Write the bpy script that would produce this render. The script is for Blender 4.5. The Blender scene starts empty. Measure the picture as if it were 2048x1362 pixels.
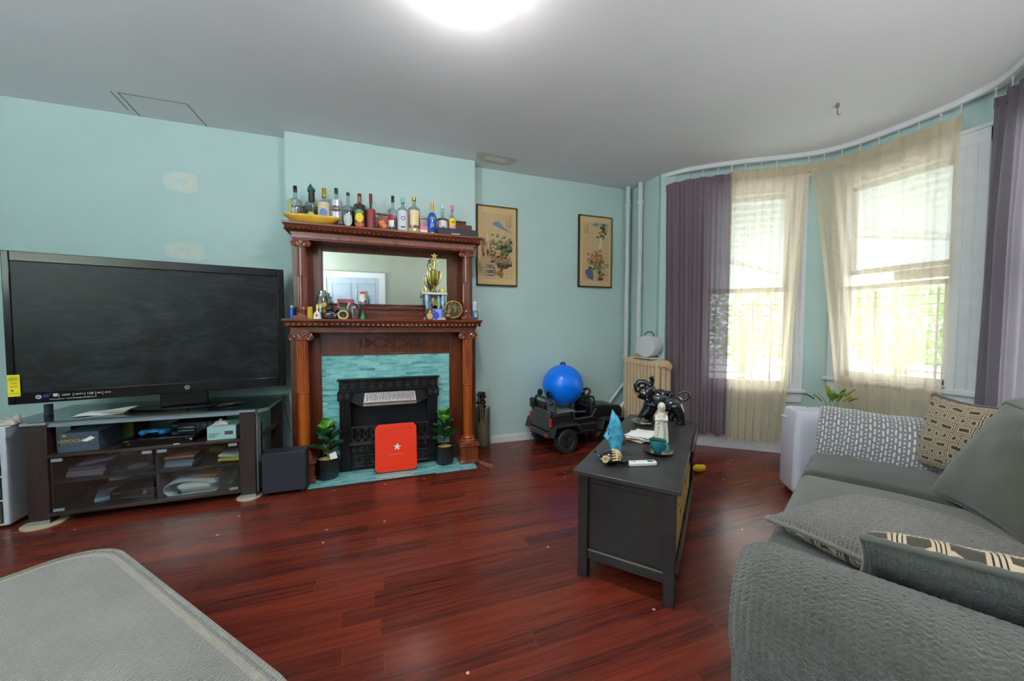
LAMP1 = 60; FILL = 1750; SKY = 5.5; EXPO = 0.84
import bpy, bmesh, math, random
from mathutils import Matrix, Vector, noise as mnoise
random.seed(7)
PI = math.pi
SC = bpy.context.scene
COL = SC.collection
ROOT = {}

def lin(c):
    out = []
    for v in c[:3]:
        v = v / 255.0
        out.append(v / 12.92 if v <= 0.04045 else ((v + 0.055) / 1.055) ** 2.4)
    return (out[0], out[1], out[2], 1.0)

# ------------------------------------------------------------------ materials
class NT:
    def __init__(s, name):
        s.m = bpy.data.materials.new(name); s.m.use_nodes = True
        s.t = s.m.node_tree; s.t.nodes.clear()
        s.out = s.n('ShaderNodeOutputMaterial')
    def n(s, typ, **kw):
        nd = s.t.nodes.new(typ)
        for k, v in kw.items():
            if k.startswith('_'): nd.inputs[k[1:].replace('_', ' ')].default_value = v
            else: setattr(nd, k, v)
        return nd
    def l(s, a, b): s.t.links.new(a, b)
    def math(s, op, a, b=None, c=None):
        nd = s.n('ShaderNodeMath', operation=op)
        for i, v in enumerate((a, b, c)):
            if v is None: continue
            if hasattr(v, 'links') or hasattr(v, 'is_output'): s.l(v, nd.inputs[i])
            else: nd.inputs[i].default_value = v
        return nd.outputs[0]
    def mix(s, fac, a, b):
        nd = s.n('ShaderNodeMix', data_type='RGBA')
        for i, v in ((0, fac), (6, a), (7, b)):
            if hasattr(v, 'is_output'): s.l(v, nd.inputs[i])
            else: nd.inputs[i].default_value = v
        return nd.outputs[2]
    def coord(s, kind='Object', scale=(1, 1, 1), rot=(0, 0, 0)):
        tc = s.n('ShaderNodeTexCoord'); mp = s.n('ShaderNodeMapping')
        mp.inputs['Scale'].default_value = scale; mp.inputs['Rotation'].default_value = rot
        s.l(tc.outputs[kind], mp.inputs['Vector']); return mp.outputs[0]
    def noise(s, vec, scale=5, detail=3, rough=.5, dist=0):
        nd = s.n('ShaderNodeTexNoise'); nd.inputs['Scale'].default_value = scale
        nd.inputs['Detail'].default_value = detail; nd.inputs['Roughness'].default_value = rough
        nd.inputs['Distortion'].default_value = dist
        s.l(vec, nd.inputs['Vector']); return nd.outputs['Fac'], nd.outputs['Color']
    def ramp(s, fac, stops):
        nd = s.n('ShaderNodeValToRGB'); el = nd.color_ramp.elements
        while len(el) < len(stops): el.new(.5)
        for e, (p, c) in zip(el, stops): e.position = p; e.color = c
        s.l(fac, nd.inputs[0]); return nd.outputs[0]
    def bump(s, h, strength=.3, dist=.01):
        nd = s.n('ShaderNodeBump'); nd.inputs['Strength'].default_value = strength
        nd.inputs['Distance'].default_value = dist; s.l(h, nd.inputs['Height']); return nd.outputs[0]
    def bsdf(s, col, rough=.5, metal=0, coat=0, normal=None, sheen=0, spec=.5):
        b = s.n('ShaderNodeBsdfPrincipled')
        if hasattr(col, 'is_output'): s.l(col, b.inputs['Base Color'])
        else: b.inputs['Base Color'].default_value = col
        if hasattr(rough, 'is_output'): s.l(rough, b.inputs['Roughness'])
        else: b.inputs['Roughness'].default_value = rough
        b.inputs['Metallic'].default_value = metal; b.inputs['Coat Weight'].default_value = coat
        b.inputs['Coat Roughness'].default_value = .08
        b.inputs['Sheen Weight'].default_value = sheen; b.inputs['Specular IOR Level'].default_value = spec
        if normal is not None: s.l(normal, b.inputs['Normal'])
        return b
    def done(s, sh):
        s.l(sh.outputs[0], s.out.inputs['Surface']); return s.m

_mc = {}
def mat(name, col, rough=.5, metal=0, coat=0, var=.06, vs=8, bump=0, bs=60, sheen=0, spec=.5):
    if name in _mc: return _mc[name]
    t = NT(name); v = t.coord()
    f, _ = t.noise(v, vs, 4)
    c = lin(col); k0 = 1 - var; k1 = 1 + var
    colr = t.ramp(f, [(.3, (c[0] * k0, c[1] * k0, c[2] * k0, 1)), (.7, (min(1, c[0] * k1), min(1, c[1] * k1), min(1, c[2] * k1), 1))])
    nrm = None
    if bump:
        g, _ = t.noise(v, bs, 3); nrm = t.bump(g, bump, .004)
    m = t.done(t.bsdf(colr, rough, metal, coat, nrm, sheen, spec)); _mc[name] = m
    return m

def glass(name, tint=(255, 255, 255), refl=.12, rough=.03):
    if name in _mc: return _mc[name]
    t = NT(name); tr = t.n('ShaderNodeBsdfTransparent'); tr.inputs[0].default_value = lin(tint)
    gl = t.n('ShaderNodeBsdfGlossy'); gl.inputs['Roughness'].default_value = rough
    lw = t.n('ShaderNodeLayerWeight'); lw.inputs[0].default_value = .25
    f = t.math('MULTIPLY', lw.outputs['Facing'], .75); f = t.math('ADD', f, refl * .4)
    mx = t.n('ShaderNodeMixShader'); t.l(f, mx.inputs[0]); t.l(tr.outputs[0], mx.inputs[1]); t.l(gl.outputs[0], mx.inputs[2])
    m = t.done(mx); _mc[name] = m; return m

def wood(name, dark, light, axis='x', scale=3, rough=.3, coat=.4, speck=False):
    if name in _mc: return _mc[name]
    t = NT(name); s = {'x': (.25, 3, 3), 'y': (3, .25, 3), 'z': (3, 3, .25)}[axis]
    v = t.coord('Object', s)
    f, _ = t.noise(v, scale * 2, 6, .6, .8)
    g, _ = t.noise(v, scale * 14, 3, .6)
    h = t.math('ADD', t.math('MULTIPLY', f, .7), t.math('MULTIPLY', g, .3))
    c = t.ramp(h, [(.33, lin(dark)), (.62, lin(light))])
    if speck:
        n2, _ = t.noise(t.coord(), 90, 2)
        c = t.mix(t.math('GREATER_THAN', n2, .78), c, lin((190, 110, 60)))
    nrm = t.bump(g, .08, .003)
    m = t.done(t.bsdf(c, rough, 0, coat, nrm)); _mc[name] = m; return m

def emit(name, col, st):
    t = NT(name); e = t.n('ShaderNodeEmission'); e.inputs[0].default_value = lin(col); e.inputs[1].default_value = st
    return t.done(e)

# ------------------------------------------------------------------ mesh builder
class MB:
    def __init__(s): s.bm = bmesh.new(); s.mi = 0; s.uv = s.bm.loops.layers.uv.new('UVMap'); s.X = Matrix.Identity(4)
    def m(s, i): s.mi = i; return s
    def x(s, M): s.X = M; return s
    def v(s, p): return s.bm.verts.new(s.X @ Vector(p))
    def f(s, vs):
        try: fc = s.bm.faces.new(vs)
        except ValueError: return None
        fc.material_index = s.mi; return fc
    def bx(s, x0, x1, y0, y1, z0, z1, R=None):
        c = Vector(((x0 + x1) / 2, (y0 + y1) / 2, (z0 + z1) / 2)); vs = []
        for z in (z0, z1):
            for x, y in ((x0, y0), (x1, y0), (x1, y1), (x0, y1)):
                p = Vector((x, y, z))
                if R is not None: p = c + R @ (p - c)
                vs.append(s.v(p))
        for q in ((3, 2, 1, 0), (4, 5, 6, 7), (0, 1, 5, 4), (1, 2, 6, 5), (2, 3, 7, 6), (3, 0, 4, 7)): s.f([vs[i] for i in q])
        return s
    def bar(s, a, b, w, h=None):
        """square bar from a to b"""
        h = h or w; a = Vector(a); b = Vector(b); d = (b - a).normalized()
        u = d.cross(Vector((0, 0, 1)))
        if u.length < .01: u = Vector((1, 0, 0))
        u.normalize(); w2 = u.cross(d)
        ra = [s.v(a + u * i * w / 2 + w2 * j * h / 2) for i, j in ((-1, -1), (1, -1), (1, 1), (-1, 1))]
        rb = [s.v(b + u * i * w / 2 + w2 * j * h / 2) for i, j in ((-1, -1), (1, -1), (1, 1), (-1, 1))]
        s.f(ra[::-1]); s.f(rb)
        for i in range(4): s.f([ra[i], ra[(i + 1) % 4], rb[(i + 1) % 4], rb[i]])
        return s
    def tube(s, pts, r, seg=8, closed=False, cap=True):
        pts = [Vector(p) for p in pts]; n = len(pts)
        rr = r if isinstance(r, (list, tuple)) else [r] * n
        rings = []; prev = None
        for i, p in enumerate(pts):
            a = pts[i - 1] if (i > 0 or closed) else p
            b = pts[(i + 1) % n] if (i < n - 1 or closed) else p
            t = (b - a).normalized()
            if prev is None:
                u = t.cross(Vector((0, 0, 1)))
                if u.length < .05: u = t.cross(Vector((0, 1, 0)))
            else: u = prev - t * prev.dot(t)
            if u.length < 1e-6: u = t.orthogonal()
            u.normalize(); prev = u; w = t.cross(u)
            rings.append([s.v(p + (u * math.cos(k * 2 * PI / seg) + w * math.sin(k * 2 * PI / seg)) * rr[i]) for k in range(seg)])
        m = n if closed else n - 1
        for i in range(m):
            A = rings[i]; B = rings[(i + 1) % n]
            for k in range(seg): s.f([A[k], A[(k + 1) % seg], B[(k + 1) % seg], B[k]])
        if cap and not closed: s.f(rings[0][::-1]); s.f(rings[-1])
        return s
    def lathe(s, prof, o=(0, 0, 0), seg=24, M=None, a0=0, a1=2 * PI, flute=0, fn=12):
        o = Vector(o); full = abs(a1 - a0 - 2 * PI) < 1e-6; cnt = seg if full else seg + 1; rings = []
        for r, z in prof:
            if r < 1e-5: 
                p = Vector((0, 0, z)); p = (M @ p if M is not None else p) + o; rings.append([s.v(p)]); continue
            ring = []
            for k in range(cnt):
                a = a0 + (a1 - a0) * k / seg; q = r * (1 - flute * max(0, math.cos(a * fn))) if flute else r
                p = Vector((q * math.cos(a), q * math.sin(a), z)); p = (M @ p if M is not None else p) + o; ring.append(s.v(p))
            rings.append(ring)
        for A, B in zip(rings, rings[1:]):
            for k in range(cnt if full else cnt - 1):
                k2 = (k + 1) % cnt
                if len(A) == 1 and len(B) == 1: continue
                if len(A) == 1: s.f([A[0], B[k2], B[k]])
                elif len(B) == 1: s.f([A[k], A[k2], B[0]])
                else: s.f([A[k], A[k2], B[k2], B[k]])
        return s
    def cyl(s, a, b, r, seg=16): return s.tube([a, b], r, seg)
    def ell(s, c, r, seg=16, R=None, rings=10):
        c = Vector(c); r = Vector(r if isinstance(r, (list, tuple)) else (r, r, r)); G = []
        for i in range(rings + 1):
            th = PI * i / rings
            if i in (0, rings): 
                p = Vector((0, 0, r.z * math.cos(th))); G.append([s.v(c + (R @ p if R is not None else p))]); continue
            ring = []
            for k in range(seg):
                a = 2 * PI * k / seg; p = Vector((r.x * math.sin(th) * math.cos(a), r.y * math.sin(th) * math.sin(a), r.z * math.cos(th)))
                ring.append(s.v(c + (R @ p if R is not None else p)))
            G.append(ring)
        for A, B in zip(G, G[1:]):
            for k in range(seg):
                k2 = (k + 1) % seg
                if len(A) == 1: s.f([A[0], B[k], B[k2]])
                elif len(B) == 1: s.f([A[k2], A[k], B[0]])
                else: s.f([A[k], B[k], B[k2], A[k2]])
        return s
    def prism(s, poly, z0, z1, M=None):
        M = M or Matrix.Identity(4)
        a = [s.v(M @ Vector((x, y, z0))) for x, y in poly]; b = [s.v(M @ Vector((x, y, z1))) for x, y in poly]
        s.f(a[::-1]); s.f(b); n = len(poly)
        for i in range(n): s.f([a[i], a[(i + 1) % n], b[(i + 1) % n], b[i]])
        return s
    def quad(s, a, b, c, d):
        fc = s.f([s.v(a), s.v(b), s.v(c), s.v(d)])
        if fc:
            for lp, q in zip(fc.loops, ((0, 0), (1, 0), (1, 1), (0, 1))): lp[s.uv].uv = q
        return s
    def grid(s, fn, nu, nv, uvf=None, cu=False):
        """fn(u,v)->pos ; uvf(u,v)->uv"""
        V = [[s.v(fn(i / nu, j / nv)) for j in range(nv + 1)] for i in range(nu + (0 if cu else 1))]
        uvf = uvf or (lambda a, b: (a, b))
        for i in range(nu):
            for j in range(nv):
                i2 = (i + 1) % len(V)
                fc = s.f([V[i][j], V[i2][j], V[i2][j + 1], V[i][j + 1]])
                if fc:
                    for lp, (a, b) in zip(fc.loops, ((i, j), (i + 1, j), (i + 1, j + 1), (i, j + 1))): lp[s.uv].uv = uvf(a / nu, b / nv)
        return s
    def build(s, name, mats, parent=None, w=True, bev=0, sub=0, remesh=0, smooth=.6, solid=0, recalc=True, loc=None, rz=0, seg=2):
        bm = s.bm
        if parent is not None:
            R = ROOT[parent]
        else:
            R = Matrix.Translation(loc or (0, 0, 0)) @ Matrix.Rotation(rz, 4, 'Z')
        if w: bm.transform(R.inverted())
        if recalc: bmesh.ops.recalc_face_normals(bm, faces=bm.faces)
        for fc in bm.faces: fc.smooth = bool(smooth)
        if smooth:
            for e in bm.edges:
                if len(e.link_faces) == 2 and e.calc_face_angle(0) > smooth: e.smooth = False
        me = bpy.data.meshes.new(name); bm.to_mesh(me); bm.free()
        for mm in (mats if isinstance(mats, (list, tuple)) else [mats]): me.materials.append(mm)
        o = bpy.data.objects.new(name, me); COL.objects.link(o)
        if parent is not None:
            o.parent = parent; ROOT[o] = R
        else:
            o.matrix_world = R; ROOT[o] = R
        if remesh:
            md = o.modifiers.new('Remesh', 'REMESH'); md.mode = 'VOXEL'; md.voxel_size = remesh; md.use_smooth_shade = True
            md = o.modifiers.new('Smooth', 'SMOOTH'); md.factor = .6; md.iterations = 4
        if solid:
            md = o.modifiers.new('Solid', 'SOLIDIFY'); md.thickness = solid; md.offset = 0
        if bev:
            md = o.modifiers.new('Bevel', 'BEVEL'); md.width = bev; md.segments = seg; md.limit_method = 'ANGLE'; md.angle_limit = .7
            md.harden_normals = False
        if sub:
            md = o.modifiers.new('Sub', 'SUBSURF'); md.levels = sub; md.render_levels = sub
        return o

def tag(o, label=None, cat=None, group=None, kind=None):
    if label: o['label'] = label
    if cat: o['category'] = cat
    if group: o['group'] = group
    if kind: o['kind'] = kind
    return o
def thing(name, label, cat, loc=(0, 0, 0), rz=0, group=None):
    o = bpy.data.objects.new(name, None); COL.objects.link(o); o.empty_display_size = .05
    R = Matrix.Translation(loc) @ Matrix.Rotation(rz, 4, 'Z'); o.matrix_world = R; ROOT[o] = R
    return tag(o, label, cat, group)
def struct(o): o['kind'] = 'structure'; return o

def text_mb(mb, txt, size, M, depth=.0006, align='CENTER'):
    """flat lettering as mesh, placed by matrix M (x right, y up)"""
    cu = bpy.data.curves.new('t', 'FONT'); cu.body = txt; cu.size = size; cu.align_x = align; cu.align_y = 'CENTER'
    cu.resolution_u = 2; cu.extrude = depth / 2
    ob = bpy.data.objects.new('t', cu); COL.objects.link(ob)
    dg = bpy.context.evaluated_depsgraph_get(); me = bpy.data.meshes.new_from_object(ob.evaluated_get(dg))
    me.transform(M); b2 = bmesh.new(); b2.from_mesh(me)
    vm = {v: mb.v(v.co) for v in b2.verts}
    for fc in b2.faces: mb.f([vm[v] for v in fc.verts])
    b2.free(); bpy.data.objects.remove(ob); bpy.data.meshes.remove(me); bpy.data.curves.remove(cu)
    return mb
def XY(o, xax, yax):
    """matrix with local x,y axes along xax,yax"""
    x = Vector(xax).normalized(); y = Vector(yax).normalized(); z = x.cross(y)
    return Matrix(((x.x, y.x, z.x, o[0]), (x.y, y.y, z.y, o[1]), (x.z, y.z, z.z, o[2]), (0, 0, 0, 1)))
def rotX(a): return Matrix.Rotation(a, 3, 'X')
def rotY(a): return Matrix.Rotation(a, 3, 'Y')
def rotZ(a): return Matrix.Rotation(a, 3, 'Z')
def star(n, R, r, a0=PI / 2):
    return [((R if i % 2 == 0 else r) * math.cos(a0 + i * PI / n), (R if i % 2 == 0 else r) * math.sin(a0 + i * PI / n)) for i in range(2 * n)]
def spiral(c, r0, r1, turns, ax, ay, n=24, a0=0):
    c = Vector(c); ax = Vector(ax); ay = Vector(ay)
    return [c + (ax * math.cos(a0 + turns * 2 * PI * i / n) + ay * math.sin(a0 + turns * 2 * PI * i / n)) * (r0 + (r1 - r0) * i / n) for i in range(n + 1)]
def rrect(x0, x1, y0, y1, r, n=5):
    out = []
    for cx, cy, a in ((x1 - r, y1 - r, 0), (x0 + r, y1 - r, PI / 2), (x0 + r, y0 + r, PI), (x1 - r, y0 + r, 3 * PI / 2)):
        for i in range(n + 1): out.append((cx + r * math.cos(a + PI / 2 * i / n), cy + r * math.sin(a + PI / 2 * i / n)))
    return out
# ================================================================== room shell
WALL = mat('wall_paint', (184, 209, 206), .55, var=.025, vs=2.5, bump=.03, bs=180)
CEIL = mat('ceiling_paint', (220, 221, 224), .8, var=.02, vs=2)
WHITE = mat('white_trim_paint', (222, 224, 226), .35, var=.04, vs=10)
SAGE = mat('back_wall_paint', (158, 166, 150), .6, var=.03)
H = 3.03
def floor_mat():
    t = NT('cherry_plank_floor'); tc = t.n('ShaderNodeTexCoord'); sx = t.n('ShaderNodeSeparateXYZ'); t.l(tc.outputs['Object'], sx.inputs[0])
    X, Y_ = sx.outputs[0], sx.outputs[1]; W = .094; L = 1.15
    r = t.math('DIVIDE', Y_, W); row = t.math('FLOOR', r)
    wn = t.n('ShaderNodeTexWhiteNoise', noise_dimensions='1D'); t.l(row, wn.inputs['W'])
    xs = t.math('ADD', t.math('DIVIDE', X, L), t.math('MULTIPLY', wn.outputs[0], 7.3)); ci = t.math('FLOOR', xs)
    cb = t.n('ShaderNodeCombineXYZ'); t.l(row, cb.inputs[0]); t.l(ci, cb.inputs[1])
    wn2 = t.n('ShaderNodeTexWhiteNoise', noise_dimensions='2D'); t.l(cb.outputs[0], wn2.inputs['Vector'])
    # grain
    cb2 = t.n('ShaderNodeCombineXYZ'); t.l(t.math('ADD', t.math('MULTIPLY', X, 1.3), t.math('MULTIPLY', wn2.outputs[0], 31)), cb2.inputs[0])
    t.l(t.math('MULTIPLY', Y_, 26), cb2.inputs[1]); t.l(t.math('MULTIPLY', wn2.outputs[0], 17), cb2.inputs[2])
    g, _ = t.noise(cb2.outputs[0], 1.9, 6, .65, .3)
    base = t.ramp(wn2.outputs[0], [(0, lin((56, 26, 24))), (.5, lin((92, 36, 28))), (1, lin((132, 52, 34)))])
    gr = t.ramp(g, [(.32, lin((50, 20, 18))), (.62, lin((122, 48, 32)))])
    c = t.mix(.55, base, gr)
    fx = t.math('FRACT', xs); fy = t.math('FRACT', r)
    ex = t.math('LESS_THAN', t.math('MULTIPLY', t.math('MINIMUM', fx, t.math('SUBTRACT', 1, fx)), L), .0016)
    ey = t.math('LESS_THAN', t.math('MULTIPLY', t.math('MINIMUM', fy, t.math('SUBTRACT', 1, fy)), W), .0011)
    e = t.math('MAXIMUM', ex, ey)
    c = t.mix(t.math('MULTIPLY', e, .4), c, lin((130, 70, 52)))
    vo = t.n('ShaderNodeTexVoronoi', voronoi_dimensions='2D'); vo.inputs['Scale'].default_value = 3.2; t.l(t.coord('Object'), vo.inputs['Vector'])
    sp = t.n('ShaderNodeSeparateXYZ'); t.l(vo.outputs['Color'], sp.inputs[0])
    fl = t.math('MULTIPLY', t.math('LESS_THAN', vo.outputs['Distance'], .022), t.math('GREATER_THAN', sp.outputs[0], .72))
    c = t.mix(fl, c, lin((206, 160, 138)))
    return t.done(t.bsdf(c, .24, 0, 0, None, 0, .38))
foot = [(-3.3, 3.885), (-3.3, -1.8), (2.955, -1.8), (2.955, .347), (4.20, 1.33), (4.20, 2.378), (2.955, 3.361), (2.955, 3.885)]
foot_out = [(-3.45, 4.03), (-3.45, -1.95), (3.1, -1.95), (3.1, .28), (4.36, 1.26), (4.36, 2.455), (3.1, 3.44), (3.1, 4.03)]
struct(MB().prism(foot_out, -.12, 0).build('floor', floor_mat()))
mc = MB().prism(foot_out, H, H + .12)
struct(mc.build('ceiling', CEIL))
def wallbx(name, *a, m=WALL):
    return struct(MB().bx(*a).build(name, m))
wallbx('wall_back', -3.45, 3.1, 3.885, 4.03, 0, H)
wallbx('wall_left', -3.45, -3.3, -1.95, 3.885, 0, H)
wallbx('wall_front', -3.3, 3.1, -1.95, -1.8, 0, H, m=SAGE)
wallbx('wall_right', 2.955, 3.1, -1.8, .30, 0, H)
wallbx('wall_corner', 2.955, 3.1, 3.40, 3.885, 0, H)
wallbx('wall_chimney', -.812, .906, 3.745, 3.885, 0, H)
# skim-coat patches painted on the wall / ceiling
def blob(mb, cx, cz, rx, rz, y, n=40, jit=.12, hole=None):
    pts = []
    for i in range(n):
        a = 2 * PI * i / n; k = 1 + jit * math.sin(3 * a + cx * 9) * .5 + random.uniform(-jit, jit) * .5
        c, s_ = math.cos(a), math.sin(a); q = (abs(c) ** 4 + abs(s_) ** 4) ** -.25
        pts.append((cx + rx * c * q * k, cz + rz * s_ * q * k))
    if not hole:
        mb.f([mb.v((p[0], y, p[1])) for p in pts]); return
    inner = [(cx + hole[0] * math.cos(2 * PI * i / n) * (abs(math.cos(2 * PI * i / n)) ** 4 + abs(math.sin(2 * PI * i / n)) ** 4) ** -.25,
              cz + hole[1] * math.sin(2 * PI * i / n) * (abs(math.cos(2 * PI * i / n)) ** 4 + abs(math.sin(2 * PI * i / n)) ** 4) ** -.25) for i in range(n)]
    A = [mb.v((p[0], y, p[1])) for p in pts]; B = [mb.v((p[0], y, p[1])) for p in inner]
    for i in range(n): mb.f([A[i], A[(i + 1) % n], B[(i + 1) % n], B[i]])
SP1 = mat('skim_coat_light', (200, 218, 216), .8, var=.03, vs=20)
SP2 = mat('skim_coat_cream', (214, 218, 208), .8, var=.05, vs=25)
m = MB(); blob(m, -1.612, 2.535, .118, .085, 3.8842); m.m(1); blob(m, -1.612, 2.54, .09, .066, 3.8836, hole=(.045, .03))
tag(m.build('wall_patch', [SP1, SP2], loc=(-1.61, 3.884, 2.535)), 'upper pale spackled patch on the teal wall above the television', 'wall patch')
m = MB(); blob(m, -1.60, 1.955, .135, .075, 3.8842); m.m(1); blob(m, -1.6, 1.955, .1, .06, 3.8836, hole=(.04, .028))
tag(m.build('wall_patch', [SP1, SP2], loc=(-1.6, 3.884, 1.95)), 'lower cream spackled patch just above the television top edge', 'wall patch')
RING = mat('stained_plaster', (204, 198, 180), .8, var=.06, vs=30)
m = MB(); m.x(Matrix(((1, 0, 0, 0), (.05, 0, 1, 0), (0, -1, 0, 0), (0, 0, 0, 1))))
blob(m, 1.10, 3.58, .21, .095, -3.0285, hole=(.115, .045)); 
tag(m.build('ceiling_patch', [RING], loc=(1.1, 3.63, 3.029)), 'beige stained ring patch on the ceiling near the chimney breast', 'ceiling patch')
LINE = mat('panel_seam', (120, 118, 112), .8)
m = MB()
P4 = [(-1.83, 3.545), (-1.42, 3.545), (-1.42, 3.88), (-1.865, 3.88)]
for a, b in ((0, 1), (1, 2), (3, 0)): m.bar((*P4[a], 3.0285), (*P4[b], 3.0285), .005, .003)
m.bar((-1.87, 3.545, 3.0285), (-1.9, 3.8, 3.0285), .003, .003)
tag(m.build('access_panel', LINE, loc=(-1.6, 3.7, 3.029)), 'square access panel outlined in the ceiling above the television wall', 'ceiling panel')
m = MB(); m.bx(3.29, 3.31, 1.86, 1.875, 3.0, 3.03); m.tube([(3.30, 1.867, 3.0), (3.30, 1.867, 2.955), (3.31, 1.86, 2.945), (3.322, 1.855, 2.955)], .0045, 6)
tag(m.build('ceiling_hook', mat('old_hook_metal', (150, 150, 150), .4, .6), loc=(3.3, 1.87, 3.0)), 'small metal hook in the ceiling in front of the bay window', 'hook')

def base_strip(name, pts, h=.09, t=.016, m=WHITE):
    mb = MB()
    for a, b in zip(pts, pts[1:]):
        a = Vector((*a, 0)); b = Vector((*b, 0)); d = (b - a).normalized(); n = Vector((d.y, -d.x, 0))
        q = [a, b, b + n * t, a + n * t]; mb.prism([(p.x, p.y) for p in q], 0.0, h * .85)
        q = [a, b, b + n * t * .5, a + n * t * .5]; mb.prism([(p.x, p.y) for p in q], h * .85, h)
    return struct(mb.build(name, m, bev=.003))
base_strip('baseboard_back', [(.906, 3.885), (2.955, 3.885)])
base_strip('baseboard_left', [(-3.3, 3.885), (-.812, 3.885)], .09)
base_strip('baseboard_corner', [(2.955, 3.885), (2.955, 3.361)], .12)
base_strip('baseboard_bay', [(2.955, 3.361), (4.20, 2.378), (4.20, 1.33), (2.955, .347)], .16, .022)
base_strip('baseboard_right', [(2.955, .347), (2.955, -1.8)], .12)

# doorway in the wall behind the camera (seen in the mantel mirror)
m = MB(); 
for x0, x1, z0, z1 in ((-1.35, -1.22, 0, 2.42), (-.1, .03, 0, 2.42), (-1.35, .03, 2.42, 2.55)): m.bx(x0, x1, -1.8, -1.77, z0, z1)
struct(m.build('trim_1', WHITE, bev=.004))
DOORW = mat('white_door_paint', (176, 190, 206), .4)
m = MB(); m.bx(-1.22, -.1, -1.8, -1.785, 0, 2.42)
for x0, x1 in ((-1.12, -.72), (-.6, -.2)):
    for z0, z1 in ((.2, 1.0), (1.15, 2.3)):
        m.bx(x0, x1, -1.787, -1.778, z0, z0 + .02).bx(x0, x1, -1.787, -1.778, z1 - .02, z1).bx(x0, x0 + .02, -1.787, -1.778, z0, z1).bx(x1 - .02, x1, -1.787, -1.778, z0, z1)
d = struct(m.build('door_1', DOORW))
MB().ell((-.16, -1.74, 1.0), .03).cyl((-.16, -1.785, 1.0), (-.16, -1.74, 1.0), .012).build('door_handle', mat('brass', (190, 150, 80), .25, 1), d)

# ------------------------------------------------------------------ bay facets with windows
PANE = glass('window_glass', (245, 250, 250), .06)
def facet(wname, nwin, p0, p1, s0, s1, z0, z1, rail, raised=0, casing=(.1, .1), paper=False):
    a = Vector((*p0, 0)); b = Vector((*p1, 0)); L = (b - a).length; d = (b - a).normalized(); n = Vector((-d.y, d.x, 0))  # outward
    X = Matrix(((d.x, n.x, 0, a.x), (d.y, n.y, 0, a.y), (0, 0, 1, 0), (0, 0, 0, 1)))
    if n.dot(Vector((4, 2, 0)) - Vector((3, 2, 0))) < 0: pass
    T = .15; m = MB().x(X)
    m.bx(0, s0, 0, T, 0, H).bx(s1, L, 0, T, 0, H).bx(s0, s1, 0, T, 0, z0).bx(s0, s1, 0, T, z1, H)
    struct(m.build(wname, WALL))
    # window structure
    m = MB().x(X); cl, cr = casing
    m.bx(s0 - cl, s0, -.025, .002, z0 - .04, z1 + .1).bx(s1, s1 + cr, -.025, .002, z0 - .04, z1 + .1)
    m.bx(s0 - cl, s1 + cr, -.028, .002, z1 + .001, z1 + .1).bx(s0 - cl - .012, s1 + cr + .012, -.04, .002, z1 + .1, z1 + .13)
    for k in (.25, .6): m.bx(s0 - cl * k - .012, s0 - cl * k, -.031, -.02, z0, z1).bx(s1 + cr * k, s1 + cr * k + .012, -.031, -.02, z0, z1)
    # jamb liners
    m.bx(s0, s0 + .018, 0, T, z0, z1).bx(s1 - .018, s1, 0, T, z0, z1).bx(s0, s1, 0, T, z1 - .02, z1)
    win = struct(m.build('window_%d' % nwin, WHITE, bev=.003))
    m = MB().x(X); m.bx(s0 - cl - .02, s1 + cr + .02, -.06, .0, z0 - .045, z0 - .012).bx(s0, s1, 0, T, z0 - .012, z0 + .006).bx(s0 - cl, s1 + cr, -.022, 0, z0 - .15, z0 - .045)
    m.build('window_sill', WHITE, win, bev=.004)
    f = .04
    def sash(name, y0, za, zb, bot, top):
        m = MB().x(X); xa, xb = s0 + .018, s1 - .018
        m.bx(xa, xa + f, y0, y0 + .035, za, zb).bx(xb - f, xb, y0, y0 + .035, za, zb).bx(xa, xb, y0, y0 + .035, za, za + bot).bx(xa, xb, y0, y0 + .035, zb - top, zb)
        sa = m.build(name, WHITE, win, bev=.003)
        MB().x(X).bx(xa + f * .7, xb - f * .7, y0 + .014, y0 + .018, za + bot * .7, zb - top * .7).build('window_pane', PANE, sa)
    sash('upper_sash', .095, rail + raised, z1 - .02, .045, .045)
    sash('lower_sash', .055, z0 + .006 + raised * .0, rail + .03, .05, .04)
    if raised:
        pass
    if paper:
        m = MB().x(X).bx((s0 + s1) / 2 - .02, s1 - .05, .09, .093, rail + .05, rail + raised - .005)
        m.build('paper_strip', mat('white_paper', (235, 235, 232), .8), win)
    return X, n
A0, A1, B1, C1 = (2.955, 3.361), (4.20, 2.378), (4.20, 1.33), (2.955, .347)
XA, nA = facet('wall_bay_left', 1, A0, A1, .48, 1.27, .69, 2.72, 1.69)
XB, nB = facet('wall_bay_center', 2, A1, B1, .09, .82, .84, 2.68, 1.68, raised=.14, casing=(.085, .17), paper=True)
XC, nC = facet('wall_bay_right', 3, B1, C1, .2, 1.14, .69, 2.72, 1.69, casing=(.14, .1))
# raised upper sash leaves a narrow lower pane gap: thin bar
m = MB().x(XB); m.bx(.108, .802, .098, .104, 1.70, 1.835)
struct(m.build('window_4', PANE))

# vertical pipes in the corner
PIPE = mat('painted_pipe', (205, 212, 210), .35, var=.04)
def riser(x, y, r, z0, lab):
    t = thing('heating_pipe', lab, 'pipe', (x, y, z0), group=None)
    MB().cyl((x, y, z0), (x, y, 3.03), r, 18).build('pipe_run', PIPE, t)
    MB().lathe([(r, 0), (r + .008, .005), (r + .008, .05), (r, .055)], (x, y, 2.77), 18).build('coupling', PIPE, t)
riser(2.845, 3.80, .028, 0, 'white vertical heating pipe nearest the corner of the two walls')
riser(2.905, 3.645, .030, 0, 'white vertical heating pipe nearer the mauve curtain')
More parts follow.
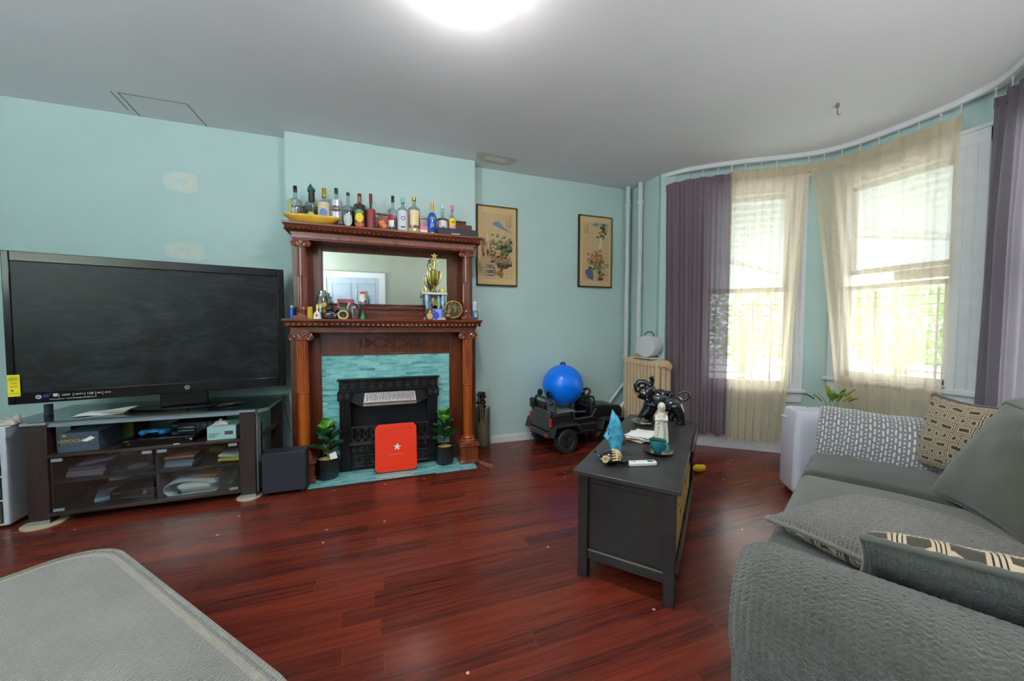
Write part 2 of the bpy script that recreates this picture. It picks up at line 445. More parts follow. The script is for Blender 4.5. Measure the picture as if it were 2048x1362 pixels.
# slanted pipes low in the corner
def pole(a, b, r, lab):
    o = MB().cyl(a, b, r, 12).build('slanted_pole', WHITE, loc=a); tag(o, lab, 'pole', 'white poles leaning in the corner')
pole((2.27, 3.78, .015), (2.86, 3.855, .60), .016, 'upper white pole leaning in the corner behind the toy car')
pole((2.37, 3.70, .015), (2.84, 3.72, .46), .016, 'lower white pole leaning in the corner behind the toy car')
# ================================================================== curtains and track
TR = [(2.985, 3.39), (3.03, 3.27), (3.11, 3.14), (3.30, 2.955), (3.556, 2.743), (3.805, 2.571), (3.955, 2.45), (4.05, 2.33), (4.10, 2.2), (4.125, 2.05), (4.13, 1.87),
      (4.115, 1.6), (4.045, 1.36), (3.95, 1.235), (3.8, 1.115), (3.5, .88), (3.1, .57), (2.95, .46)]
class Path:
    def __init__(s, pts):
        P = [Vector((*p, 0)) for p in pts]; Q = []
        for i in range(len(P) - 1):   # catmull-rom
            p0 = P[max(0, i - 1)]; p1 = P[i]; p2 = P[i + 1]; p3 = P[min(len(P) - 1, i + 2)]
            for k in range(8):
                t = k / 8; Q.append(.5 * ((2 * p1) + (-p0 + p2) * t + (2 * p0 - 5 * p1 + 4 * p2 - p3) * t * t + (-p0 + 3 * p1 - 3 * p2 + p3) * t ** 3))
        Q.append(P[-1]); s.Q = Q; s.L = [0]
        for a, b in zip(Q, Q[1:]): s.L.append(s.L[-1] + (b - a).length)
    def at(s, l):
        l = max(0, min(s.L[-1], l)); i = 0
        while i < len(s.L) - 2 and s.L[i + 1] < l: i += 1
        a, b = s.Q[i], s.Q[i + 1]; t = (l - s.L[i]) / max(1e-9, s.L[i + 1] - s.L[i]); d = (b - a).normalized()
        return a.lerp(b, t), Vector((-d.y, d.x, 0))   # normal points outwards (to the glass)
    def near(s, x, y):
        i = min(range(len(s.Q)), key=lambda k: (s.Q[k] - Vector((x, y, 0))).length); return s.L[i]
TP = Path(TR)
def sheer(name, col, tr, trl, weave=900):
    t = NT(name); v = t.coord('UV')
    f, _ = t.noise(v, 14, 3); c = t.mix(f, lin([k * .93 for k in col]), lin(col))
    w1, _ = t.noise(t.coord('UV', (40, 400, 1)), 1, 2); w2, _ = t.noise(t.coord('UV', (400, 30, 1)), 1, 2)
    wv = t.math('MULTIPLY', t.math('ADD', w1, w2), .5)
    df = t.n('ShaderNodeBsdfDiffuse'); tl = t.n('ShaderNodeBsdfTranslucent'); tp = t.n('ShaderNodeBsdfTransparent')
    t.l(c, df.inputs[0]); t.l(c, tl.inputs[0])
    m1 = t.n('ShaderNodeMixShader'); m1.inputs[0].default_value = trl; t.l(df.outputs[0], m1.inputs[1]); t.l(tl.outputs[0], m1.inputs[2])
    m2 = t.n('ShaderNodeMixShader'); t.l(t.math('MULTIPLY', wv, tr * 2), m2.inputs[0]); t.l(m1.outputs[0], m2.inputs[1]); t.l(tp.outputs[0], m2.inputs[2])
    return t.done(m2)
SHEER = sheer('sheer_beige_voile', (255, 236, 208), .34, .6)
MAUVE = sheer('mauve_linen', (146, 130, 138), .035, .35)
PLUM = sheer('plum_linen', (136, 126, 134), .03, .38)
def curtain(name, label, m, ta, tb, ba, bb, zt, zb, folds, amp, group=None, nu=170, nv=34, sweep=1.0, hem=True, seed=1, inset=0.0):
    rnd = random.Random(seed); ph = [rnd.uniform(0, 6.28) for _ in range(6)]
    W = (tb - ta)
    def fn(u, v):
        k = v ** sweep
        l = (ta * (1 - k) + ba * k) * (1 - u) + (tb * (1 - k) + bb * k) * u
        p, n = TP.at(l)
        w = math.sin(u * folds * 2 * PI + ph[0] + .5 * math.sin(v * 3 + ph[1])) + .45 * math.sin(u * folds * 4.3 * PI + ph[2] + v * .8) + .5 * math.sin(u * folds * .9 * PI + ph[3])
        a = amp * (.35 + .65 * min(1, v * 3)) * (1 - .25 * v)
        hk = .5 + .5 * math.cos(u * 2 * PI * round(W / .13))   # hooks
        z = zt - (zt - zb) * v - (1 - min(1, v * 12)) * (1 - hk) * .018 + (.012 * math.sin(u * folds * 6 + ph[4]) if v > .98 else 0)
        q = p + n * (w * a * .55 - inset); return (q.x, q.y, z)
    m_ = MB().grid(fn, nu, nv, lambda u, v: (u * W * 1.4, v * (zt - zb)))
    p0, _ = TP.at((ba + bb) / 2); t = thing(name, label, 'curtain', (p0.x, p0.y, zb), group=group)
    m_.build('curtain_panel', m, t, smooth=3)
    # header tape
    def hd(u, v):
        q = Vector(fn(u, 0)); p, n = TP.at(ta + (tb - ta) * u); q -= n * .004; return (q.x, q.y, q.z - v * .075)
    MB().grid(hd, nu, 2, lambda u, v: (u * W * 1.4, v * .08)).build('header_tape', m, t, smooth=3)
    k = max(2, round(W / .13))
    for i in range(k + 1):
        l = ta + W * i / k; l = min(max(l, ta + .012), tb - .012); p, n = TP.at(l)
        MB().cyl((p.x, p.y, zt - .01), (p.x, p.y, 2.985), .0035, 6).ell((p.x, p.y, 2.975), .008, 8, rings=4).build('curtain_hook', WHITE, t)
    return t
lA, lAe = TP.near(2.985, 3.39) + .01, TP.near(3.43, 2.84)
curtain('curtain', 'mauve opaque curtain panel beside the radiator', MAUVE, lA, lAe, lA + .07, lAe - .01, 2.915, .16, 5, .045, seed=3)
curtain('curtain', 'gathered sheer beige curtain over the left bay window', SHEER, lAe - .03, TP.near(3.955, 2.45), lAe - .0, TP.near(3.83, 2.55), 2.925, .13, 7, .034, seed=5, nu=220)
curtain('curtain', 'swept sheer beige curtain over the middle bay window', SHEER, TP.near(3.93, 2.47), TP.near(4.095, 1.50), TP.near(4.095, 2.20), TP.near(4.11, 1.57), 2.925, .13, 6, .034, sweep=.75, seed=9, nu=220)
lD = TP.near(4.045, 1.335)
curtain('curtain', 'plum opaque curtain at the right edge of the photo', PLUM, lD, TP.L[-1] - .3, lD - .03, TP.L[-1] - .32, 2.915, .1, 11, .045, seed=12, nu=260)
m = MB(); n = 90; pr = [(-.016, 2.988), (.016, 2.988), (.016, 3.0295), (-.016, 3.0295)]
def trk(u, v):
    p, nn = TP.at(u * TP.L[-1]); a = pr[int(round(v * 4)) % 4]; q = p + nn * a[0]; return (q.x, q.y, a[1])
m.grid(trk, n, 4); tag(m.build('curtain_track', WHITE, loc=(3.8, 2.5, 2.99)), 'white curved ceiling curtain track following the bay window', 'curtain track')

# ================================================================== outside the bay
AW = mat('white_awning_metal', (200, 203, 206), .5, var=.03)
def awning(x0, y0, d, n, w, lab):
    """corrugated sloping awning above one window: starts at wall point, runs w along d, out along n"""
    t = thing('window_awning', lab, 'awning', (x0, y0, 2.9)); d = Vector((*d, 0)); n = Vector((*n, 0)); o = Vector((x0, y0, 0))
    def fn(u, v):
        p = o + d * (u * w) + n * (.03 + v * 1.15); z = 2.98 - v * 1.12 + .012 * math.sin(v * 2 * PI * 18) - (.03 * abs(math.sin(u * PI * 8)) if v > .99 else 0); return (p.x, p.y, z)
    MB().grid(fn, 32, 108).build('awning_panel', AW, t, solid=.006, smooth=3)
    for k in (.04, .96):
        a = o + d * (w * k) + n * .05; b = o + d * (w * k) + n * 1.1
        MB().bar((a.x, a.y, 1.75), (b.x, b.y, 1.93), .025).bar((b.x, b.y, 1.95), (a.x, a.y, 2.94), .02).build('awning_brace', AW, t)
    a = o + d * (w * .0) + n * .5; b = o + d * w + n * 1.1
    MB().bar((a.x, a.y, 2.36), (b.x, b.y, 1.98), .03).build('diagonal_brace', mat('awning_brace_grey', (170, 172, 172), .5), t)
awning(3.0, 3.52, (.785, -.62), (.62, .785), 1.75, 'white corrugated awning outside the left bay window')
awning(4.38, 2.75, (0, -1), (1, 0), 1.6, 'white corrugated awning outside the middle bay window')
IRON = mat('window_guard_iron', (70, 78, 80), .5, .3)
def guard(X, s0, s1, zs, vs, z0, z1, lab):
    o = X @ Vector(((s0 + s1) / 2, .24, z0)); t = thing('window_guard', lab, 'window guard', o)
    for z in zs: MB().x(X).cyl((s0, .24, z), (s1, .24, z), .005, 6).build('guard_bar', IRON, t)
    for s_ in vs: MB().x(X).bx(s_ - .008, s_ + .008, .235, .245, z0, z1).build('guard_post', IRON, t)
guard(XA, .46, 1.29, (.8, .88, 1.0, 1.12, 1.28, 1.44, 1.56), (.62, .99, 1.16), .7, 1.62, 'iron guard bars outside the left bay window')
guard(XB, .06, .85, (.93, 1.0, 1.14, 1.28, 1.42, 1.52, 1.6), (.24, .66), .8, 1.66, 'iron guard bars outside the middle bay window')
# rail of the front steps, ground, planting
m = MB()
GR = mat('pale_pavement', (205, 205, 200), .9, var=.05, vs=3)
gnd = MB().bx(3.3, 30, -14, 26, -.75, -.7).build('ground', GR); gnd['kind'] = 'structure'
t = thing('street_railing', 'pale metal street railing beyond the bay windows', 'railing', (6.5, 3.5, -.7))
RW = mat('white_railing', (225, 228, 228), .5)
for z in (-.1, .45): MB().bar((6.9, -1, z), (5.9, 6.4, z), .05).build('rail', RW, t)
for i in range(26):
    f = i / 25; MB().bar((6.9 - f, -1 + 7.4 * f, -.7), (6.9 - f, -1 + 7.4 * f, .5), .03).build('baluster', RW, t)
LEAFO = mat('street_tree_leaves', (140, 185, 105), .6, var=.25, vs=3)
BARK = mat('bark', (95, 82, 66), .9)
def street_tree(x, y, h, r, n, lab, seed):
    rnd = random.Random(seed); t = thing('street_tree', lab, 'tree', (x, y, -.7), group=None)
    MB().tube([(x, y, -.7), (x + .05, y, h * .4), (x, y + .05, h * .75)], [.12, .1, .05], 8).build('trunk', BARK, t)
    m = MB()
    for i in range(n):
        a, b = rnd.uniform(0, 2 * PI), rnd.uniform(-1, 1); q = r * rnd.uniform(.3, 1) ** .5; s_ = math.sqrt(1 - b * b)
        c = Vector((x + q * s_ * math.cos(a), y + q * s_ * math.sin(a), h * .72 + q * b * .85))
        u = Vector((rnd.uniform(-1, 1), rnd.uniform(-1, 1), rnd.uniform(-1, 1))).normalized(); w_ = u.orthogonal().normalized(); k = rnd.uniform(.06, .12)
        m.f([m.v(c - u * k), m.v(c + w_ * k * .5), m.v(c + u * k), m.v(c - w_ * k * .5)])
    m.build('foliage', LEAFO, t, smooth=0)
street_tree(8.6, 6.8, 2.3, 1.5, 2400, 'leafy green tree seen through the left bay window', 1)
street_tree(10.5, 4.6, 2.0, 1.25, 2000, 'leafy green tree seen through the middle bay window', 2)
# ================================================================== fireplace mantel
CH = wood('mahogany_varnish', (60, 24, 14), (122, 56, 28), 'x', 3, .28, .5)
CHZ = wood('mahogany_varnish_upright', (58, 24, 14), (118, 54, 27), 'z', 3, .28, .5)
COLM = wood('column_varnish_orange', (118, 42, 10), (176, 88, 26), 'z', 3, .25, .6, speck=True)
COLU = wood('column_varnish_red', (90, 36, 22), (136, 66, 42), 'z', 3, .25, .6)
MT = thing('fireplace_mantel', 'tall carved mahogany mantelpiece with mirror and four columns', 'mantelpiece', (.05, 3.745, 0))
# back boards
m = MB()
m.bx(-.765, -.536, 3.57, 3.745, 0, 1.30).bx(.609, .865, 3.57, 3.745, 0, 1.30).bx(-.536, .609, 3.57, 3.745, 1.06, 1.30)
m.bx(-.536, -.525, 3.562, 3.58, 0, 1.06).bx(.598, .609, 3.562, 3.58, 0, 1.06).bx(-.536, .609, 3.562, 3.58, 1.055, 1.07)
m.build('lower_frame', CHZ, MT, bev=.003)
m = MB()
m.bx(-.755, -.525, 3.665, 3.745, 1.375, 2.09).bx(.605, .855, 3.665, 3.745, 1.375, 2.09).bx(-.525, .605, 3.665, 3.745, 1.995, 2.09).bx(-.525, .605, 3.665, 3.745, 1.375, 1.515)
m.bx(-.525, -.512, 3.655, 3.67, 1.515, 1.995).bx(.592, .605, 3.655, 3.67, 1.515, 1.995).bx(-.525, .605, 3.655, 3.67, 1.985, 1.998).bx(-.525, .605, 3.655, 3.67, 1.51, 1.525)
m.build('overmantel_frame', CHZ, MT, bev=.003)
# bead strip below the mirror
m = MB(); m.bx(-.5, .58, 3.615, 3.665, 1.375, 1.47).bx(-.5, .58, 3.60, 3.665, 1.47, 1.50).bx(-.5, .58, 3.605, 3.665, 1.375, 1.395)
for i in range(34): m.ell((-.46 + i * .0306, 3.615, 1.432), (.011, .006, .008), 8, rings=6)
m.build('bead_moulding', CH, MT, bev=.004)
# silvered mirror with slight haze
t = NT('old_mirror'); v = t.coord('Object'); f, _ = t.noise(v, 2.2, 4, .6, 1.2)
g = t.n('ShaderNodeBsdfGlossy'); g.inputs[0].default_value = lin((232, 236, 232)); g.inputs['Roughness'].default_value = .02
d = t.n('ShaderNodeBsdfDiffuse'); d.inputs[0].default_value = lin((190, 200, 200)); mx = t.n('ShaderNodeMixShader')
t.l(t.math('MULTIPLY', f, .22), mx.inputs[0]); t.l(g.outputs[0], mx.inputs[1]); t.l(d.outputs[0], mx.inputs[2]); MIR = t.done(mx)
MB().bx(-.515, .595, 3.658, 3.666, 1.51, 1.99).build('mirror', MIR, MT)
# shelves with carved crown mouldings
def crown(name, zt, yf, x0, x1, dep, yb, nb):
    m = MB(); h = .088
    prof = [(0, 0), (0, -.016), (.008, -.022), (.012, -.034), (.028, -.052), (.044, -.062), (.05, -.072), (.05, -h)]   # inset, drop
    rings = []
    for ins, dz in prof:
        rings.append([m.v((x, y, zt + dz)) for x, y in ((x0 + ins, yb), (x0 + ins, yf + ins), (x1 - ins, yf + ins), (x1 - ins, yb))])
    for A, B in zip(rings, rings[1:]):
        for i in range(4): m.f([A[i], A[(i + 1) % 4], B[(i + 1) % 4], B[i]])
    m.f(rings[0]); m.f(rings[-1][::-1])
    n = nb
    for i in range(n):
        x = x0 + .022 + (x1 - x0 - .044) * (i + .5) / n
        m.ell((x, yf + .022, zt - .042), (.0155, .010, .024), 8, rotX(-.75) @ rotY(.35), 6)
        m.ell((x + .017, yf + .030, zt - .052), (.006, .006, .014), 6, rotX(-.75), 5)
    for i in range(int(nb * .16)):
        y = yf + .04 + i * .04
        if y > yb - .03: break
        m.ell((x0 + .022, y, zt - .042), (.010, .0155, .024), 8, rotY(.75), 6); m.ell((x1 - .022, y, zt - .042), (.010, .0155, .024), 8, rotY(-.75), 6)
    return m.build(name, CH, MT, smooth=.5)
crown('lower_shelf', 1.376, 3.345, -.775, .878, .4, 3.745, 40)
crown('upper_shelf', 2.168, 3.40, -.772, .893, .34, 3.745, 42)
m = MB(); m.bx(-.712, .812, 3.40, 3.57, 1.262, 1.29).bx(-.70, .80, 3.41, 3.57, 1.235 + .03, 1.27)
m.build('lower_frieze', COLU, MT, bev=.004)
m = MB(); m.bx(-.715, .825, 3.45, 3.665, 2.045, 2.082).bx(-.705, .815, 3.46, 3.665, 2.035, 2.05)
m.build('upper_frieze', COLU, MT, bev=.004)
# board standing on the top shelf
m = MB(); m.bx(-.75, .79, 3.70, 3.745, 2.168, 2.375).bx(-.76, .80, 3.69, 3.745, 2.37, 2.385).bx(.79, .86, 3.70, 3.745, 2.168, 2.35)
m.build('top_board', CH, MT, bev=.003)
# columns
def column(x, y, z0, z1, r, mt, flute_lo, ped):
    zc = z1 - .055
    prof = [(r * 1.5, z0 + ped), (r * 1.5, z0 + ped + .018), (r * 1.25, z0 + ped + .03), (r * 1.32, z0 + ped + .042), (r * 1.08, z0 + ped + .055), (r * 1.02, z0 + ped + .07)]
    m = MB(); m.lathe(prof, (x, y, 0), 28)
    zs = z0 + ped + .07; zm = zs + (zc - zs) * .52
    a, b = (zs, zm) if flute_lo else (zm, zc)
    c0, c1 = (zm, zc) if flute_lo else (zs, zm)
    m.lathe([(r * .98, a), (r * .98, b)], (x, y, 0), 96, flute=.12, fn=16)
    m.lathe([(r * 1.0, c0), (r * .96, c1)], (x, y, 0), 32)
    m.lathe([(r * .98, zm - .008), (r * 1.06, zm - .004), (r * 1.06, zm + .004), (r * .98, zm + .008)], (x, y, 0), 32)
    m.lathe([(r * .96, zc - .01), (r * 1.12, zc - .005), (r * 1.12, zc + .004), (r, zc + .01)], (x, y, 0), 32)
    c = m.build('column', mt, MT, smooth=.5)
    m = MB(); w_ = r * 1.55
    m.bx(x - w_, x + w_, y - r * 1.2, y + r * 1.2, z1 - .012, z1); m.bx(x - r, x + r, y - r * .95, y + r, zc, z1 - .01)
    for sx in (-1, 1):
        cx = x + sx * r * 1.35; cz = z1 - .04
        m.tube(spiral((cx, y - r * 1.05, cz), .028 * r / .045, .005, 1.6 * sx, (0, 0, 1), (1, 0, 0), 26, 0), .0065, 6)
        m.cyl((cx, y - r * 1.0, cz), (cx, y + r, cz), .022 * r / .045, 14)
        m.tube([(cx, y - r * 1.05, cz + .028 * r / .045), (x + sx * r * .5, y - r * 1.1, z1 - .02), (x, y - r * 1.1, z1 - .055)], .006, 6)
    m.ell((x, y - r * 1.05, z1 - .06), (.008, .006, .014), 8)
    m.build('capital', COLU, c, smooth=.5)
    if ped > .1:
        m = MB(); q = r * 1.9; m.bx(x - q, x + q, y - q, 3.57, z0, z0 + ped - .035).bx(x - q - .012, x + q + .012, y - q - .012, 3.57, z0 + ped - .035, z0 + ped - .015).bx(x - q, x + q, y - q, 3.57, z0 + ped - .015, z0 + ped)
        m.bx(x - q - .008, x + q + .008, y - q - .008, 3.57, z0, z0 + .03)
        m.build('pedestal', COLU, c, bev=.003)
    else:
        m = MB(); q = r * 1.7; m.bx(x - q, x + q, y - q, y + q, z0, z0 + ped); m.build('plinth', COLU, c, bev=.003)
column(-.652, 3.455, .007, 1.262, .046, COLM, False, .195)
column(.756, 3.455, .007, 1.262, .046, COLM, False, .195)
column(-.652, 3.51, 1.377, 2.045, .037, COLU, True, .03)
column(.760, 3.51, 1.377, 2.045, .037, COLU, True, .03)
# carved scroll on the frieze panel
m = MB(); cx, cz, y = .045, 1.165, 3.566
m.tube([(cx - .05, y, cz), (cx, y - .002, cz + .045), (cx + .05, y, cz), (cx, y - .002, cz - .045)], .005, 6, closed=True)
m.ell((cx, y, cz), (.014, .006, .014), 8, rings=6)
for sx in (-1, 1):
    pts = []
    for i in range(30):
        a = i / 29; pts.append((cx + sx * (.02 + .2 * a), y, cz + .042 * math.sin(a * PI * 1.35 + .25) * (1 if True else 1)))
    m.tube(pts, .0045, 6)
    pts = [(cx + sx * (.02 + .2 * i / 29), y, cz - .042 * math.sin(i / 29 * PI * 1.35 + .25)) for i in range(30)]
    m.tube(pts, .0045, 6)
    m.tube(spiral((cx + sx * .195, y, cz + .012), .022, .004, 1.3 * sx, (1, 0, 0), (0, 0, 1), 20), .0045, 6)
    m.tube(spiral((cx + sx * .195, y, cz - .012), .022, .004, -1.3 * sx, (1, 0, 0), (0, 0, 1), 20), .0045, 6)
    for k in range(6):
        a = -1.2 + k * .48; m.ell((cx + sx * (.235 + .018 * math.cos(a)), y, cz + .03 * math.sin(a)), (.016, .006, .005), 8, rotY(-a * sx), 5)
    for k in range(4): m.ell((cx + sx * (.13 + .012 * k), y, cz + (-1) ** k * .01), (.012, .005, .005), 8, rotY(.7 * (-1) ** k), 5)
m.build('carved_scroll', CH, MT)

# ------------------------------------------------------------------ tiles
def tile_mat(name, horiz):
    t = NT(name); tc = t.n('ShaderNodeTexCoord'); sx = t.n('ShaderNodeSeparateXYZ'); t.l(tc.outputs['Object'], sx.inputs[0])
    cb = t.n('ShaderNodeCombineXYZ'); t.l(sx.outputs[0], cb.inputs[0]); t.l(sx.outputs[1 if horiz else 2], cb.inputs[1])
    b = t.n('ShaderNodeTexBrick', offset=.37, offset_frequency=2, squash=.7, squash_frequency=3); b.inputs['Scale'].default_value = 1
    b.inputs['Brick Width'].default_value = .135; b.inputs['Row Height'].default_value = .0245; b.inputs['Mortar Size'].default_value = .0012
    b.inputs['Color1'].default_value = (0, 0, 0, 1); b.inputs['Color2'].default_value = (1, 1, 1, 1); b.inputs['Mortar'].default_value = (.5, .5, .5, 1); b.inputs['Bias'].default_value = 0
    t.l(cb.outputs[0], b.inputs['Vector'])
    mp = t.n('ShaderNodeMapping'); mp.inputs['Scale'].default_value = (7, 26, 1); t.l(cb.outputs[0], mp.inputs[0])
    n, _ = t.noise(mp.outputs[0], 1.3, 3, .5, .4)
    k = t.math('ADD', t.math('MULTIPLY', b.outputs[0], .4), t.math('MULTIPLY', n, .9))
    c = t.ramp(k, [(.28, lin((38, 120, 136))), (.5, lin((96, 178, 184))), (.85, lin((148, 212, 208)))])
    c = t.mix(t.math('MULTIPLY', b.outputs['Fac'], .75), c, lin((190, 205, 198)))
    nr = t.bump(t.math('SUBTRACT', 1, b.outputs['Fac']), .3, .002)
    return t.done(t.bsdf(c, .16, 0, .3, nr))
TW = tile_mat('teal_glass_tile_wall', False); TF = tile_mat('teal_glass_tile_floor', True)
m = MB(); m.bx(-.536, -.388, 3.572, 3.6, 0, 1.06).bx(.478, .609, 3.572, 3.6, 0, 1.06).bx(-.388, .478, 3.572, 3.6, .835, 1.06)
ts = m.build('tile_surround', TW, MT); ts['label'] = 'teal glass mosaic tile surround'
m = MB(); m.bx(-.60, .80, 3.245, 3.6, 0.0, .006); m.m(1)
m.bx(-.60, .42, 3.237, 3.245, 0, .007); m.bx(.80, .812, 3.245, 3.5, 0, .007)
tag(m.build('tiled_hearth', [TF, mat('hearth_gap', (35, 25, 22), .8)], loc=(.1, 3.4, 0)), 'teal glass mosaic hearth on the floor before the fireplace', 'hearth')
m = MB()
for a, b in (((.83, 3.42), (.93, 3.2)), ((.84, 3.45), (.96, 3.23))): m.bar((*a, .003), (*b, .003), .012, .005)
tag(m.build('floor_trim_strip', mat('bare_wood_strip', (150, 110, 80), .6), loc=(.89, 3.33, 0)), 'thin bare wood strips on the floor right of the hearth', 'trim strip')

# ------------------------------------------------------------------ cast iron insert
IR = mat('black_cast_iron', (34, 36, 40), .38, .55, var=.2, vs=30, bump=.15, bs=200)
IRL = mat('worn_cast_iron', (84, 80, 78), .35, .7, var=.3, vs=40)
SIL = mat('silvered_hood', (168, 160, 158), .28, .9, var=.25, vs=60, bump=.3, bs=160)
FI = thing('fireplace_insert', 'black ornate cast-iron fireplace insert with scrollwork', 'fireplace', (.045, 3.57, .006))
x0, x1 = -.386, .476
z = .008
for xa in (x0, x1 - .085):
    m = MB(); m.bx(xa, xa + .085, 3.535, 3.62, z, .66)
    m.bx(xa - .006, xa + .091, 3.525, 3.62, z, .06)
    for k in range(4): m.bx(xa + .014 + k * .017, xa + .022 + k * .017, 3.528, 3.54, .33, .64)
    for i in range(4):
        for j in range(13): m.ell((xa + .016 + i * .017, 3.535, .085 + j * .018), .0042, 6, rings=4)
    m.build('side_pilaster', IR, FI, bev=.0015)
m = MB()
m.bx(x0, x1, 3.535, 3.62, .735, .83).bx(x0 - .015, x1 + .015, 3.51, 3.62, .826, .842).bx(x0 - .008, x1 + .008, 3.52, 3.62, .725, .738)
m.bx(x0 - .015, x0 + .095, 3.52, 3.62, .65, .725).bx(x1 - .095, x1 + .015, 3.52, 3.62, .65, .725).bx(x0 + .09, x1 - .09, 3.54, 3.62, .64, .725)
m.m(1)
for i in range(11):
    cx = x0 + .04 + i * (x1 - x0 - .08) / 10
    for sx in (-1, 1):
        m.tube(spiral((cx + sx * .015, 3.531, .80), .013, .003, 1.2 * sx, (0, 0, 1), (1, 0, 0), 14), .003, 5)
        m.tube(spiral((cx + sx * .015, 3.531, .766), .013, .003, -1.2 * sx, (0, 0, 1), (1, 0, 0), 14), .003, 5)
    m.tube([(cx, 3.531, .748), (cx, 3.529, .815)], .003, 5)
    for zz in (.748, .783, .815): m.ell((cx, 3.53, zz), (.007, .004, .005), 6, rings=4)
for xa in (x0 + .04, x1 - .04):
    for sx in (-1, 1): m.tube(spiral((xa + sx * .024, 3.517, .688), .022, .004, 1.5 * sx, (0, 0, 1), (1, 0, 0), 18), .004, 5)
m.build('top_frieze', [IR, IRL], FI)
# hood
m = MB()
m.m(0)
A = [(-.30, 3.54, .635), (-.19, 3.455, .60), (.28, 3.455, .60), (.395, 3.54, .635)]
B = [(-.26, 3.54, .72), (-.165, 3.50, .72), (.255, 3.50, .72), (.355, 3.54, .72)]
for i in range(3): m.quad(A[i], A[i + 1], B[i + 1], B[i])
m.f([m.v(p) for p in A[::-1]]); m.f([m.v(p) for p in B])
m.m(1)
for i in range(19):
    xx = -.155 + i * .0222
    m.tube([(xx, 3.487, .711), (xx, 3.474, .675), (xx, 3.463, .648)], [.0085, .0075, .003], 6)
m.bx(-.18, .27, 3.455, 3.468, .60, .635)
m.quad((-.185, 3.4535, .612), (.275, 3.4535, .612), (.262, 3.49, .715), (-.172, 3.49, .715))
m.build('hood', [IR, SIL], FI, smooth=.5)
# firebox
m = MB(); m.bx(x0 + .08, x0 + .09, 3.56, 3.7, .25, .66).bx(x1 - .09, x1 - .08, 3.56, 3.7, .25, .66).bx(x0 + .08, x1 - .08, 3.69, 3.7, .008, .66).bx(x0 + .08, x1 - .08, 3.56, 3.7, .25, .26)
m.build('firebox', mat('firebox_dark_steel', (40, 46, 54), .45, .4, var=.2, vs=4), FI)
# lattice grille
m = MB(); gx0, gx1, gz0, gz1 = x0 + .09, x1 - .09, .265, .40
m.bx(gx0, gx1, 3.535, 3.55, gz1 - .008, gz1 + .006).bx(gx0 - .01, gx1 + .01, 3.52, 3.56, gz0 - .028, gz0)
n = 11; st = (gx1 - gx0) / n
for i in range(n + 1):
    for sg in (-1, 1):
        pts = []
        for k in range(15):
            a = k / 14; xx = gx0 + st * (i - .5) + sg * st * .95 * math.cos(a * PI * .93 - PI / 2) - sg * st * .2
            if gx0 <= xx <= gx1: pts.append((xx, 3.542, gz0 + (gz1 - gz0) * a))
        if len(pts) > 3: m.tube(pts, .0042, 5)
m.build('lattice_grille', IRL, FI)
# lower panels
m = MB(); m.bx(gx0, gx1, 3.54, 3.6, .008, .24).bx(gx0, gx1, 3.53, 3.56, .15, .162).bx(gx0, gx1, 3.53, 3.56, .008, .03)
for i in range(6):
    xa = gx0 + i * (gx1 - gx0) / 5; m.bx(xa - .004, xa + .004, 3.532, 3.55, .03, .15)
m.m(1)
for i in range(5):
    cx = gx0 + (i + .5) * (gx1 - gx0) / 5; w_ = (gx1 - gx0) / 10 - .012
    for q in range(8):
        a = q * PI / 4 + .2; m.tube(spiral((cx + .028 * math.cos(a), 3.536, .09 + .028 * math.sin(a)), .015, .003, 1.1, (math.cos(a), 0, math.sin(a)), (-math.sin(a), 0, math.cos(a)), 12), .0028, 5)
    m.tube([(cx - w_, 3.536, .04), (cx + w_, 3.536, .04), (cx + w_, 3.536, .14), (cx - w_, 3.536, .14)], .003, 5, closed=True)
for i in range(6):
    cx = gx0 + (i + .5) * (gx1 - gx0) / 6
    for sx in (-1, 1): m.tube(spiral((cx + sx * .028, 3.536, .2), .024, .004, 1.4 * sx, (0, 0, 1), (1, 0, 0), 16), .0035, 5)
m.build('lower_panel', [IR, IRL], FI)
# red box leaning on the grate
RED = mat('glossy_red_card', (250, 56, 20), .35, var=.03, coat=.3)
t = thing('red_box', 'flat bright red box with a white star leaning on the fireplace', 'box', (.09, 3.40, .007), rz=.03)
R = rotX(-.14); XR = Matrix.Translation((.09, 3.385, .0145)) @ Matrix.Rotation(-.17, 4, 'X')
hw, hh = .18, .418
poly = [(-hw + .03, 0), (hw - .02, 0), (hw, .025), (hw, hh - .03), (hw - .03, hh), (-hw + .03, hh), (-hw, hh - .03), (-hw, .03)]
m = MB().x(XR @ Matrix(((1, 0, 0, 0), (0, 0, 1, 0), (0, 1, 0, 0), (0, 0, 0, 1)))); m.prism(poly, -.012, .03)
m.build('box_body', RED, t, bev=.003)
m = MB().x(XR @ Matrix(((1, 0, 0, 0), (0, 0, 1, 0), (0, 1, 0, 0), (0, 0, 0, 1))))
vs = [m.v((.008 + a, .213 + b, -.0128)) for a, b in star(5, .036, .015, PI / 2 - .1)]; c0 = m.v((.008, .213, -.0128))
for i in range(10): m.f([c0, vs[i], vs[(i + 1) % 10]])
m.bx(-.06, .06, .148, .1495, -.0128, -.0122)
m.build('white_star', mat('white_ink', (240, 240, 240), .4), t, smooth=0)
m = MB().x(XR @ Matrix(((1, 0, 0, 0), (0, 0, 1, 0), (0, 1, 0, 0), (0, 0, 0, 1))))
m.bx(-hw + .03, hw - .03, hh - .052, hh - .05, -.0135, -.012).bx(-hw + .02, hw - .02, .038, .04, -.0135, -.012)
m.build('fold_line', mat('red_card_fold', (200, 36, 20), .4), t)

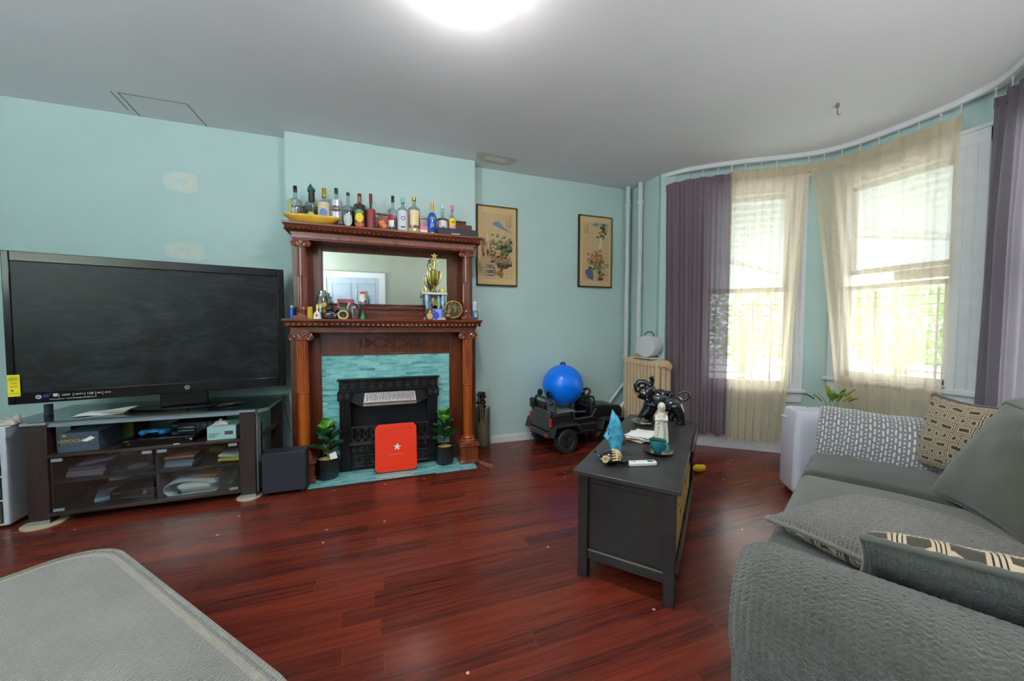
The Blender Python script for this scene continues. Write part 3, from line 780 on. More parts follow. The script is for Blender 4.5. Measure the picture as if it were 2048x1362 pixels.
# ------------------------------------------------------------------ potted fiddle-leaf plants
POT = mat('black_ribbed_ceramic', (22, 24, 26), .3, coat=.3)
SOIL = mat('tan_moss', (196, 160, 92), .9, var=.2, vs=60, bump=.5, bs=200)
LG = mat('fig_leaf_dark', (30, 82, 38), .3, var=.35, vs=14, coat=.2); LG2 = mat('fig_leaf_bright', (78, 150, 42), .35, var=.2, vs=14, coat=.2)
STEM = mat('plant_stem', (110, 120, 60), .6)
def leaf(mb, base, dirv, length, width, droop, roll=0):
    d = Vector(dirv).normalized(); side = d.cross(Vector((0, 0, 1)))
    if side.length < .1: side = Vector((1, 0, 0))
    side.normalize(); up = side.cross(d); nu, nv = 8, 6
    def fn(u, v):
        t_ = u; s_ = (v - .5) * 2; w_ = width * (math.sin(min(1, t_ * 1.05) ** 1.35 * PI) ** .7 * (.75 + .45 * t_) + .03)
        c = Vector(base) + d * length * t_ - Vector((0, 0, 1)) * droop * length * t_ * t_
        q = c + side * s_ * w_ * .5 + up * (.22 * width * s_ * s_ + .03 * width * math.sin(t_ * 18) * abs(s_) - .0)
        return q
    mb.grid(fn, nu, nv)
def fiddle(x, y, z, r, h, lab, seed, H_):
    rnd = random.Random(seed); t = thing('potted_fiddle_leaf_plant', lab, 'potted plant', (x, y, z))
    MB().lathe([(0, z), (r * .82, z), (r * .97, z + .015), (r, z + h * .5), (r * .99, z + h), (r * .9, z + h), (r * .88, z + h - .02), (0, z + h - .02)], (x, y, 0), 120, flute=.035, fn=30).build('plant_pot', POT, t, smooth=.9)
    MB().lathe([(0, z + h - .004), (r * .5, z + h - .006), (r * .88, z + h - .016)], (x, y, 0), 24).build('soil', SOIL, t)
    MB().tube([(x, y, z + h - .02), (x + .004, y, z + h + H_ * .5), (x - .004, y, z + h + H_ * .8)], [.007, .006, .004], 8).build('stem', STEM, t)
    m = MB(); n = 12
    for i in range(n):
        f = i / (n - 1); a = i * 2.4 + seed; el = .5 + f * .55; zz = z + h + .03 + f * H_ * .62
        if f > .72: m.m(1); 
        else: m.m(0)
        L_ = (.165 - .035 * f); leaf(m, (x, y, zz), (math.cos(a) * math.cos(el) * (1 if x < 0 or math.cos(a) < .5 else .8), math.sin(a) * math.cos(el) * .6, math.sin(el)), L_ * 1.12, .112 + .012 * (f > .7), .22)
    m.build('foliage', [LG, LG2], t, smooth=3)
    return t
pl = fiddle(-.475, 3.455, .007, .088, .175, 'fiddle-leaf plant in black ribbed pot left of the fireplace, with white tag', 1, .32)
m = MB(); m.x(Matrix.Translation((-.42, 3.40, .19)) @ Matrix.Rotation(-.35, 4, 'Y') @ Matrix.Rotation(-.3, 4, 'X')); m.bx(-.028, .028, -.001, .001, -.012, .045)
m.build('price_tag', mat('white_paper', (235, 235, 232), .8), pl)
fiddle(.532, 3.455, .007, .083, .175, 'fiddle-leaf plant in black ribbed pot right of the fireplace', 4, .36)

# ------------------------------------------------------------------ floor vase beside the mantel
CG = glass('clear_glass', (238, 244, 244), .16)
t = thing('glass_floor_vase', 'tall clear glass cylinder vase on the floor beside the mantel', 'vase', (1.0, 3.792, 0))
r = .082
MB().lathe([(0, .004), (r, .004), (r, .44), (r - .004, .44), (r - .004, .02), (0, .02)], (1.0, 3.792, 0), 32).build('vase_glass', CG, t)
STR = mat('dry_straw', (206, 180, 130), .8, var=.15, vs=20); rnd = random.Random(5)
m = MB()
for i in range(46):
    a = rnd.uniform(0, 6.28); q = rnd.uniform(.0, .055); cx, cy = 1.0 + q * math.cos(a), 3.79 + q * math.sin(a); pts = []
    hh_ = rnd.uniform(.12, .3)
    for k in range(6): pts.append((1.0 + (cx - 1.0) * (1 + .1 * k) + rnd.uniform(-.014, .014), 3.79 + (cy - 3.79) + rnd.uniform(-.014, .014), .025 + hh_ * k / 5))
    m.tube(pts, rnd.uniform(.003, .008), 5)
for dx, top in ((-.035, .60), (-.01, .62), (.03, .58), (.04, .64), (.045, .72), (.05, .66)):
    m.tube([(1.0 + dx * .4, 3.79, .05), (1.0 + dx * .8, 3.79, .35), (1.0 + dx * 1.3, 3.78, top)], [.007, .005, .0015], 5)
tag(m.build('dried_grass_bundle', STR, loc=(1.0, 3.79, .025)), 'bundle of pale dried grass standing in the glass floor vase', 'dried grass')
m = MB(); rnd = random.Random(8)
for i in range(70): m.ell((.985 + rnd.gauss(0, .018), 3.80 + rnd.gauss(0, .014), .52 + rnd.uniform(-.09, .085)), (rnd.uniform(.008, .02), rnd.uniform(.008, .018), rnd.uniform(.01, .02)), 7, rings=5)
m.bx(.96, 1.01, 3.80, 3.83, .22, .46)
tag(m.build('black_feather_fan', mat('black_feathers', (28, 26, 30), .7, bump=.6, bs=90), loc=(.98, 3.8, .42)), 'dark fluffy bundle at the rim of the floor vase', 'feather bundle')
# ================================================================== television, console and what is on it
BLKG = mat('gloss_black_plastic', (10, 11, 13), .14, coat=.15, var=.02, spec=.4)
BLKM = mat('matt_black_plastic', (24, 25, 28), .5, var=.05)
WHT = mat('white_plastic', (232, 232, 236), .35, var=.02)
PAPER = mat('white_paper', (235, 235, 232), .8)
t_ = NT('smeared_lcd'); v = t_.coord('Object', (1.0, 1, 1.6)); f, _ = t_.noise(v, 1.5, 6, .6, 2.6); g2, _ = t_.noise(t_.coord('Object', (1.5, 1, 5)), 1.8, 5, .65, 2.5)
k = t_.math('MULTIPLY', f, g2); c = t_.ramp(k, [(.2, lin((8, 9, 12))), (.5, lin((46, 52, 61)))]); ro = t_.math('ADD', .26, t_.math('MULTIPLY', k, .5))
LCD = t_.done(t_.bsdf(c, ro, 0, 0, None, 0, .32))
TVA = math.radians(90 - 77.7)          # panel turned towards the right
TX = Matrix.Translation((-1.541, 3.412, 1.30)) @ Matrix.Rotation(TVA, 4, 'Z')
TV = thing('television', 'large black flat-screen television with smeared dark screen', 'television', (-1.54, 3.5, .70), TVA)
hw, hh = .755, .493
m = MB().x(TX); m.prism(rrect(-hw, hw, -hh, hh, .03), -.0, .05, Matrix(((1, 0, 0, 0), (0, 0, 1, 0), (0, 1, 0, 0), (0, 0, 0, 1)))); m.bx(-hw + .1, hw - .1, .05, .11, -hh + .08, hh - .1)
m.build('housing', BLKM, TV, bev=.006)
sx0, sx1, sz0, sz1 = -.722, .705, -.415, .43
m = MB().x(TX)
m.bx(-hw, sx0, -.012, .004, -hh, hh).bx(sx1, hw, -.012, .004, -hh, hh).bx(sx0, sx1, -.012, .004, sz1, hh).bx(sx0, sx1, -.012, .004, -hh, sz0)
m.build('bezel', BLKG, TV, bev=.004)
MB().x(TX).bx(sx0, sx1, -.004, .0, sz0, sz1).build('screen', LCD, TV)
TXf = TX @ Matrix(((1, 0, 0, 0), (0, 0, -1, -.0126), (0, 1, 0, 0), (0, 0, 0, 1)))
m = MB()
def ringlogo(x, y, r):
    m.x(TXf); n = 20
    A = [m.v((x + r * math.cos(i * 2 * PI / n), y + r * math.sin(i * 2 * PI / n), .0006)) for i in range(n)]; B = [m.v((x + r * .8 * math.cos(i * 2 * PI / n), y + r * .8 * math.sin(i * 2 * PI / n), .0006)) for i in range(n)]
    for i in range(n): m.f([A[i], A[(i + 1) % n], B[(i + 1) % n], B[i]])
    m.x(Matrix.Identity(4)); text_mb(m, 'W', r * 1.5, TXf @ Matrix.Translation((x, y, .0006)))
    m.x(TXf).bx(x - r * .45, x + r * .45, y - r * .62, y - r * .5, 0, .0008)
ringlogo(.115, -.452, .0155)
m.x(Matrix.Identity(4)); m.build('maker_logo', mat('silver_print', (190, 195, 200), .3, .6), TV, smooth=0)
m = MB(); ringlogo(-.625, -.452, .0135); m.x(Matrix.Identity(4))
for s, x, sz in (('55', -.588, .0), ('|', -.535, .026), ('1080P', -.505, .016), ('|', -.472, .026), ('HDTV', -.445, .015), ('|', -.418, .026), ('120', -.393, .022), ('|', -.366, .026), ('SRS', -.35, .013), ('|', -.333, .026), ('HDMI', -.308, .012)):
    if sz: text_mb(m, s, sz, TXf @ Matrix.Translation((x, -.449, .0006)))
for i in range(3): m.x(TXf).bx(-.562, -.541, -.441 - i * .007, -.436 - i * .007, 0, .0006)
m.x(Matrix.Identity(4)); text_mb(m, 'Westinghouse - www.westinghousedigital.com', .0115, TXf @ Matrix.Translation((-.47, -.4725, .0006)))
m.build('spec_sticker_print', mat('white_print', (215, 218, 225), .5), TV, smooth=0)
m = MB(); text_mb(m, '55"', .026, TXf @ Matrix.Translation((-.588, -.449, .0006))); m.build('spec_sticker_number', mat('blue_print', (30, 90, 225), .5), TV, smooth=0)
m = MB().x(TXf).m(0).bx(-.752, -.700, -.44, -.30, 0, .001).m(1)
for zz, w_ in ((-.312, .04), (-.320, .036), (-.326, .04), (-.345, .03), (-.372, .034), (-.38, .03), (-.42, .04)): m.bx(-.726 - w_ / 2, -.726 + w_ / 2, zz - .001, zz + .001, 0, .0014)
m.bx(-.738, -.728, -.405, -.397, 0, .0014); m.x(Matrix.Identity(4)); 
text_mb(m, 'ENERGY', .012, TXf @ Matrix.Translation((-.728, -.3325, .0014))); text_mb(m, 'GUIDE', .011, TXf @ Matrix.Translation((-.728, -.356, .0014)))
m.build('energy_label', [mat('yellow_label', (236, 222, 24), .6), mat('label_ink', (60, 56, 20), .6)], TV, smooth=0)
m = MB(); m.prism([(-1.60, 3.44), (-1.33, 3.50), (-1.34, 3.55), (-1.61, 3.49)], .705, .83); m.build('stand_neck', BLKG, TV, bev=.004)
def base(u, v):
    a = -PI / 2 + (u - .5) * 2 * 1.25; r = .16 + .26 * v; return (-1.50 + r * 1.25 * math.sin((u - .5) * 2.6) , 3.60 - r * .62 * math.cos((u - .5) * 2.6), .6925 + .012 * (1 - v))
m = MB(); pts = [(-1.50 + .42 * math.sin(a) * 1.0, 3.62 - .26 * math.cos(a)) for a in [(-1.15 + 2.3 * i / 20) for i in range(21)]] + [(-1.25, 3.60), (-1.75, 3.60)]
m.prism(pts, .6915, .703); m.build('stand_foot', BLKG, TV, bev=.003)

# ------------------------------------------------------------------ console
WEN = wood('wenge_laminate', (36, 27, 26), (58, 43, 39), 'z', 4, .4, .1)
WENX = wood('wenge_laminate_shelf', (40, 29, 27), (66, 48, 42), 'x', 4, .35, .1)
GREYM = mat('grey_metal_paint', (150, 160, 170), .35, .3)
GLT = glass('green_tinted_glass', (176, 214, 204), .3, .02)
CS = thing('media_console', 'dark wood media console with glass top and glass doors under the television', 'tv stand', (-1.56, 3.5, 0))
top = [(-2.17, 3.215), (-.93, 3.215), (-.86, 3.30), (-.86, 3.84), (-2.33, 3.84), (-2.33, 3.38)]
m = MB(); m.prism(top, .684, .6905); m.build('glass_top', GLT, CS, bev=.001)
m = MB(); m.bx(-2.17, -.935, 3.235, 3.26, .648, .6835).bx(-.895, -.87, 3.30, 3.83, .655, .6835).bx(-2.32, -2.295, 3.38, 3.83, .655, .6835).bx(-2.3, -.87, 3.81, 3.83, .655, .6835)
m.bar((-2.18, 3.24, .668), (-2.31, 3.39, .668), .02, .03).bar((-.925, 3.24, .668), (-.885, 3.31, .668), .02, .03)
m.build('grey_rail', GREYM, CS, bev=.002)
def cleg(x0, x1, y0, y1, name='leg'):
    m = MB(); m.prism([(x0, y0), (x1, y0), (x1 + .0, y1), (x1 - .02, y1 + .03), (x0, y1 + .03)], .012, .668); l = m.build(name, WEN, CS, bev=.003); return l
l = cleg(-2.20, -2.095, 3.225, 3.30); MB().prism([(-2.215, 3.215), (-2.09, 3.215), (-2.075, 3.31), (-2.15, 3.37), (-2.22, 3.34)], .668, .684).build('leg_cap', GREYM, l, bev=.002)
m = MB().lathe([(0, 0), (.105, 0), (.105, .006), (.09, .012), (0, .012)], (-2.15, 3.27, 0), 36); f_ = m.build('foot_plate', mat('tan_felt_plate', (186, 168, 138), .5), l); 
MB().bx(-2.2, -2.095, 3.221, 3.226, .012, .035).build('leg_shoe', GREYM, l)
l = cleg(-1.035, -.94, 3.225, 3.30); MB().prism([(-1.045, 3.215), (-.93, 3.215), (-.92, 3.34), (-1.04, 3.34)], .668, .684).build('leg_cap', GREYM, l, bev=.002)
MB().lathe([(0, 0), (.085, 0), (.085, .006), (.07, .012), (0, .012)], (-.995, 3.27, 0), 36).build('foot_plate', mat('tan_felt_plate', (0, 0, 0)), l)
MB().bx(-1.035, -.94, 3.221, 3.226, .012, .035).build('leg_shoe', GREYM, l)
MB().bx(-.938, -.93, 3.25, 3.33, .04, .66).build('side_strip', GREYM, CS)
cleg(-2.28, -2.2, 3.72, 3.78); cleg(-.96, -.885, 3.72, 3.78)
m = MB(); m.bx(-2.10, -1.035, 3.225, 3.76, .445, .465); m.build('upper_shelf', WENX, CS, bev=.002)
m = MB(); m.bx(-2.10, -1.035, 3.25, 3.75, .262, .278); m.build('middle_shelf', WENX, CS, bev=.002)
m = MB(); m.bx(-2.10, -1.035, 3.225, 3.76, .055, .078); m.build('bottom_shelf', WENX, CS, bev=.002)
m = MB(); m.bx(-1.552, -1.535, 3.25, 3.74, .078, .445); m.build('center_divider', WEN, CS)
m = MB(); m.bx(-2.10, -2.085, 3.24, 3.75, .078, .445); m.build('side_panel', WEN, CS); MB().bx(-1.05, -1.035, 3.24, 3.75, .078, .445).build('side_panel', WEN, CS)
MB().bx(-.935, -.90, 3.35, 3.72, .44, .455).build('side_shelf', WENX, CS)
DG = glass('smoky_door_glass', (236, 240, 240), .03, .02)
for xa, xb in ((-2.083, -1.556), (-1.532, -1.052)):
    d = MB().bx(xa, xb, 3.229, 3.234, .083, .440).build('glass_door', DG, CS, bev=.0)
    tagx = (xa + .03, xb - .03) if xa < -2 else (xa + .03, xb - .03)
    for xx in tagx: MB().bx(xx - .027, xx + .027, 3.226, 3.237, .418, .438).build('door_clip', GREYM, d)
    xx = xa + .03 if xa < -2 else xb - .03; MB().bx(xx - .027, xx + .027, 3.226, 3.237, .085, .102).build('door_clip', GREYM, d)

def solo(mb, name, mats, lab, cat, loc, group=None, **k):
    return tag(mb.build(name, mats, loc=loc, **k), lab, cat, group)
# items on the open shelf
SH = .4655
t = thing('shoebox', 'dark grey shoebox lying upside down at the left of the open shelf', 'box', (-1.98, 3.36, SH))
GB = mat('slate_cardboard', (66, 76, 92), .6, var=.06)
m = MB(); m.bx(-2.065, -1.855, 3.262, 3.50, SH, SH + .04).bx(-2.058, -1.862, 3.268, 3.495, SH + .04, SH + .128); m.build('box_body', GB, t, bev=.002)
m = MB(); text_mb(m, 'MAHOGANY', .031, XY((-1.985, 3.2675, SH + .075), (-1, 0, 0), (0, 0, -1))); m.x(Matrix.Identity(4)); m.ell((-2.035, 3.267, SH + .11), (.010, .001, .006), 8)
m.build('gold_lettering', mat('gold_print', (206, 190, 90), .4, .4), t, smooth=0)
m = MB(); m.f([m.v(p) for p in ((-1.95, 3.266, SH + .07), (-1.92, 3.262, SH + .064), (-1.875, 3.262, SH + .085), (-1.90, 3.266, SH + .10))]); m.build('torn_label', PAPER, t)
t = thing('brown_shoebox', 'olive brown shoebox behind the dark grey shoebox', 'box', (-1.93, 3.62, SH))
m = MB(); m.bx(-2.03, -1.80, 3.515, 3.73, SH, SH + .15); m.build('box_body', mat('olive_cardboard', (88, 78, 48), .7), t, bev=.003)
m = MB(); m.bx(-2.035, -1.795, 3.51, 3.735, SH + .12, SH + .158); m.build('box_lid', mat('olive_cardboard_lid', (104, 92, 58), .7), t, bev=.003)
t = thing('set_top_box', 'wide black recorder box at the front of the open shelf', 'set-top box', (-1.53, 3.36, SH))
MB().bx(-1.735, -1.325, 3.25, 3.46, SH, SH + .052).build('case', BLKG, t, bev=.004)
m = MB(); text_mb(m, 'SONY', .011, XY((-1.705, 3.2492, SH + .042), (1, 0, 0), (0, 0, 1))); m.bx(-1.702, -1.688, 3.2485, 3.25, SH + .02, SH + .022).bx(-1.349, -1.335, 3.248, 3.25, SH + .022, SH + .034).bx(-1.375, -1.355, 3.248, 3.25, SH + .04, SH + .041)
m.build('front_print', mat('silver_print', (0, 0, 0)), t, smooth=0)
t = thing('disc_player', 'black disc player with round button pad, stacked behind the recorder', 'disc player', (-1.43, 3.58, SH))
MB().bx(-1.565, -1.275, 3.47, 3.70, SH + .0, SH + .10).build('case', BLKM, t, bev=.004)
m = MB(); m.bx(-1.51, -1.41, 3.467, 3.47, SH + .062, SH + .066).bx(-1.545, -1.515, 3.467, 3.47, SH + .08, SH + .084)
for dx, dz in ((0, 0), (.013, 0), (-.013, 0), (0, .011), (0, -.011), (-.04, .008), (-.04, -.008), (.035, .008), (.035, -.004)): m.ell((-1.345 + dx, 3.468, SH + .072 + dz), (.004, .002, .003), 8, rings=4)
m.build('button', mat('silver_print', (0, 0, 0)), t)
BLUE = mat('blue_gamepad_plastic', (18, 108, 160), .3, coat=.3)
m = MB(); c0 = Vector((-1.60, 3.37, SH + .078))
m.ell(c0, (.065, .035, .018), 16).ell(c0 + Vector((-.062, -.02, -.004)), (.025, .04, .022), 12, rotZ(.5)).ell(c0 + Vector((.062, -.02, -.004)), (.025, .04, .022), 12, rotZ(-.5))
t = thing('game_controller', 'blue game controller lying on the recorder box', 'game controller', (-1.60, 3.37, SH + .053)); m.build('controller_body', BLUE, t, remesh=.004)
for dx in (-.03, .03): MB().cyl(c0 + Vector((dx, -.01, .012)), c0 + Vector((dx, -.01, .028)), .009, 12).build('thumbstick', BLKM, t)
t = thing('mint_box', 'pale mint cardboard box with barcode at the right of the open shelf', 'box', (-1.13, 3.36, SH))
MINT = mat('mint_cardboard', (158, 194, 190), .6, var=.03)
MB().bx(-1.25, -1.07, 3.262, 3.47, SH, SH + .10).build('box_body', MINT, t, bev=.0015)
m = MB(); 
for i in range(12): m.bx(-1.135 + i * .0038, -1.133 + i * .0038 + (i % 3) * .0006, 3.2605, 3.2625, SH + .035, SH + .062)
m.build('barcode', mat('dark_ink', (50, 60, 66), .6), t, smooth=0)
for i in range(3): MB().bx(-1.24, -1.2 + .012 * i, 3.2608, 3.2625, SH + .02 + i * .012, SH + .024 + i * .012).build('printed_line', mat('dark_ink', (50, 60, 66), .6), t, smooth=0)
MB().bx(-1.142, -1.136, 3.2603, 3.2625, SH + .035, SH + .062).build('pink_stripe', mat('pink_ink', (180, 60, 110), .6), t)
m = MB(); rnd = random.Random(2)
def crumple(mb, cx, cy, cz, rx, ry, rz, seed):
    def fn(u, v):
        x = cx + rx * (u - .5) * 2; y = cy + ry * (v - .5) * 2
        return (x, y, cz + rz * (mnoise.noise(Vector((u * 4 + seed, v * 4, 0))) + .5) * (1 - (2 * u - 1) ** 4) * (1 - (2 * v - 1) ** 4) + .001)
    mb.grid(fn, 14, 12)
crumple(m, -1.185, 3.345, SH + .101, .055, .05, .035, 3)
solo(m, 'crumpled_tissue', mat('pinkish_tissue', (226, 208, 208), .9), 'crumpled pinkish tissue on top of the mint box', 'tissue', (-1.185, 3.345, SH + .101), solid=.002, smooth=3)
m = MB().bx(-1.44, -1.405, 3.232, 3.244, SH, SH + .004); solo(m, 'paper_scrap', mat('pinkish_tissue', (0, 0, 0)), 'tiny pink paper scrap on the front edge of the open shelf', 'paper scrap', (-1.42, 3.238, SH))
# cables behind
for i, (c_, pts) in enumerate((((30, 120, 110), [(-1.62, 3.76, .50), (-1.65, 3.79, .60), (-1.60, 3.80, .66)]), ((20, 20, 20), [(-1.58, 3.76, .47), (-1.60, 3.79, .58), (-1.54, 3.80, .72)]), ((150, 150, 40), [(-1.47, 3.77, .47), (-1.49, 3.80, .58), (-1.45, 3.80, .70)]), ((20, 20, 20), [(-1.40, 3.77, .58), (-1.44, 3.80, .62), (-1.38, 3.80, .70)]))):
    P = [Vector(p) for p in pts]; Q = [P[0].lerp(P[1], a / 5).lerp(P[1].lerp(P[2], a / 5), a / 5) for a in range(6)]
    lab = ('teal cable', 'left black cable', 'yellow cable', 'right black cable')[i] + ' rising behind the shelf under the television'
    solo(MB().tube(Q, .004, 6), 'cable', mat('cable_%d' % i, c_, .5), lab, 'cable', P[0])
# inside, left door, middle shelf
S2 = .2785; S3 = .0785
def boxes(lst, name, lab, cat, x, y, z, w, d, hs, rot=0, grp=None):
    """stack of flat cases, each its own object"""
    zz = z
    for i, (h_, c_, ml, l_) in enumerate(hs):
        M_ = Matrix.Translation((x + ((i * 37) % 5 - 2) * .003, y, zz)) @ Matrix.Rotation(rot + ((i * 53) % 7 - 3) * .02, 4, 'Z')
        o = MB().x(M_).bx(-w / 2, w / 2, -d / 2, d / 2, 0, h_).build(name, mat(ml, c_, .4), loc=(x, y, zz), bev=.0015)
        tag(o, l_, cat, grp); zz += h_ + .0006
boxes(0, 'disc_case', '', 'case', -1.955, 3.375, S2, .20, .135, [(.026, (120, 132, 146), 'grey_case', 'lowest grey disc case of the stack behind the left glass door'), (.013, (206, 110, 80), 'rust_case', 'rust-edged disc case in the stack behind the left glass door'), (.026, (86, 96, 124), 'navy_case', 'navy disc case in the stack behind the left glass door')])
m = MB().x(Matrix.Translation((-1.93, 3.40, S2 + .071)) @ Matrix.Rotation(.12, 4, 'Z') @ Matrix.Rotation(-.12, 4, 'Y')); m.bx(-.09, .09, -.06, .06, 0, .026)
solo(m, 'grey_pouch', mat('grey_pouch', (140, 142, 160), .6), 'grey rounded pouch tilted on top of the left disc-case stack', 'pouch', (-1.93, 3.40, S2 + .07), bev=.01)
m = MB().x(Matrix.Translation((-1.72, 3.39, S2)) @ Matrix.Rotation(.15, 4, 'Z')); m.bx(-.115, .115, -.075, .075, 0, .022)
solo(m, 'dark_album', mat('dark_album', (76, 84, 98), .4), 'flat dark album lying beside the left disc-case stack', 'album', (-1.72, 3.39, S2), bev=.002)
solo(MB().lathe([(.012, .0), (.058, .0), (.058, .0015), (.012, .0015)], (-1.70, 3.36, S2 + .0225), 28), 'loose_disc', mat('disc_label', (190, 170, 150), .3, .3, var=.2, vs=30), 'loose printed disc lying on the dark album', 'disc', (-1.70, 3.36, S2 + .0225))
m = MB().x(Matrix.Translation((-1.73, 3.58, S2)) @ Matrix.Rotation(.1, 4, 'Y')); m.bx(-.07, .07, -.05, .05, .0, .09)
solo(m, 'colourful_box', mat('purple_orange_box', (120, 60, 90), .5, var=.6, vs=25), 'small colourful box at the back behind the left glass door', 'box', (-1.73, 3.58, S2), bev=.002)
solo(MB().bx(-1.67, -1.58, 3.56, 3.70, S2, S2 + .115), 'blue_folder', mat('slate_folder', (104, 120, 148), .5), 'slate blue folder box beside the divider behind the left door', 'folder', (-1.62, 3.63, S2), bev=.002)
m = MB().tube([(-1.60, 3.34, S2 + .012), (-1.63, 3.38, S2 + .02), (-1.59, 3.42, S2 + .012), (-1.57, 3.36, S2 + .016)], .006, 6)
solo(m, 'coiled_cable', BLKM, 'short black cord coiled near the divider behind the left door', 'cord', (-1.6, 3.38, S2))
t = thing('game_console', 'black game console with silver button behind the left glass door', 'game console', (-1.70, 3.40, S3))
MB().bx(-1.83, -1.565, 3.29, 3.50, S3, S3 + .075).build('case', BLKG, t, bev=.006)
MB().lathe([(0, 0), (.0125, 0), (.0125, .003), (0, .004)], (-1.635, 3.29, S3 + .047), 18, M=Matrix.Rotation(PI / 2, 3, 'X')).build('power_button', mat('chrome', (210, 210, 210), .15, 1), t)
m = MB(); text_mb(m, 'XBOX 360', .009, XY((-1.79, 3.2893, S3 + .055), (1, 0, 0), (0, 0, 1))); m.build('front_print', mat('grey_print', (120, 124, 130), .5), t, smooth=0)
m = MB().x(Matrix.Translation((-1.905, 3.42, S3)) @ Matrix.Rotation(.4, 4, 'Z')); m.bx(-.06, .06, -.1, .1, 0, .03)
solo(m, 'blue_case', mat('slate_blue_case', (130, 164, 190), .4), 'slate blue case lying left of the game console', 'case', (-1.905, 3.42, S3), bev=.008)
# behind right door
boxes(0, 'game_case', '', 'case', -1.44, 3.375, S2, .175, .14, [(.024, (150, 158, 178), 'case_a', 'lowest pale grey game case of the stack behind the right door'), (.022, (116, 130, 152), 'case_b', 'second slate game case of the stack behind the right door'), (.016, (60, 66, 78), 'case_c', 'third dark game case of the stack behind the right door'), (.012, (226, 140, 100), 'case_d', 'topmost orange-grey game case of the stack behind the right door')])
solo(MB().bx(-1.36, -1.22, 3.58, 3.70, S2, S2 + .07), 'green_carton', mat('olive_green_carton', (110, 124, 40), .6), 'small olive green carton at the back behind the right door', 'carton', (-1.29, 3.64, S2), bev=.002)
def wavy(mb, x0, x1, y0, y1, z, th, amp, ph):
    def fn(u, v): return (x0 + (x1 - x0) * u, y0 + (y1 - y0) * v, z + amp * math.sin(u * 5 + ph) * (1 - v * .6))
    mb.grid(fn, 12, 4); return mb
o = wavy(MB(), -1.20, -1.06, 3.29, 3.52, S2 + .018, .01, .004, .4); solo(o, 'yellow_folder', mat('yellow_folder', (214, 206, 60), .6), 'yellow folder under loose papers at the right end behind the glass', 'folder', (-1.13, 3.4, S2), solid=.02, smooth=3)
o = wavy(MB(), -1.20, -1.06, 3.30, 3.54, S2 + .045, .01, .006, 1.2); solo(o, 'loose_papers', PAPER, 'loose papers lying on the yellow folder', 'papers', (-1.13, 3.4, S2 + .03), solid=.014, smooth=3)
t = thing('ring_binder', 'thick white ring binder full of papers behind the right glass door', 'binder', (-1.36, 3.39, S3))
WB = mat('white_vinyl', (216, 220, 224), .35)
m = MB(); m.bx(-1.50, -1.21, 3.27, 3.50, S3, S3 + .004); m.build('back_cover', WB, t)
def sp(u, v): a = -PI / 2 - u * PI; return (-1.475 + .045 * math.cos(a), 3.27 + .23 * v, S3 + .045 + .042 * math.sin(a))
MB().grid(sp, 12, 2).build('spine', WB, t, solid=.004, smooth=3)
def cv(u, v): return (-1.475 + .26 * u, 3.27 + .23 * v, S3 + .087 + .012 * math.sin(u * 4) - .02 * u * u)
MB().grid(cv, 12, 2).build('front_cover', WB, t, solid=.004, smooth=3)
def pg(u, v): return (-1.44 + .20 * u + .02 * v, 3.275 + .21 * v, S3 + .038 + .006 * math.sin(u * 3))
MB().grid(pg, 10, 2).build('page_block', PAPER, t, solid=.06, smooth=3)
MB().tube([(-1.462, 3.275, S3 + .045 + .0), (-1.43, 3.275, S3 + .03), (-1.43, 3.275, S3 + .01)], .012, 8).build('binder_ring', BLKM, t)
o = wavy(MB(), -1.36, -1.22, 3.31, 3.49, S3 + .106, .01, .003, .2); solo(o, 'orange_paper', mat('orange_card', (216, 130, 50), .6), 'orange card tucked on top of the white ring binder', 'card', (-1.29, 3.4, S3 + .1), solid=.003, smooth=3)
m = MB().x(Matrix.Translation((-1.16, 3.42, S3)) @ Matrix.Rotation(-.5, 4, 'Z')); m.bx(-.02, .02, -.12, .12, 0, .085)
solo(m, 'magazine', mat('magazine_cover', (110, 120, 124), .4, var=.6, vs=16), 'colourful magazine standing slanted right of the ring binder', 'magazine', (-1.16, 3.42, S3))
# on the glass top
for i in range(4):
    def fn(u, v, i=i): return (-2.02 + .25 * u + .01 * i, 3.30 + .1 * v + i * .012 + .05 * u, .6915 + .002 + i * .0045 + .02 * (u ** 3) * (i * .25) + .003 * math.sin(u * 7 + i))
    solo(MB().grid(fn, 10, 5), 'paper_sheet', PAPER, ('bottom', 'second', 'third', 'topmost')[i] + ' white paper sheet of the loose pile on the glass console top', 'paper', (-1.9, 3.35, .6912 + i * .0045), 'loose papers on the glass top', solid=.001, smooth=3)
t = thing('remote_control', 'slim black remote control on the right of the glass console top', 'remote control', (-1.15, 3.42, .6915), .55)
m = MB().x(Matrix.Translation((-1.15, 3.42, .6915)) @ Matrix.Rotation(.55, 4, 'Z')); m.bx(-.085, .085, -.021, .021, 0, .016); m.build('remote_body', BLKG, t, bev=.004)
m = MB().x(Matrix.Translation((-1.15, 3.42, .708)) @ Matrix.Rotation(.55, 4, 'Z'))
for i in range(7):
    for j in range(3): m.ell((-.06 + i * .018, -.011 + j * .011, 0), (.004, .003, .0015), 6, rings=4)
m.build('remote_button', mat('grey_buttons', (120, 120, 124), .5), t)
solo(MB().lathe([(0, 0), (.022, 0), (.022, .075), (0, .075)], (-2.235, 3.47, .6915), 16), 'small_canister', mat('blue_grey_can', (70, 78, 100), .4), 'small blue-grey canister on the glass top under the left end of the television', 'canister', (-2.235, 3.47, .6915), bev=.002)

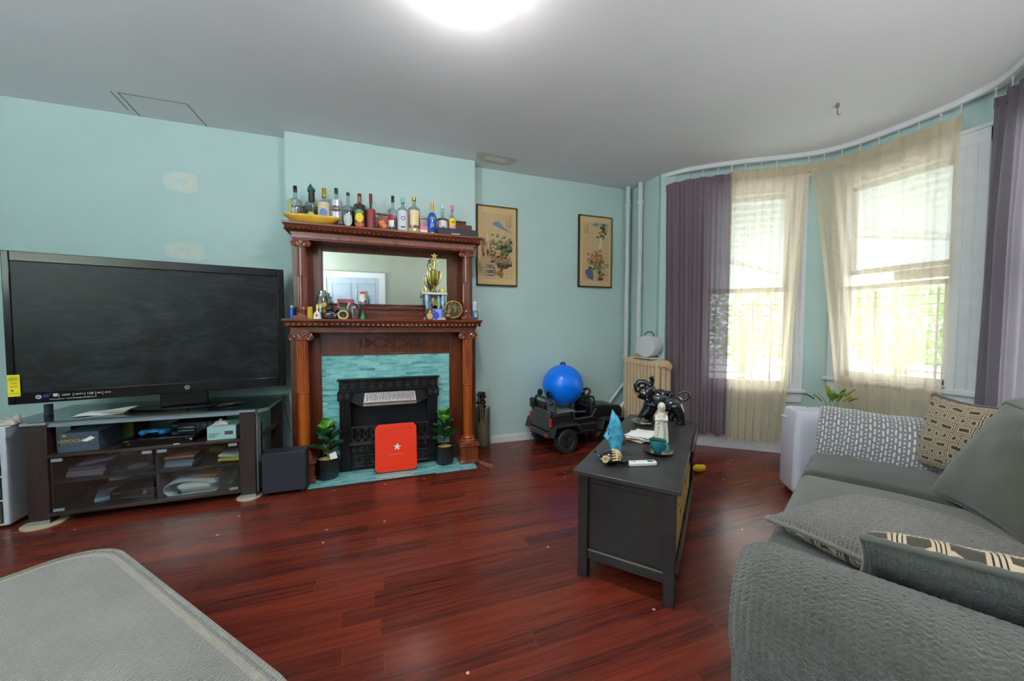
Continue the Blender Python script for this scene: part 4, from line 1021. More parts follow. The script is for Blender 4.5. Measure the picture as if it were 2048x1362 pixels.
# plastic drawer tower at the left edge
DT = thing('plastic_drawer_tower', 'translucent white plastic drawer tower at the left edge of the photo', 'drawer tower', (-2.5, 3.43, 0))
FR = mat('white_frosted_plastic', (206, 214, 222), .35); FG = glass('frosted_drawer_plastic', (186, 198, 210), .5, .3)
X0, X1, Y0, Y1 = -2.72, -2.325, 3.28, 3.66
m = MB()
for k in range(5): z = .012 + k * .158; m.bx(X0, X1, Y0, Y1, z, z + .014)
m.bx(X0, X0 + .03, Y0, Y1, .012, .66)
m.bx(X1 - .03, X1, Y0 + .0, Y1, .012, .66)
m.build('tower_frame', FR, DT, bev=.006)
for k in range(4):
    z = .028 + k * .158; d = MB().bx(X0 + .032, X1 - .032, Y0 - .008, Y0 + .002, z, z + .136).bx(X0 + .035, X1 - .035, Y0, Y1 - .02, z, z + .004).build('drawer', FG, DT, bev=.003)
    MB().bx(X0 + .13, X1 - .13, Y0 - .022, Y0 - .008, z + .11, z + .13).build('drawer_handle', FR, d, bev=.003)
    MB().bx(X0 + .05, X1 - .08, Y0 + .04, Y1 - .05, z + .006, z + .07).build('drawer_contents', mat('drawer_contents', (92, 104, 122), .8, var=.4, vs=12), d, bev=.01)
m = MB(); crumple(m, -2.37, 3.38, .662, .06, .06, .06, 8)
solo(m, 'plastic_bag', mat('beige_plastic_bag', (206, 196, 180), .5), 'crumpled beige plastic bag on the plastic drawer tower', 'plastic bag', (-2.37, 3.38, .66), solid=.002, smooth=3)
# subwoofer
SWM = mat('dark_slate_vinyl', (42, 46, 56), .45, var=.04, bump=.05, bs=300)
t = thing('subwoofer', 'dark slate cube subwoofer on the floor between console and fireplace', 'subwoofer', (-.745, 3.32, 0))
MB().bx(-.895, -.600, 3.205, 3.355, .03, .335).build('cabinet', SWM, t, bev=.004)
for xx in (-.87, -.625):
    for yy in (3.225, 3.335): MB().cyl((xx, yy, 0), (xx, yy, .031), .014, 12).build('rubber_foot', BLKM, t)
solo(MB().tube([(-.885, 3.87, .62), (-.875, 3.86, .50), (-.85, 3.84, .40), (-.80, 3.80, .28), (-.82, 3.76, .02)], .003, 6), 'speaker_wire', mat('grey_wire', (110, 112, 104), .5), 'thin wire hanging down the wall behind the subwoofer', 'wire', (-.85, 3.8, .02))
# ================================================================== bottles on the upper shelf
UZ = 2.168
CLG = glass('bottle_clear_glass', (226, 236, 234), .22)
GRG = glass('bottle_green_glass', (150, 160, 30), .3)
def liquid(name, col): return glass(name, col, .12)
def bottle(kind, x, y, r, h, glassm, liq, lvl, cap, capm, capr, label, lab, deco=None, necklen=.28, grp=None):
    """liq: material or None, lvl: fill fraction, label: list of (z0,z1,mat,a0,a1)"""
    t = thing(kind, lab, 'bottle', (x, y, UZ), group=grp); z = UZ
    hs = h * (1 - necklen - .12); nk = r * .3
    prof = [(0, z + .003), (r * .9, z + .003), (r, z + .012), (r, z + hs)]
    for i in range(1, 8):
        a = i / 7; q = (1 - math.cos(a * PI)) / 2; prof.append((r + (nk - r) * q, z + hs + h * .12 * a))
    prof += [(nk, z + h - cap * .9)]
    MB().lathe(prof, (x, y, 0), 28).build('glass_body', glassm, t, smooth=.9)
    if liq is not None:
        zl = z + .008 + h * lvl; pl = [(0, z + .008), (r * .9, z + .008), (r * .93, z + .016)]
        for rr, zz in prof[3:]:
            if zz < zl: pl.append((rr * .93, zz))
        last = pl[-1][0] if pl[-1][1] > z + hs * .9 else r * .93
        pl += [(last * .97, zl), (0, zl)]
        MB().lathe(pl, (x, y, 0), 28).build('liquid', liq, t, smooth=.9)
    MB().lathe([(nk * .8, z + h - cap), (capr, z + h - cap), (capr, z + h - .004), (capr * .85, z + h), (0, z + h)], (x, y, 0), 20).build('bottle_cap', capm, t)
    for k, (z0, z1, lm, a0, a1) in enumerate(label):
        MB().lathe([(r * 1.012, z + z0 * h), (r * 1.012, z + z1 * h)], (x, y, 0), 16, a0=-PI / 2 + a0, a1=-PI / 2 + a1).build('label', lm, t, smooth=.9)
    return t
def P(name, c, r=.5, v=.05, vs=20): return mat(name, c, r, var=v, vs=vs)
BLK = P('cap_black', (26, 26, 28), .35); GOLD = mat('cap_gold', (200, 164, 56), .3, .7); WP = P('label_white', (232, 230, 226)); DK = P('label_black', (24, 26, 28), .4)
def lbl(x, y, r, z, txt, size, m, t, dx=0):
    mb = text_mb(MB(), txt, size, XY((x + dx, y - r * 1.03, z), (1, 0, 0), (0, 0, 1)))
    # wrap lettering around the cylinder
    for vv in mb.bm.verts:
        a = (vv.co.x - x) / r; d = vv.co.y - (y - r * 1.03); vv.co.x = x + math.sin(a) * (r * 1.07 - d); vv.co.y = y - math.cos(a) * (r * 1.07 - d)
    mb.build('label_print', m, t, smooth=0)
def disc(x, y, r, z, rx, rz, m, t, name='label_emblem', dx=0, off=1.045):
    mb = MB(); n = 22; R_ = [[mb.v((x + math.sin(dx / r) * r * off, y - math.cos(dx / r) * r * off, z))]]
    for k in (.25, .5, .75, 1):
        ring = []
        for i in range(n):
            a = 2 * PI * i / n; q = (dx + rx * k * math.cos(a)) / r; ring.append(mb.v((x + math.sin(q) * r * off, y - math.cos(q) * r * off, z + rz * k * math.sin(a))))
        R_.append(ring)
    for i in range(n): mb.f([R_[0][0], R_[1][i], R_[1][(i + 1) % n]])
    for A, B in zip(R_[1:], R_[2:]):
        for i in range(n): mb.f([A[i], B[i], B[(i + 1) % n], A[(i + 1) % n]])
    mb.build(name, m, t, smooth=.9)
t = bottle('spirit_bottle', -.701, 3.56, .055, .335, CLG, liquid('dark_brown_spirit', (70, 50, 50)), .3, .05, BLK, .015, [(.08, .62, P('label_chartreuse', (196, 204, 96)), -.95, -.5)], 'leftmost clear bottle with black cap and dotted label, in the yellow dish')
m = MB(); rnd = random.Random(3)
for i in range(90):
    a = -PI / 2 - .25 + rnd.uniform(0, .55); zz = UZ + rnd.uniform(.03, .20); m.ell((-.701 + .057 * math.cos(a), 3.56 + .057 * math.sin(a), zz), (.003, .002, .003), 5, rings=3)
m.build('label_dots', WP, t)
t = bottle('spirit_bottle', -.578, 3.56, .052, .32, CLG, liquid('olive_spirit', (150, 150, 40)), .52, .02, BLK, .014, [(.1, .44, DK, -1.2, 1.2)], 'clear bottle wearing a dark green pointed cloth hood, black label')
m = MB(); x, y, z = -.578, 3.56, UZ
m.lathe([(.026, z + .215), (.024, z + .30), (.026, z + .31)], (x, y, 0), 14); m.build('neck_wrap', P('dark_neck_wrap', (36, 42, 44)), t)
m = MB(); m.lathe([(.027, z + .302), (.024, z + .33), (.012, z + .352), (0.0, z + .372)], (x - .006, y, 0), 12); m.ell((x + .012, y, z + .315), (.018, .012, .022), 10); m.build('green_hood', P('dark_teal_cloth', (0, 104, 88), .7), t)
disc(x, y, .0525, z + .10, .024, .018, P('label_lime', (150, 196, 50)), t); lbl(x, y, .053, z + .055, 'Cabana', .022, WP, t)
t = bottle('spirit_bottle', -.482, 3.56, .054, .342, CLG, liquid('dark_rum_a', (70, 46, 40)), .5, .075, GOLD, .0165, [(.14, .62, P('label_cream', (214, 200, 160)), -1.0, 1.0)], 'clear bottle with long gold cap and blue oval on its label')
disc(-.482, 3.56, .0545, UZ + .115, .03, .042, P('label_blue', (92, 130, 196)), t)
t = bottle('spirit_bottle', -.386, 3.56, .052, .355, CLG, None, 0, .045, P('cap_brown', (70, 50, 48)), .0155, [(.12, .68, mat('label_silver', (186, 190, 200), .3, .5), -1.25, 1.25)], 'tall clear bottle with silver label, brown oval and brown cap')
disc(-.386, 3.56, .0525, UZ + .165, .043, .026, P('label_brown', (92, 64, 56)), t); lbl(-.386, 3.56, .054, UZ + .165, 'GRAVY', .026, mat('label_silver', (0, 0, 0)), t)
t = bottle('spirit_bottle', -.291, 3.56, .048, .328, CLG, liquid('clear_spirit', (200, 212, 214)), .48, .022, P('cap_navy', (40, 50, 104)), .0145, [], 'clear bottle with short navy cap and pale swirl label', necklen=.3)
disc(-.291, 3.56, .049, UZ + .08, .036, .055, P('label_pale_swirl', (186, 200, 192), .4, .1), t)
t = bottle('rum_bottle', -.196, 3.545, .052, .325, glass('bottle_brown_glass', (96, 40, 30), .3), P('very_dark_rum', (44, 18, 16), .2), .62, .03, P('cap_maroon', (92, 36, 36)), .0165, [], 'dark brown rum bottle with yellow pineapple label', necklen=.22)
disc(-.196, 3.545, .053, UZ + .105, .035, .042, P('label_yellow', (236, 204, 20)), t); disc(-.196, 3.545, .053, UZ + .155, .036, .018, P('label_green_leaf', (96, 150, 90)), t); disc(-.196, 3.545, .0525, UZ + .045, .04, .022, P('label_red_orange', (200, 90, 40), .5, .4, 90), t)
MB().lathe([(.018, UZ + .235), (.0175, UZ + .295)], (-.196, 3.545, 0), 14).build('neck_band', P('neck_copper', (150, 90, 66), .3), t)
t = bottle('wine_bottle', -.104, 3.56, .041, .34, GRG, P('red_wine', (60, 20, 26), .2), .5, .08, P('capsule_burgundy', (126, 34, 52), .35), .0145, [(.06, .58, P('label_burgundy', (140, 52, 56)), -1.1, 1.1)], 'slim green wine bottle with burgundy capsule and burgundy label', necklen=.34)
# tilted flask with orange label
t = thing('flask', 'small clear flask lying tilted against the bottles, orange label', 'flask', (.0, 3.52, UZ))
XF = Matrix.Translation((.035, 3.52, UZ + .012)) @ Matrix.Rotation(-.62, 4, 'Y')
m = MB().x(XF); m.lathe([(0, 0), (.032, 0), (.034, .01), (.034, .10), (.012, .125), (.012, .145)], (0, 0, 0), 20); m.build('glass_body', CLG, t, smooth=.9)
m = MB().x(XF); m.lathe([(.035, .03), (.035, .095)], (0, 0, 0), 12, a0=-PI / 2 - .9, a1=-PI / 2 + .9); m.build('label', P('label_orange', (228, 112, 52)), t)
m = MB().x(XF); m.lathe([(.013, .143), (.013, .16), (0, .16)], (0, 0, 0), 12); m.build('bottle_cap', P('cap_grey', (150, 150, 150)), t)
o = MB().x(Matrix.Translation((.02, 3.62, UZ)) @ Matrix.Rotation(-.15, 4, 'X')).bx(-.06, .06, -.004, .004, 0, .15).build('red_card', P('orange_red_card', (206, 84, 48)), loc=(.02, 3.62, UZ)); tag(o, 'orange-red card standing behind the tilted flask', 'card')
t = bottle('spirit_bottle', .085, 3.56, .042, .345, CLG, liquid('clear_spirit', (0, 0, 0)), .4, .055, BLK, .0135, [(.33, .48, P('label_crimson', (176, 30, 52)), -1.4, .2), (.16, .33, WP, -1.4, .2)], 'clear bottle with black cap and half red, half white label', necklen=.3)
t = bottle('spirit_bottle', .172, 3.545, .050, .335, CLG, None, 0, .05, P('cap_mint', (120, 206, 194), .35), .0165, [(.1, .62, P('label_lilac_white', (212, 212, 224)), -1.3, 1.3), (.02, .1, P('label_mint', (130, 200, 186)), -1.5, 1.5)], 'clear bottle with mint cap and white label with round crest', necklen=.24)
m = MB(); x, y, r = .172, 3.545, .052
for i in range(16):
    a = 2 * PI * i / 16; q = .016 * math.cos(a) / r; b = 2 * PI * (i + 1) / 16; q2 = .016 * math.cos(b) / r
    m.bar((x + math.sin(q) * r * 1.01, y - math.cos(q) * r * 1.01, UZ + .135 + .016 * math.sin(a)), (x + math.sin(q2) * r * 1.01, y - math.cos(q2) * r * 1.01, UZ + .135 + .016 * math.sin(b)), .004)
m.build('label_crest', P('crest_dark', (70, 66, 60)), t); disc(x, y, .0515, UZ + .055, .022, .007, P('crest_dark', (0, 0, 0)), t)
t = bottle('whiskey_bottle', .273, 3.53, .056, .345, CLG, P('amber_whiskey', (188, 104, 30), .15), .5, .03, GOLD, .019, [(.22, .62, P('label_cream_gold', (232, 208, 158)), -.75, .75), (.05, .15, P('label_khaki', (180, 176, 120)), -1.3, 1.3)], 'rounded bottle of amber whiskey with cream label', necklen=.22)
disc(.273, 3.53, .0575, UZ + .035, .014, .012, WP, t)
o = MB().x(Matrix.Translation((.36, 3.50, UZ)) @ Matrix.Rotation(-.2, 4, 'X')).m(0).bx(-.034, .034, -.002, .002, 0, .05).m(1).bx(-.034, .034, -.002, .002, .05, .088).build('greeting_card', [P('card_cream', (226, 214, 190)), P('card_pink', (222, 120, 140))], loc=(.36, 3.50, UZ)); tag(o, 'small pink and cream card leaning beside the amber bottle', 'card')
t = thing('blue_liqueur_bottle', 'bright blue liqueur bottle with gold neck and round gold foot', 'bottle', (.434, 3.50, UZ)); x, y, z = .434, 3.50, UZ
MB().lathe([(0, z), (.03, z), (.032, z + .02), (.026, z + .032)], (x, y, 0), 24).build('gold_foot', GOLD, t)
MB().lathe([(.026, z + .03), (.037, z + .05), (.041, z + .1), (.041, z + .17), (.03, z + .2), (.014, z + .215)], (x, y, 0), 28).build('bottle_body', mat('cobalt_glass', (14, 84, 208), .2, coat=.5, var=.15, vs=30), t)
MB().lathe([(.015, z + .21), (.0125, z + .27), (.015, z + .272), (.016, z + .30), (0, z + .302)], (x, y, 0), 20).build('gold_neck', mat('amber_gold', (214, 158, 60), .35, .4), t)
disc(x, y, .0415, z + .15, .03, .014, P('olive_print', (120, 140, 60)), t); disc(x, y, .0415, z + .085, .016, .016, P('olive_print', (0, 0, 0)), t)
t = bottle('spirit_bottle', .543, 3.58, .046, .325, CLG, None, 0, .045, P('cap_white', (222, 220, 226), .35), .013, [(.18, .5, P('label_offwhite', (222, 222, 222)), -1.2, 1.2), (.5, .56, P('label_dark_band', (60, 44, 44)), -1.3, 1.3)], 'clear bottle with white cap behind the black pouch, white label with round seal', necklen=.36)
disc(.543, 3.58, .0465, UZ + .09, .016, .016, DK, t); disc(.543, 3.58, .0475, UZ + .09, .007, .007, WP, t, off=1.05)
t = bottle('spirit_bottle', .637, 3.58, .037, .325, CLG, P('pink_gin', (228, 150, 176), .3), .38, .05, P('cap_pink', (236, 120, 164), .35), .0145, [(.38, .60, P('label_yellow', (0, 0, 0)), -1.1, 1.1), (.1, .38, P('label_pink', (230, 150, 186)), -1.3, 1.3)], 'pink-capped bottle with yellow and pink label', necklen=.3)
for dx in (-.007, .007): disc(.637, 3.58, .038, UZ + .155, .005, .009, DK, t, dx=dx)
# yellow dish: long boat bowl
m = MB(); cx, cy = -.56, 3.50
def dish(u, v):
    a = u * 2 * PI; s = .55 + .45 * v ** .6 if v > 0 else 0.0; ex = .225 * (v ** .45) * (.80 + .2 * v); ey = .075 * (v ** .45) * (.8 + .2 * v)
    c, s_ = math.cos(a), math.sin(a); q = (abs(c) ** 3 + abs(s_) ** 3) ** (-1 / 3)
    return (cx + ex * c * q * .97, cy - .02 + ey * s_ * q, UZ + .004 + .066 * v ** 2.2)
m.grid(dish, 40, 8, cu=True); 
o = m.build('yellow_dish', mat('yellow_glazed_dish', (218, 168, 54), .3, coat=.3, var=.1), loc=(cx, cy, UZ), solid=.005, smooth=3); tag(o, 'long yellow boat-shaped dish at the left end of the top shelf', 'dish')
t = thing('black_pouch', 'long black zip pouch lying at the right end of the top shelf', 'pouch', (.66, 3.47, UZ))
m = MB().x(Matrix.Translation((.665, 3.47, UZ + .033)) @ Matrix.Rotation(.0, 4, 'Z')); m.prism(rrect(-.195, .195, -.032, .032, .025), -.045, .045, Matrix(((1, 0, 0, 0), (0, 0, 1, 0), (0, 1, 0, 0), (0, 0, 0, 1))))
m.build('pouch_body', mat('black_nylon', (38, 42, 50), .6, bump=.3, bs=150), t, bev=.008, seg=3); MB().bx(.60, .68, 3.42, 3.426, UZ + .01, UZ + .016).build('zip_tab', WP, t)

# ================================================================== ornaments on the lower shelf
LZ = 1.3765
def sl(mb, name, mats, lab, cat, loc, **k): return solo(mb, name, mats, lab, cat, loc, **k)
def lathe_thing(name, lab, cat, x, y, prof, m, seg=24, **k):
    t = thing(name, lab, cat, (x, y, LZ)); MB().lathe([(a, LZ + b) for a, b in prof], (x, y, 0), seg).build('body', m, t, **k); return t
t = lathe_thing('blue_bottle', 'small blue bottle at the far left end of the lower shelf', 'bottle', -.752, 3.60, [(0, 0), (.02, 0), (.021, .08), (.012, .1), (0, .1)], P('royal_blue', (24, 84, 190), .3))
MB().lathe([(.012, LZ + .1), (.012, LZ + .118), (0, LZ + .118)], (-.752, 3.60, 0), 14).build('bottle_cap', WP, t)
t = thing('candle', 'mustard yellow candle beside the left upper column', 'candle', (-.585, 3.43, LZ)); MB().lathe([(0, LZ), (.02, LZ), (.022, LZ + .03), (.021, LZ + .10), (0, LZ + .102)], (-.585, 3.43, 0), 20).build('wax', mat('mustard_wax', (200, 164, 20), .5, var=.15), t)
t = thing('ceramic_bell', 'white ceramic hand bell with painted figure', 'bell', (-.53, 3.42, LZ)); x, y = -.53, 3.42
MB().lathe([(0, LZ), (.034, LZ), (.032, LZ + .01), (.027, LZ + .045), (.012, LZ + .062), (.006, LZ + .07)], (x, y, 0), 24).build('bell_body', mat('white_porcelain', (236, 234, 226), .2, coat=.4), t)
MB().lathe([(.006, LZ + .065), (.0075, LZ + .10), (.006, LZ + .115), (0, LZ + .117)], (x, y, 0), 14).build('bell_handle', mat('white_porcelain', (0, 0, 0)), t)
disc(x, y, .030, LZ + .03, .010, .016, P('amber_paint', (190, 130, 80), .4, .4, 90), t, 'painted_figure')
t = thing('glass_jar', 'clear glass storage jar with metal lid and sunflower stickers', 'jar', (-.505, 3.535, LZ)); x, y = -.505, 3.535
MB().lathe([(0, LZ + .004), (.056, LZ + .004), (.058, LZ + .02), (.058, LZ + .165), (.045, LZ + .185), (.044, LZ + .20)], (x, y, 0), 28).build('jar_glass', glass('jar_grey_glass', (186, 192, 200), .3), t, smooth=.9)
MB().lathe([(.046, LZ + .195), (.047, LZ + .215), (.03, LZ + .222), (.03, LZ + .245), (.022, LZ + .252), (0, LZ + .254)], (x, y, 0), 24).build('metal_lid', mat('brushed_steel', (176, 172, 168), .25, .9), t)
for dx, zz, c in ((-.03, .11, (236, 206, 20)), (.02, .125, (226, 180, 40)), (.028, .07, (230, 140, 30))): disc(x, y, .0585, LZ + zz, .018, .02, mat('sticker_%d' % c[1], c, .5), t, 'flower_sticker', dx=dx)
# black glossy toad figurine
BG = mat('black_glaze', (14, 14, 18), .12, coat=.8, var=.02)
t = thing('toad_figurine', 'glossy black squat animal figurine on the lower shelf', 'figurine', (-.425, 3.44, LZ)); x, y, z = -.425, 3.44, LZ
m = MB(); m.ell((x, y, z + .04), (.05, .04, .04)).ell((x - .035, y - .02, z + .03), (.022, .022, .03)).ell((x + .04, y - .02, z + .03), (.022, .022, .03)).ell((x - .015, y - .01, z + .085), (.032, .028, .024)).ell((x - .035, y, z + .10), (.012, .012, .014)).ell((x + .008, y, z + .10), (.012, .012, .014)).ell((x + .045, y, z + .078), (.03, .02, .016)).ell((x, y - .03, z + .012), (.055, .025, .012))
m.build('figurine_body', BG, t, remesh=.004)
GLZ = mat('green_glaze', (72, 96, 82), .3, coat=.4, var=.2); t = thing('oil_burner', 'green vase-shaped oil burner with cream arched opening', 'oil burner', (-.328, 3.42, LZ)); x, y = -.328, 3.42
MB().lathe([(0, LZ), (.044, LZ), (.043, LZ + .06), (.026, LZ + .092), (.024, LZ + .10), (.034, LZ + .135), (.036, LZ + .14), (.03, LZ + .14), (.02, LZ + .115)], (x, y, 0), 8).build('burner_body', GLZ, t, smooth=.3)
m = MB(); A = [(x + .036 * math.cos(a), y - .046, LZ + .035 + .034 * math.sin(a)) for a in [i * 2 * PI / 20 for i in range(20)]]; m.tube(A, .008, 8, closed=True); m.build('cream_rim', mat('cream_ceramic', (212, 182, 120), .5), t)
m = MB(); m.f([m.v((p[0], y - .043, p[2])) for p in A]); m.build('dark_opening', mat('dark_niche', (60, 48, 34), .8), t)
m = MB().x(Matrix.Translation((-.33, 3.58, LZ)) @ Matrix.Rotation(-.14, 4, 'X')); t = thing('small_photo_frame', 'small crimson picture frame leaning below the mirror', 'photo frame', (-.33, 3.58, LZ))
m.bx(-.066, .066, -.01, 0, 0, .02).bx(-.066, .066, -.01, 0, .155, .185).bx(-.066, -.038, -.01, 0, .02, .155).bx(.038, .066, -.01, 0, .02, .155); m.build('frame_border', P('crimson_frame', (156, 62, 80), .4), t)
MB().x(Matrix.Translation((-.33, 3.58, LZ)) @ Matrix.Rotation(-.14, 4, 'X')).bx(-.04, .04, -.004, -.001, .015, .16).build('picture', P('beige_picture', (200, 180, 160), .5, .3, 30), t)
t = thing('glass_beehive', 'ribbed clear dome jar with purple base', 'dome jar', (-.248, 3.46, LZ)); x, y = -.248, 3.46
MB().lathe([(0, LZ), (.05, LZ), (.05, LZ + .014), (0, LZ + .014)], (x, y, 0), 24).build('purple_base', P('purple_base', (110, 50, 80), .4), t)
pr = []
for i in range(25): zz = i / 24 * .13; rr = .048 if zz < .07 else .048 * math.sqrt(max(0, 1 - ((zz - .07) / .0625) ** 2)); pr.append((max(rr, 0) + (.0015 if i % 3 == 0 else 0), LZ + .014 + zz))
pr[-1] = (0, pr[-1][1]); MB().lathe(pr, (x, y, 0), 28).build('ribbed_dome', glass('hazy_pink_glass', (206, 196, 200), .35, .15), t, smooth=.9)
t = thing('painted_wine_glass', 'tall clear glass with red and white winter painting and green stem foot', 'wine glass', (-.176, 3.42, LZ)); x, y = -.176, 3.42
MB().lathe([(.024, LZ), (.022, LZ + .02), (.014, LZ + .04), (.005, LZ + .055), (.004, LZ + .075)], (x, y, 0), 20).build('green_foot', P('bottle_green_enamel', (30, 130, 70), .3), t)
MB().lathe([(.004, LZ + .07), (.006, LZ + .10), (.02, LZ + .12), (.042, LZ + .155), (.05, LZ + .20), (.044, LZ + .245)], (x, y, 0), 28).build('glass_bowl', CLG, t, smooth=.9)
for dx, zz, rx, rz, c in ((0, .175, .022, .03, (236, 234, 232)), (-.028, .19, .012, .04, (214, 218, 222)), (.004, .225, .02, .012, (206, 40, 44)), (.004, .208, .011, .011, (240, 214, 204)), (.03, .195, .01, .035, (160, 150, 140)), (0, .14, .018, .012, (130, 140, 150))): disc(x, y, .048 if zz > .15 else .035, LZ + zz, rx, rz, mat('enamel_%d_%d' % (c[0], c[2]), c, .4), t, 'painted_patch', dx=dx)
# trophy
TG = mat('trophy_gold', (206, 186, 96), .18, .95, var=.03); TM = mat('white_marble', (222, 216, 204), .3, var=.1, vs=20); TS = mat('holographic_column', (150, 176, 200), .2, .6, var=.5, vs=14)
t = thing('trophy', 'tall gold cup trophy on striped columns in front of the mirror', 'trophy', (.452, 3.50, LZ)); x, y, z = .452, 3.50, LZ
MB().bx(x - .10, x + .10, y - .06, y + .05, z, z + .022).build('marble_base', TM, t, bev=.003)
for sx in (-.072, -.042, .045, .078):
    MB().cyl((x + sx, y - .03 if abs(sx) > .06 else y + .02, z + .022), (x + sx, y - .03 if abs(sx) > .06 else y + .02, z + .235), .017, 16).build('trophy_column', TS, t)
MB().bx(x - .11, x + .11, y - .065, y + .055, z + .235, z + .255).build('marble_slab', TM, t, bev=.003)
m = MB(); m.cyl((x, y, z + .022), (x, y, z + .10), .01, 10); m.x(Matrix.Translation((x, y - .02, z + .16))); m.prism(star(5, .04, .018), -.003, .003, Matrix(((1, 0, 0, 0), (0, 0, 1, 0), (0, 1, 0, 0), (0, 0, 0, 1)))); m.x(Matrix.Identity(4)); m.tube([(x + .034 * math.cos(a), y - .02, z + .13 + .034 * math.sin(a)) for a in [PI + i * PI / 10 for i in range(11)]], .005, 6); m.build('lower_star', TG, t)
zb = z + .255
m = MB(); m.lathe([(0, zb), (.03, zb), (.026, zb + .01), (.008, zb + .025), (.008, zb + .045), (.016, zb + .055), (.03, zb + .085), (.044, zb + .13), (.048, zb + .19), (.05, zb + .205), (.044, zb + .205), (.02, zb + .20), (.012, zb + .215), (.008, zb + .23)], (x, y, 0), 28); m.build('cup', TG, t, smooth=.8)
for sg in (-1, 1):
    MB().tube([(x + sg * .046, y, zb + .19), (x + sg * .062, y, zb + .205), (x + sg * .066, y, zb + .18), (x + sg * .058, y, zb + .12), (x + sg * .03, y, zb + .08)], .0045, 8).build('cup_handle', TG, t)
    m = MB(); m.tube([(x + sg * .085, y, zb), (x + sg * .075, y, zb + .03), (x + sg * .092, y, zb + .065)], [.008, .01, .002], 8).tube([(x + sg * .08, y, zb + .01), (x + sg * .10, y, zb + .03), (x + sg * .095, y, zb + .06)], [.006, .006, .002], 6).ell((x + sg * .085, y, zb + .006), (.012, .012, .006), 10); m.build('eagle_finial', TG, t)
m = MB(); m.tube([(x, y, zb + .225), (x, y, zb + .25), (x + .004, y, zb + .275), (x, y, zb + .31)], [.010, .008, .010, .005], 8).ell((x, y, zb + .30), (.009, .009, .011), 10)
m.tube([(x - .012, y, zb + .25), (x - .032, y, zb + .285), (x - .026, y, zb + .325), (x - .005, y, zb + .335)], .005, 6).tube([(x + .012, y, zb + .25), (x + .036, y, zb + .285), (x + .03, y, zb + .325), (x + .005, y, zb + .335)], .005, 6)
m.build('figure', TG, t)
m = MB().x(Matrix.Translation((x, y, zb + .345))); m.prism(star(5, .035, .014), -.004, .004, Matrix(((1, 0, 0, 0), (0, 0, 1, 0), (0, 1, 0, 0), (0, 0, 0, 1)))); m.build('top_star', TG, t)
# photo print of two seated figures
t = thing('photo_print', 'small photo print of two seated people leaning on the trophy', 'photo', (.435, 3.40, LZ)); XP = Matrix.Translation((.437, 3.395, LZ)) @ Matrix.Rotation(-.12, 4, 'X')
m = MB().x(XP); m.m(0).bx(-.083, -.015, -.001, .001, 0, .10).m(1).bx(-.015, .066, -.001, .001, 0, .10)
m.m(2).ell((-.04, -.002, .078), (.010, .001, .012), 10).ell((-.043, -.002, .035), (.026, .001, .032), 12).m(3).ell((.012, -.002, .04), (.03, .001, .038), 12).ell((-.002, -.0025, .084), (.014, .001, .008), 10).m(4).ell((.0, -.002, .074), (.009, .001, .010), 10).m(5).bx(-.005, .066, -.0018, -.001, 0, .018)
m.build('print', [P('photo_dark', (44, 50, 50)), P('photo_sky', (130, 150, 220), .5, .2, 8), P('photo_tan', (206, 160, 96)), P('photo_blue', (44, 60, 190)), P('photo_skin', (150, 100, 80)), P('photo_pink', (206, 180, 190))], t)
BZ = mat('antique_bronze', (138, 118, 74), .45, .5, var=.35, vs=40)
t = thing('bronze_plaque', 'round antique bronze relief plaque leaning by the right upper column', 'plaque', (.617, 3.43, LZ)); XP = Matrix.Translation((.617, 3.43, LZ + .098)) @ Matrix.Rotation(PI / 2 - .1, 4, 'X') @ Matrix.Rotation(-.15, 4, 'Y')
m = MB().x(XP); m.lathe([(0, -.008), (.08, -.008), (.082, .0), (.082, .008), (.074, .01), (.07, .0), (0, .0)], (0, 0, 0), 40); m.build('plaque_disc', mat('bronze_dark', (80, 66, 44), .5, .5, var=.3, vs=30), t)
m = MB().x(XP); m.tube([(.0785 * math.cos(i * PI / 20), .0785 * math.sin(i * PI / 20), .009) for i in range(40)], .006, 6, closed=True); m.build('plaque_rim', mat('bronze_light', (176, 150, 88), .4, .6), t)
m = MB().x(XP); rnd = random.Random(11)
m.tube([(.02, .05, .006), (.01, .02, .012), (.024, -.01, .012), (.012, -.04, .008)], [.006, .01, .012, .006], 8).ell((.018, .056, .008), .009, 8)
for i in range(16): a = rnd.uniform(0, 6.28); q = rnd.uniform(.02, .06); m.ell((q * math.cos(a), q * math.sin(a), .004), (rnd.uniform(.005, .014), rnd.uniform(.004, .01), .006), 8, rotZ(rnd.uniform(0, 3)), 5)
m.ell((-.045, -.03, .018), (.03, .022, .02), 12).ell((-.05, -.06, .02), (.028, .022, .018), 12).ell((-.035, -.01, .02), (.02, .016, .014), 10)
m.build('relief', BZ, t)
t = thing('spray_bottle', 'small blue spray bottle with pale head at the right end of the lower shelf', 'spray bottle', (.842, 3.50, LZ)); x, y = .842, 3.50
MB().lathe([(0, LZ), (.028, LZ), (.034, LZ + .03), (.034, LZ + .075), (.022, LZ + .095)], (x, y, 0), 20).build('bottle_body', P('gel_blue', (24, 110, 200), .3), t)
MB().bx(x - .012, x + .016, y - .036, y - .033, LZ + .03, LZ + .075).build('label', P('label_yellow_green', (200, 190, 60)), t)
MB().lathe([(.022, LZ + .09), (.026, LZ + .10), (.024, LZ + .15), (.028, LZ + .165), (.016, LZ + .185), (0, LZ + .188)], (x, y, 0), 20).build('sprayer_head', P('pale_lilac_plastic', (212, 208, 220), .35), t)

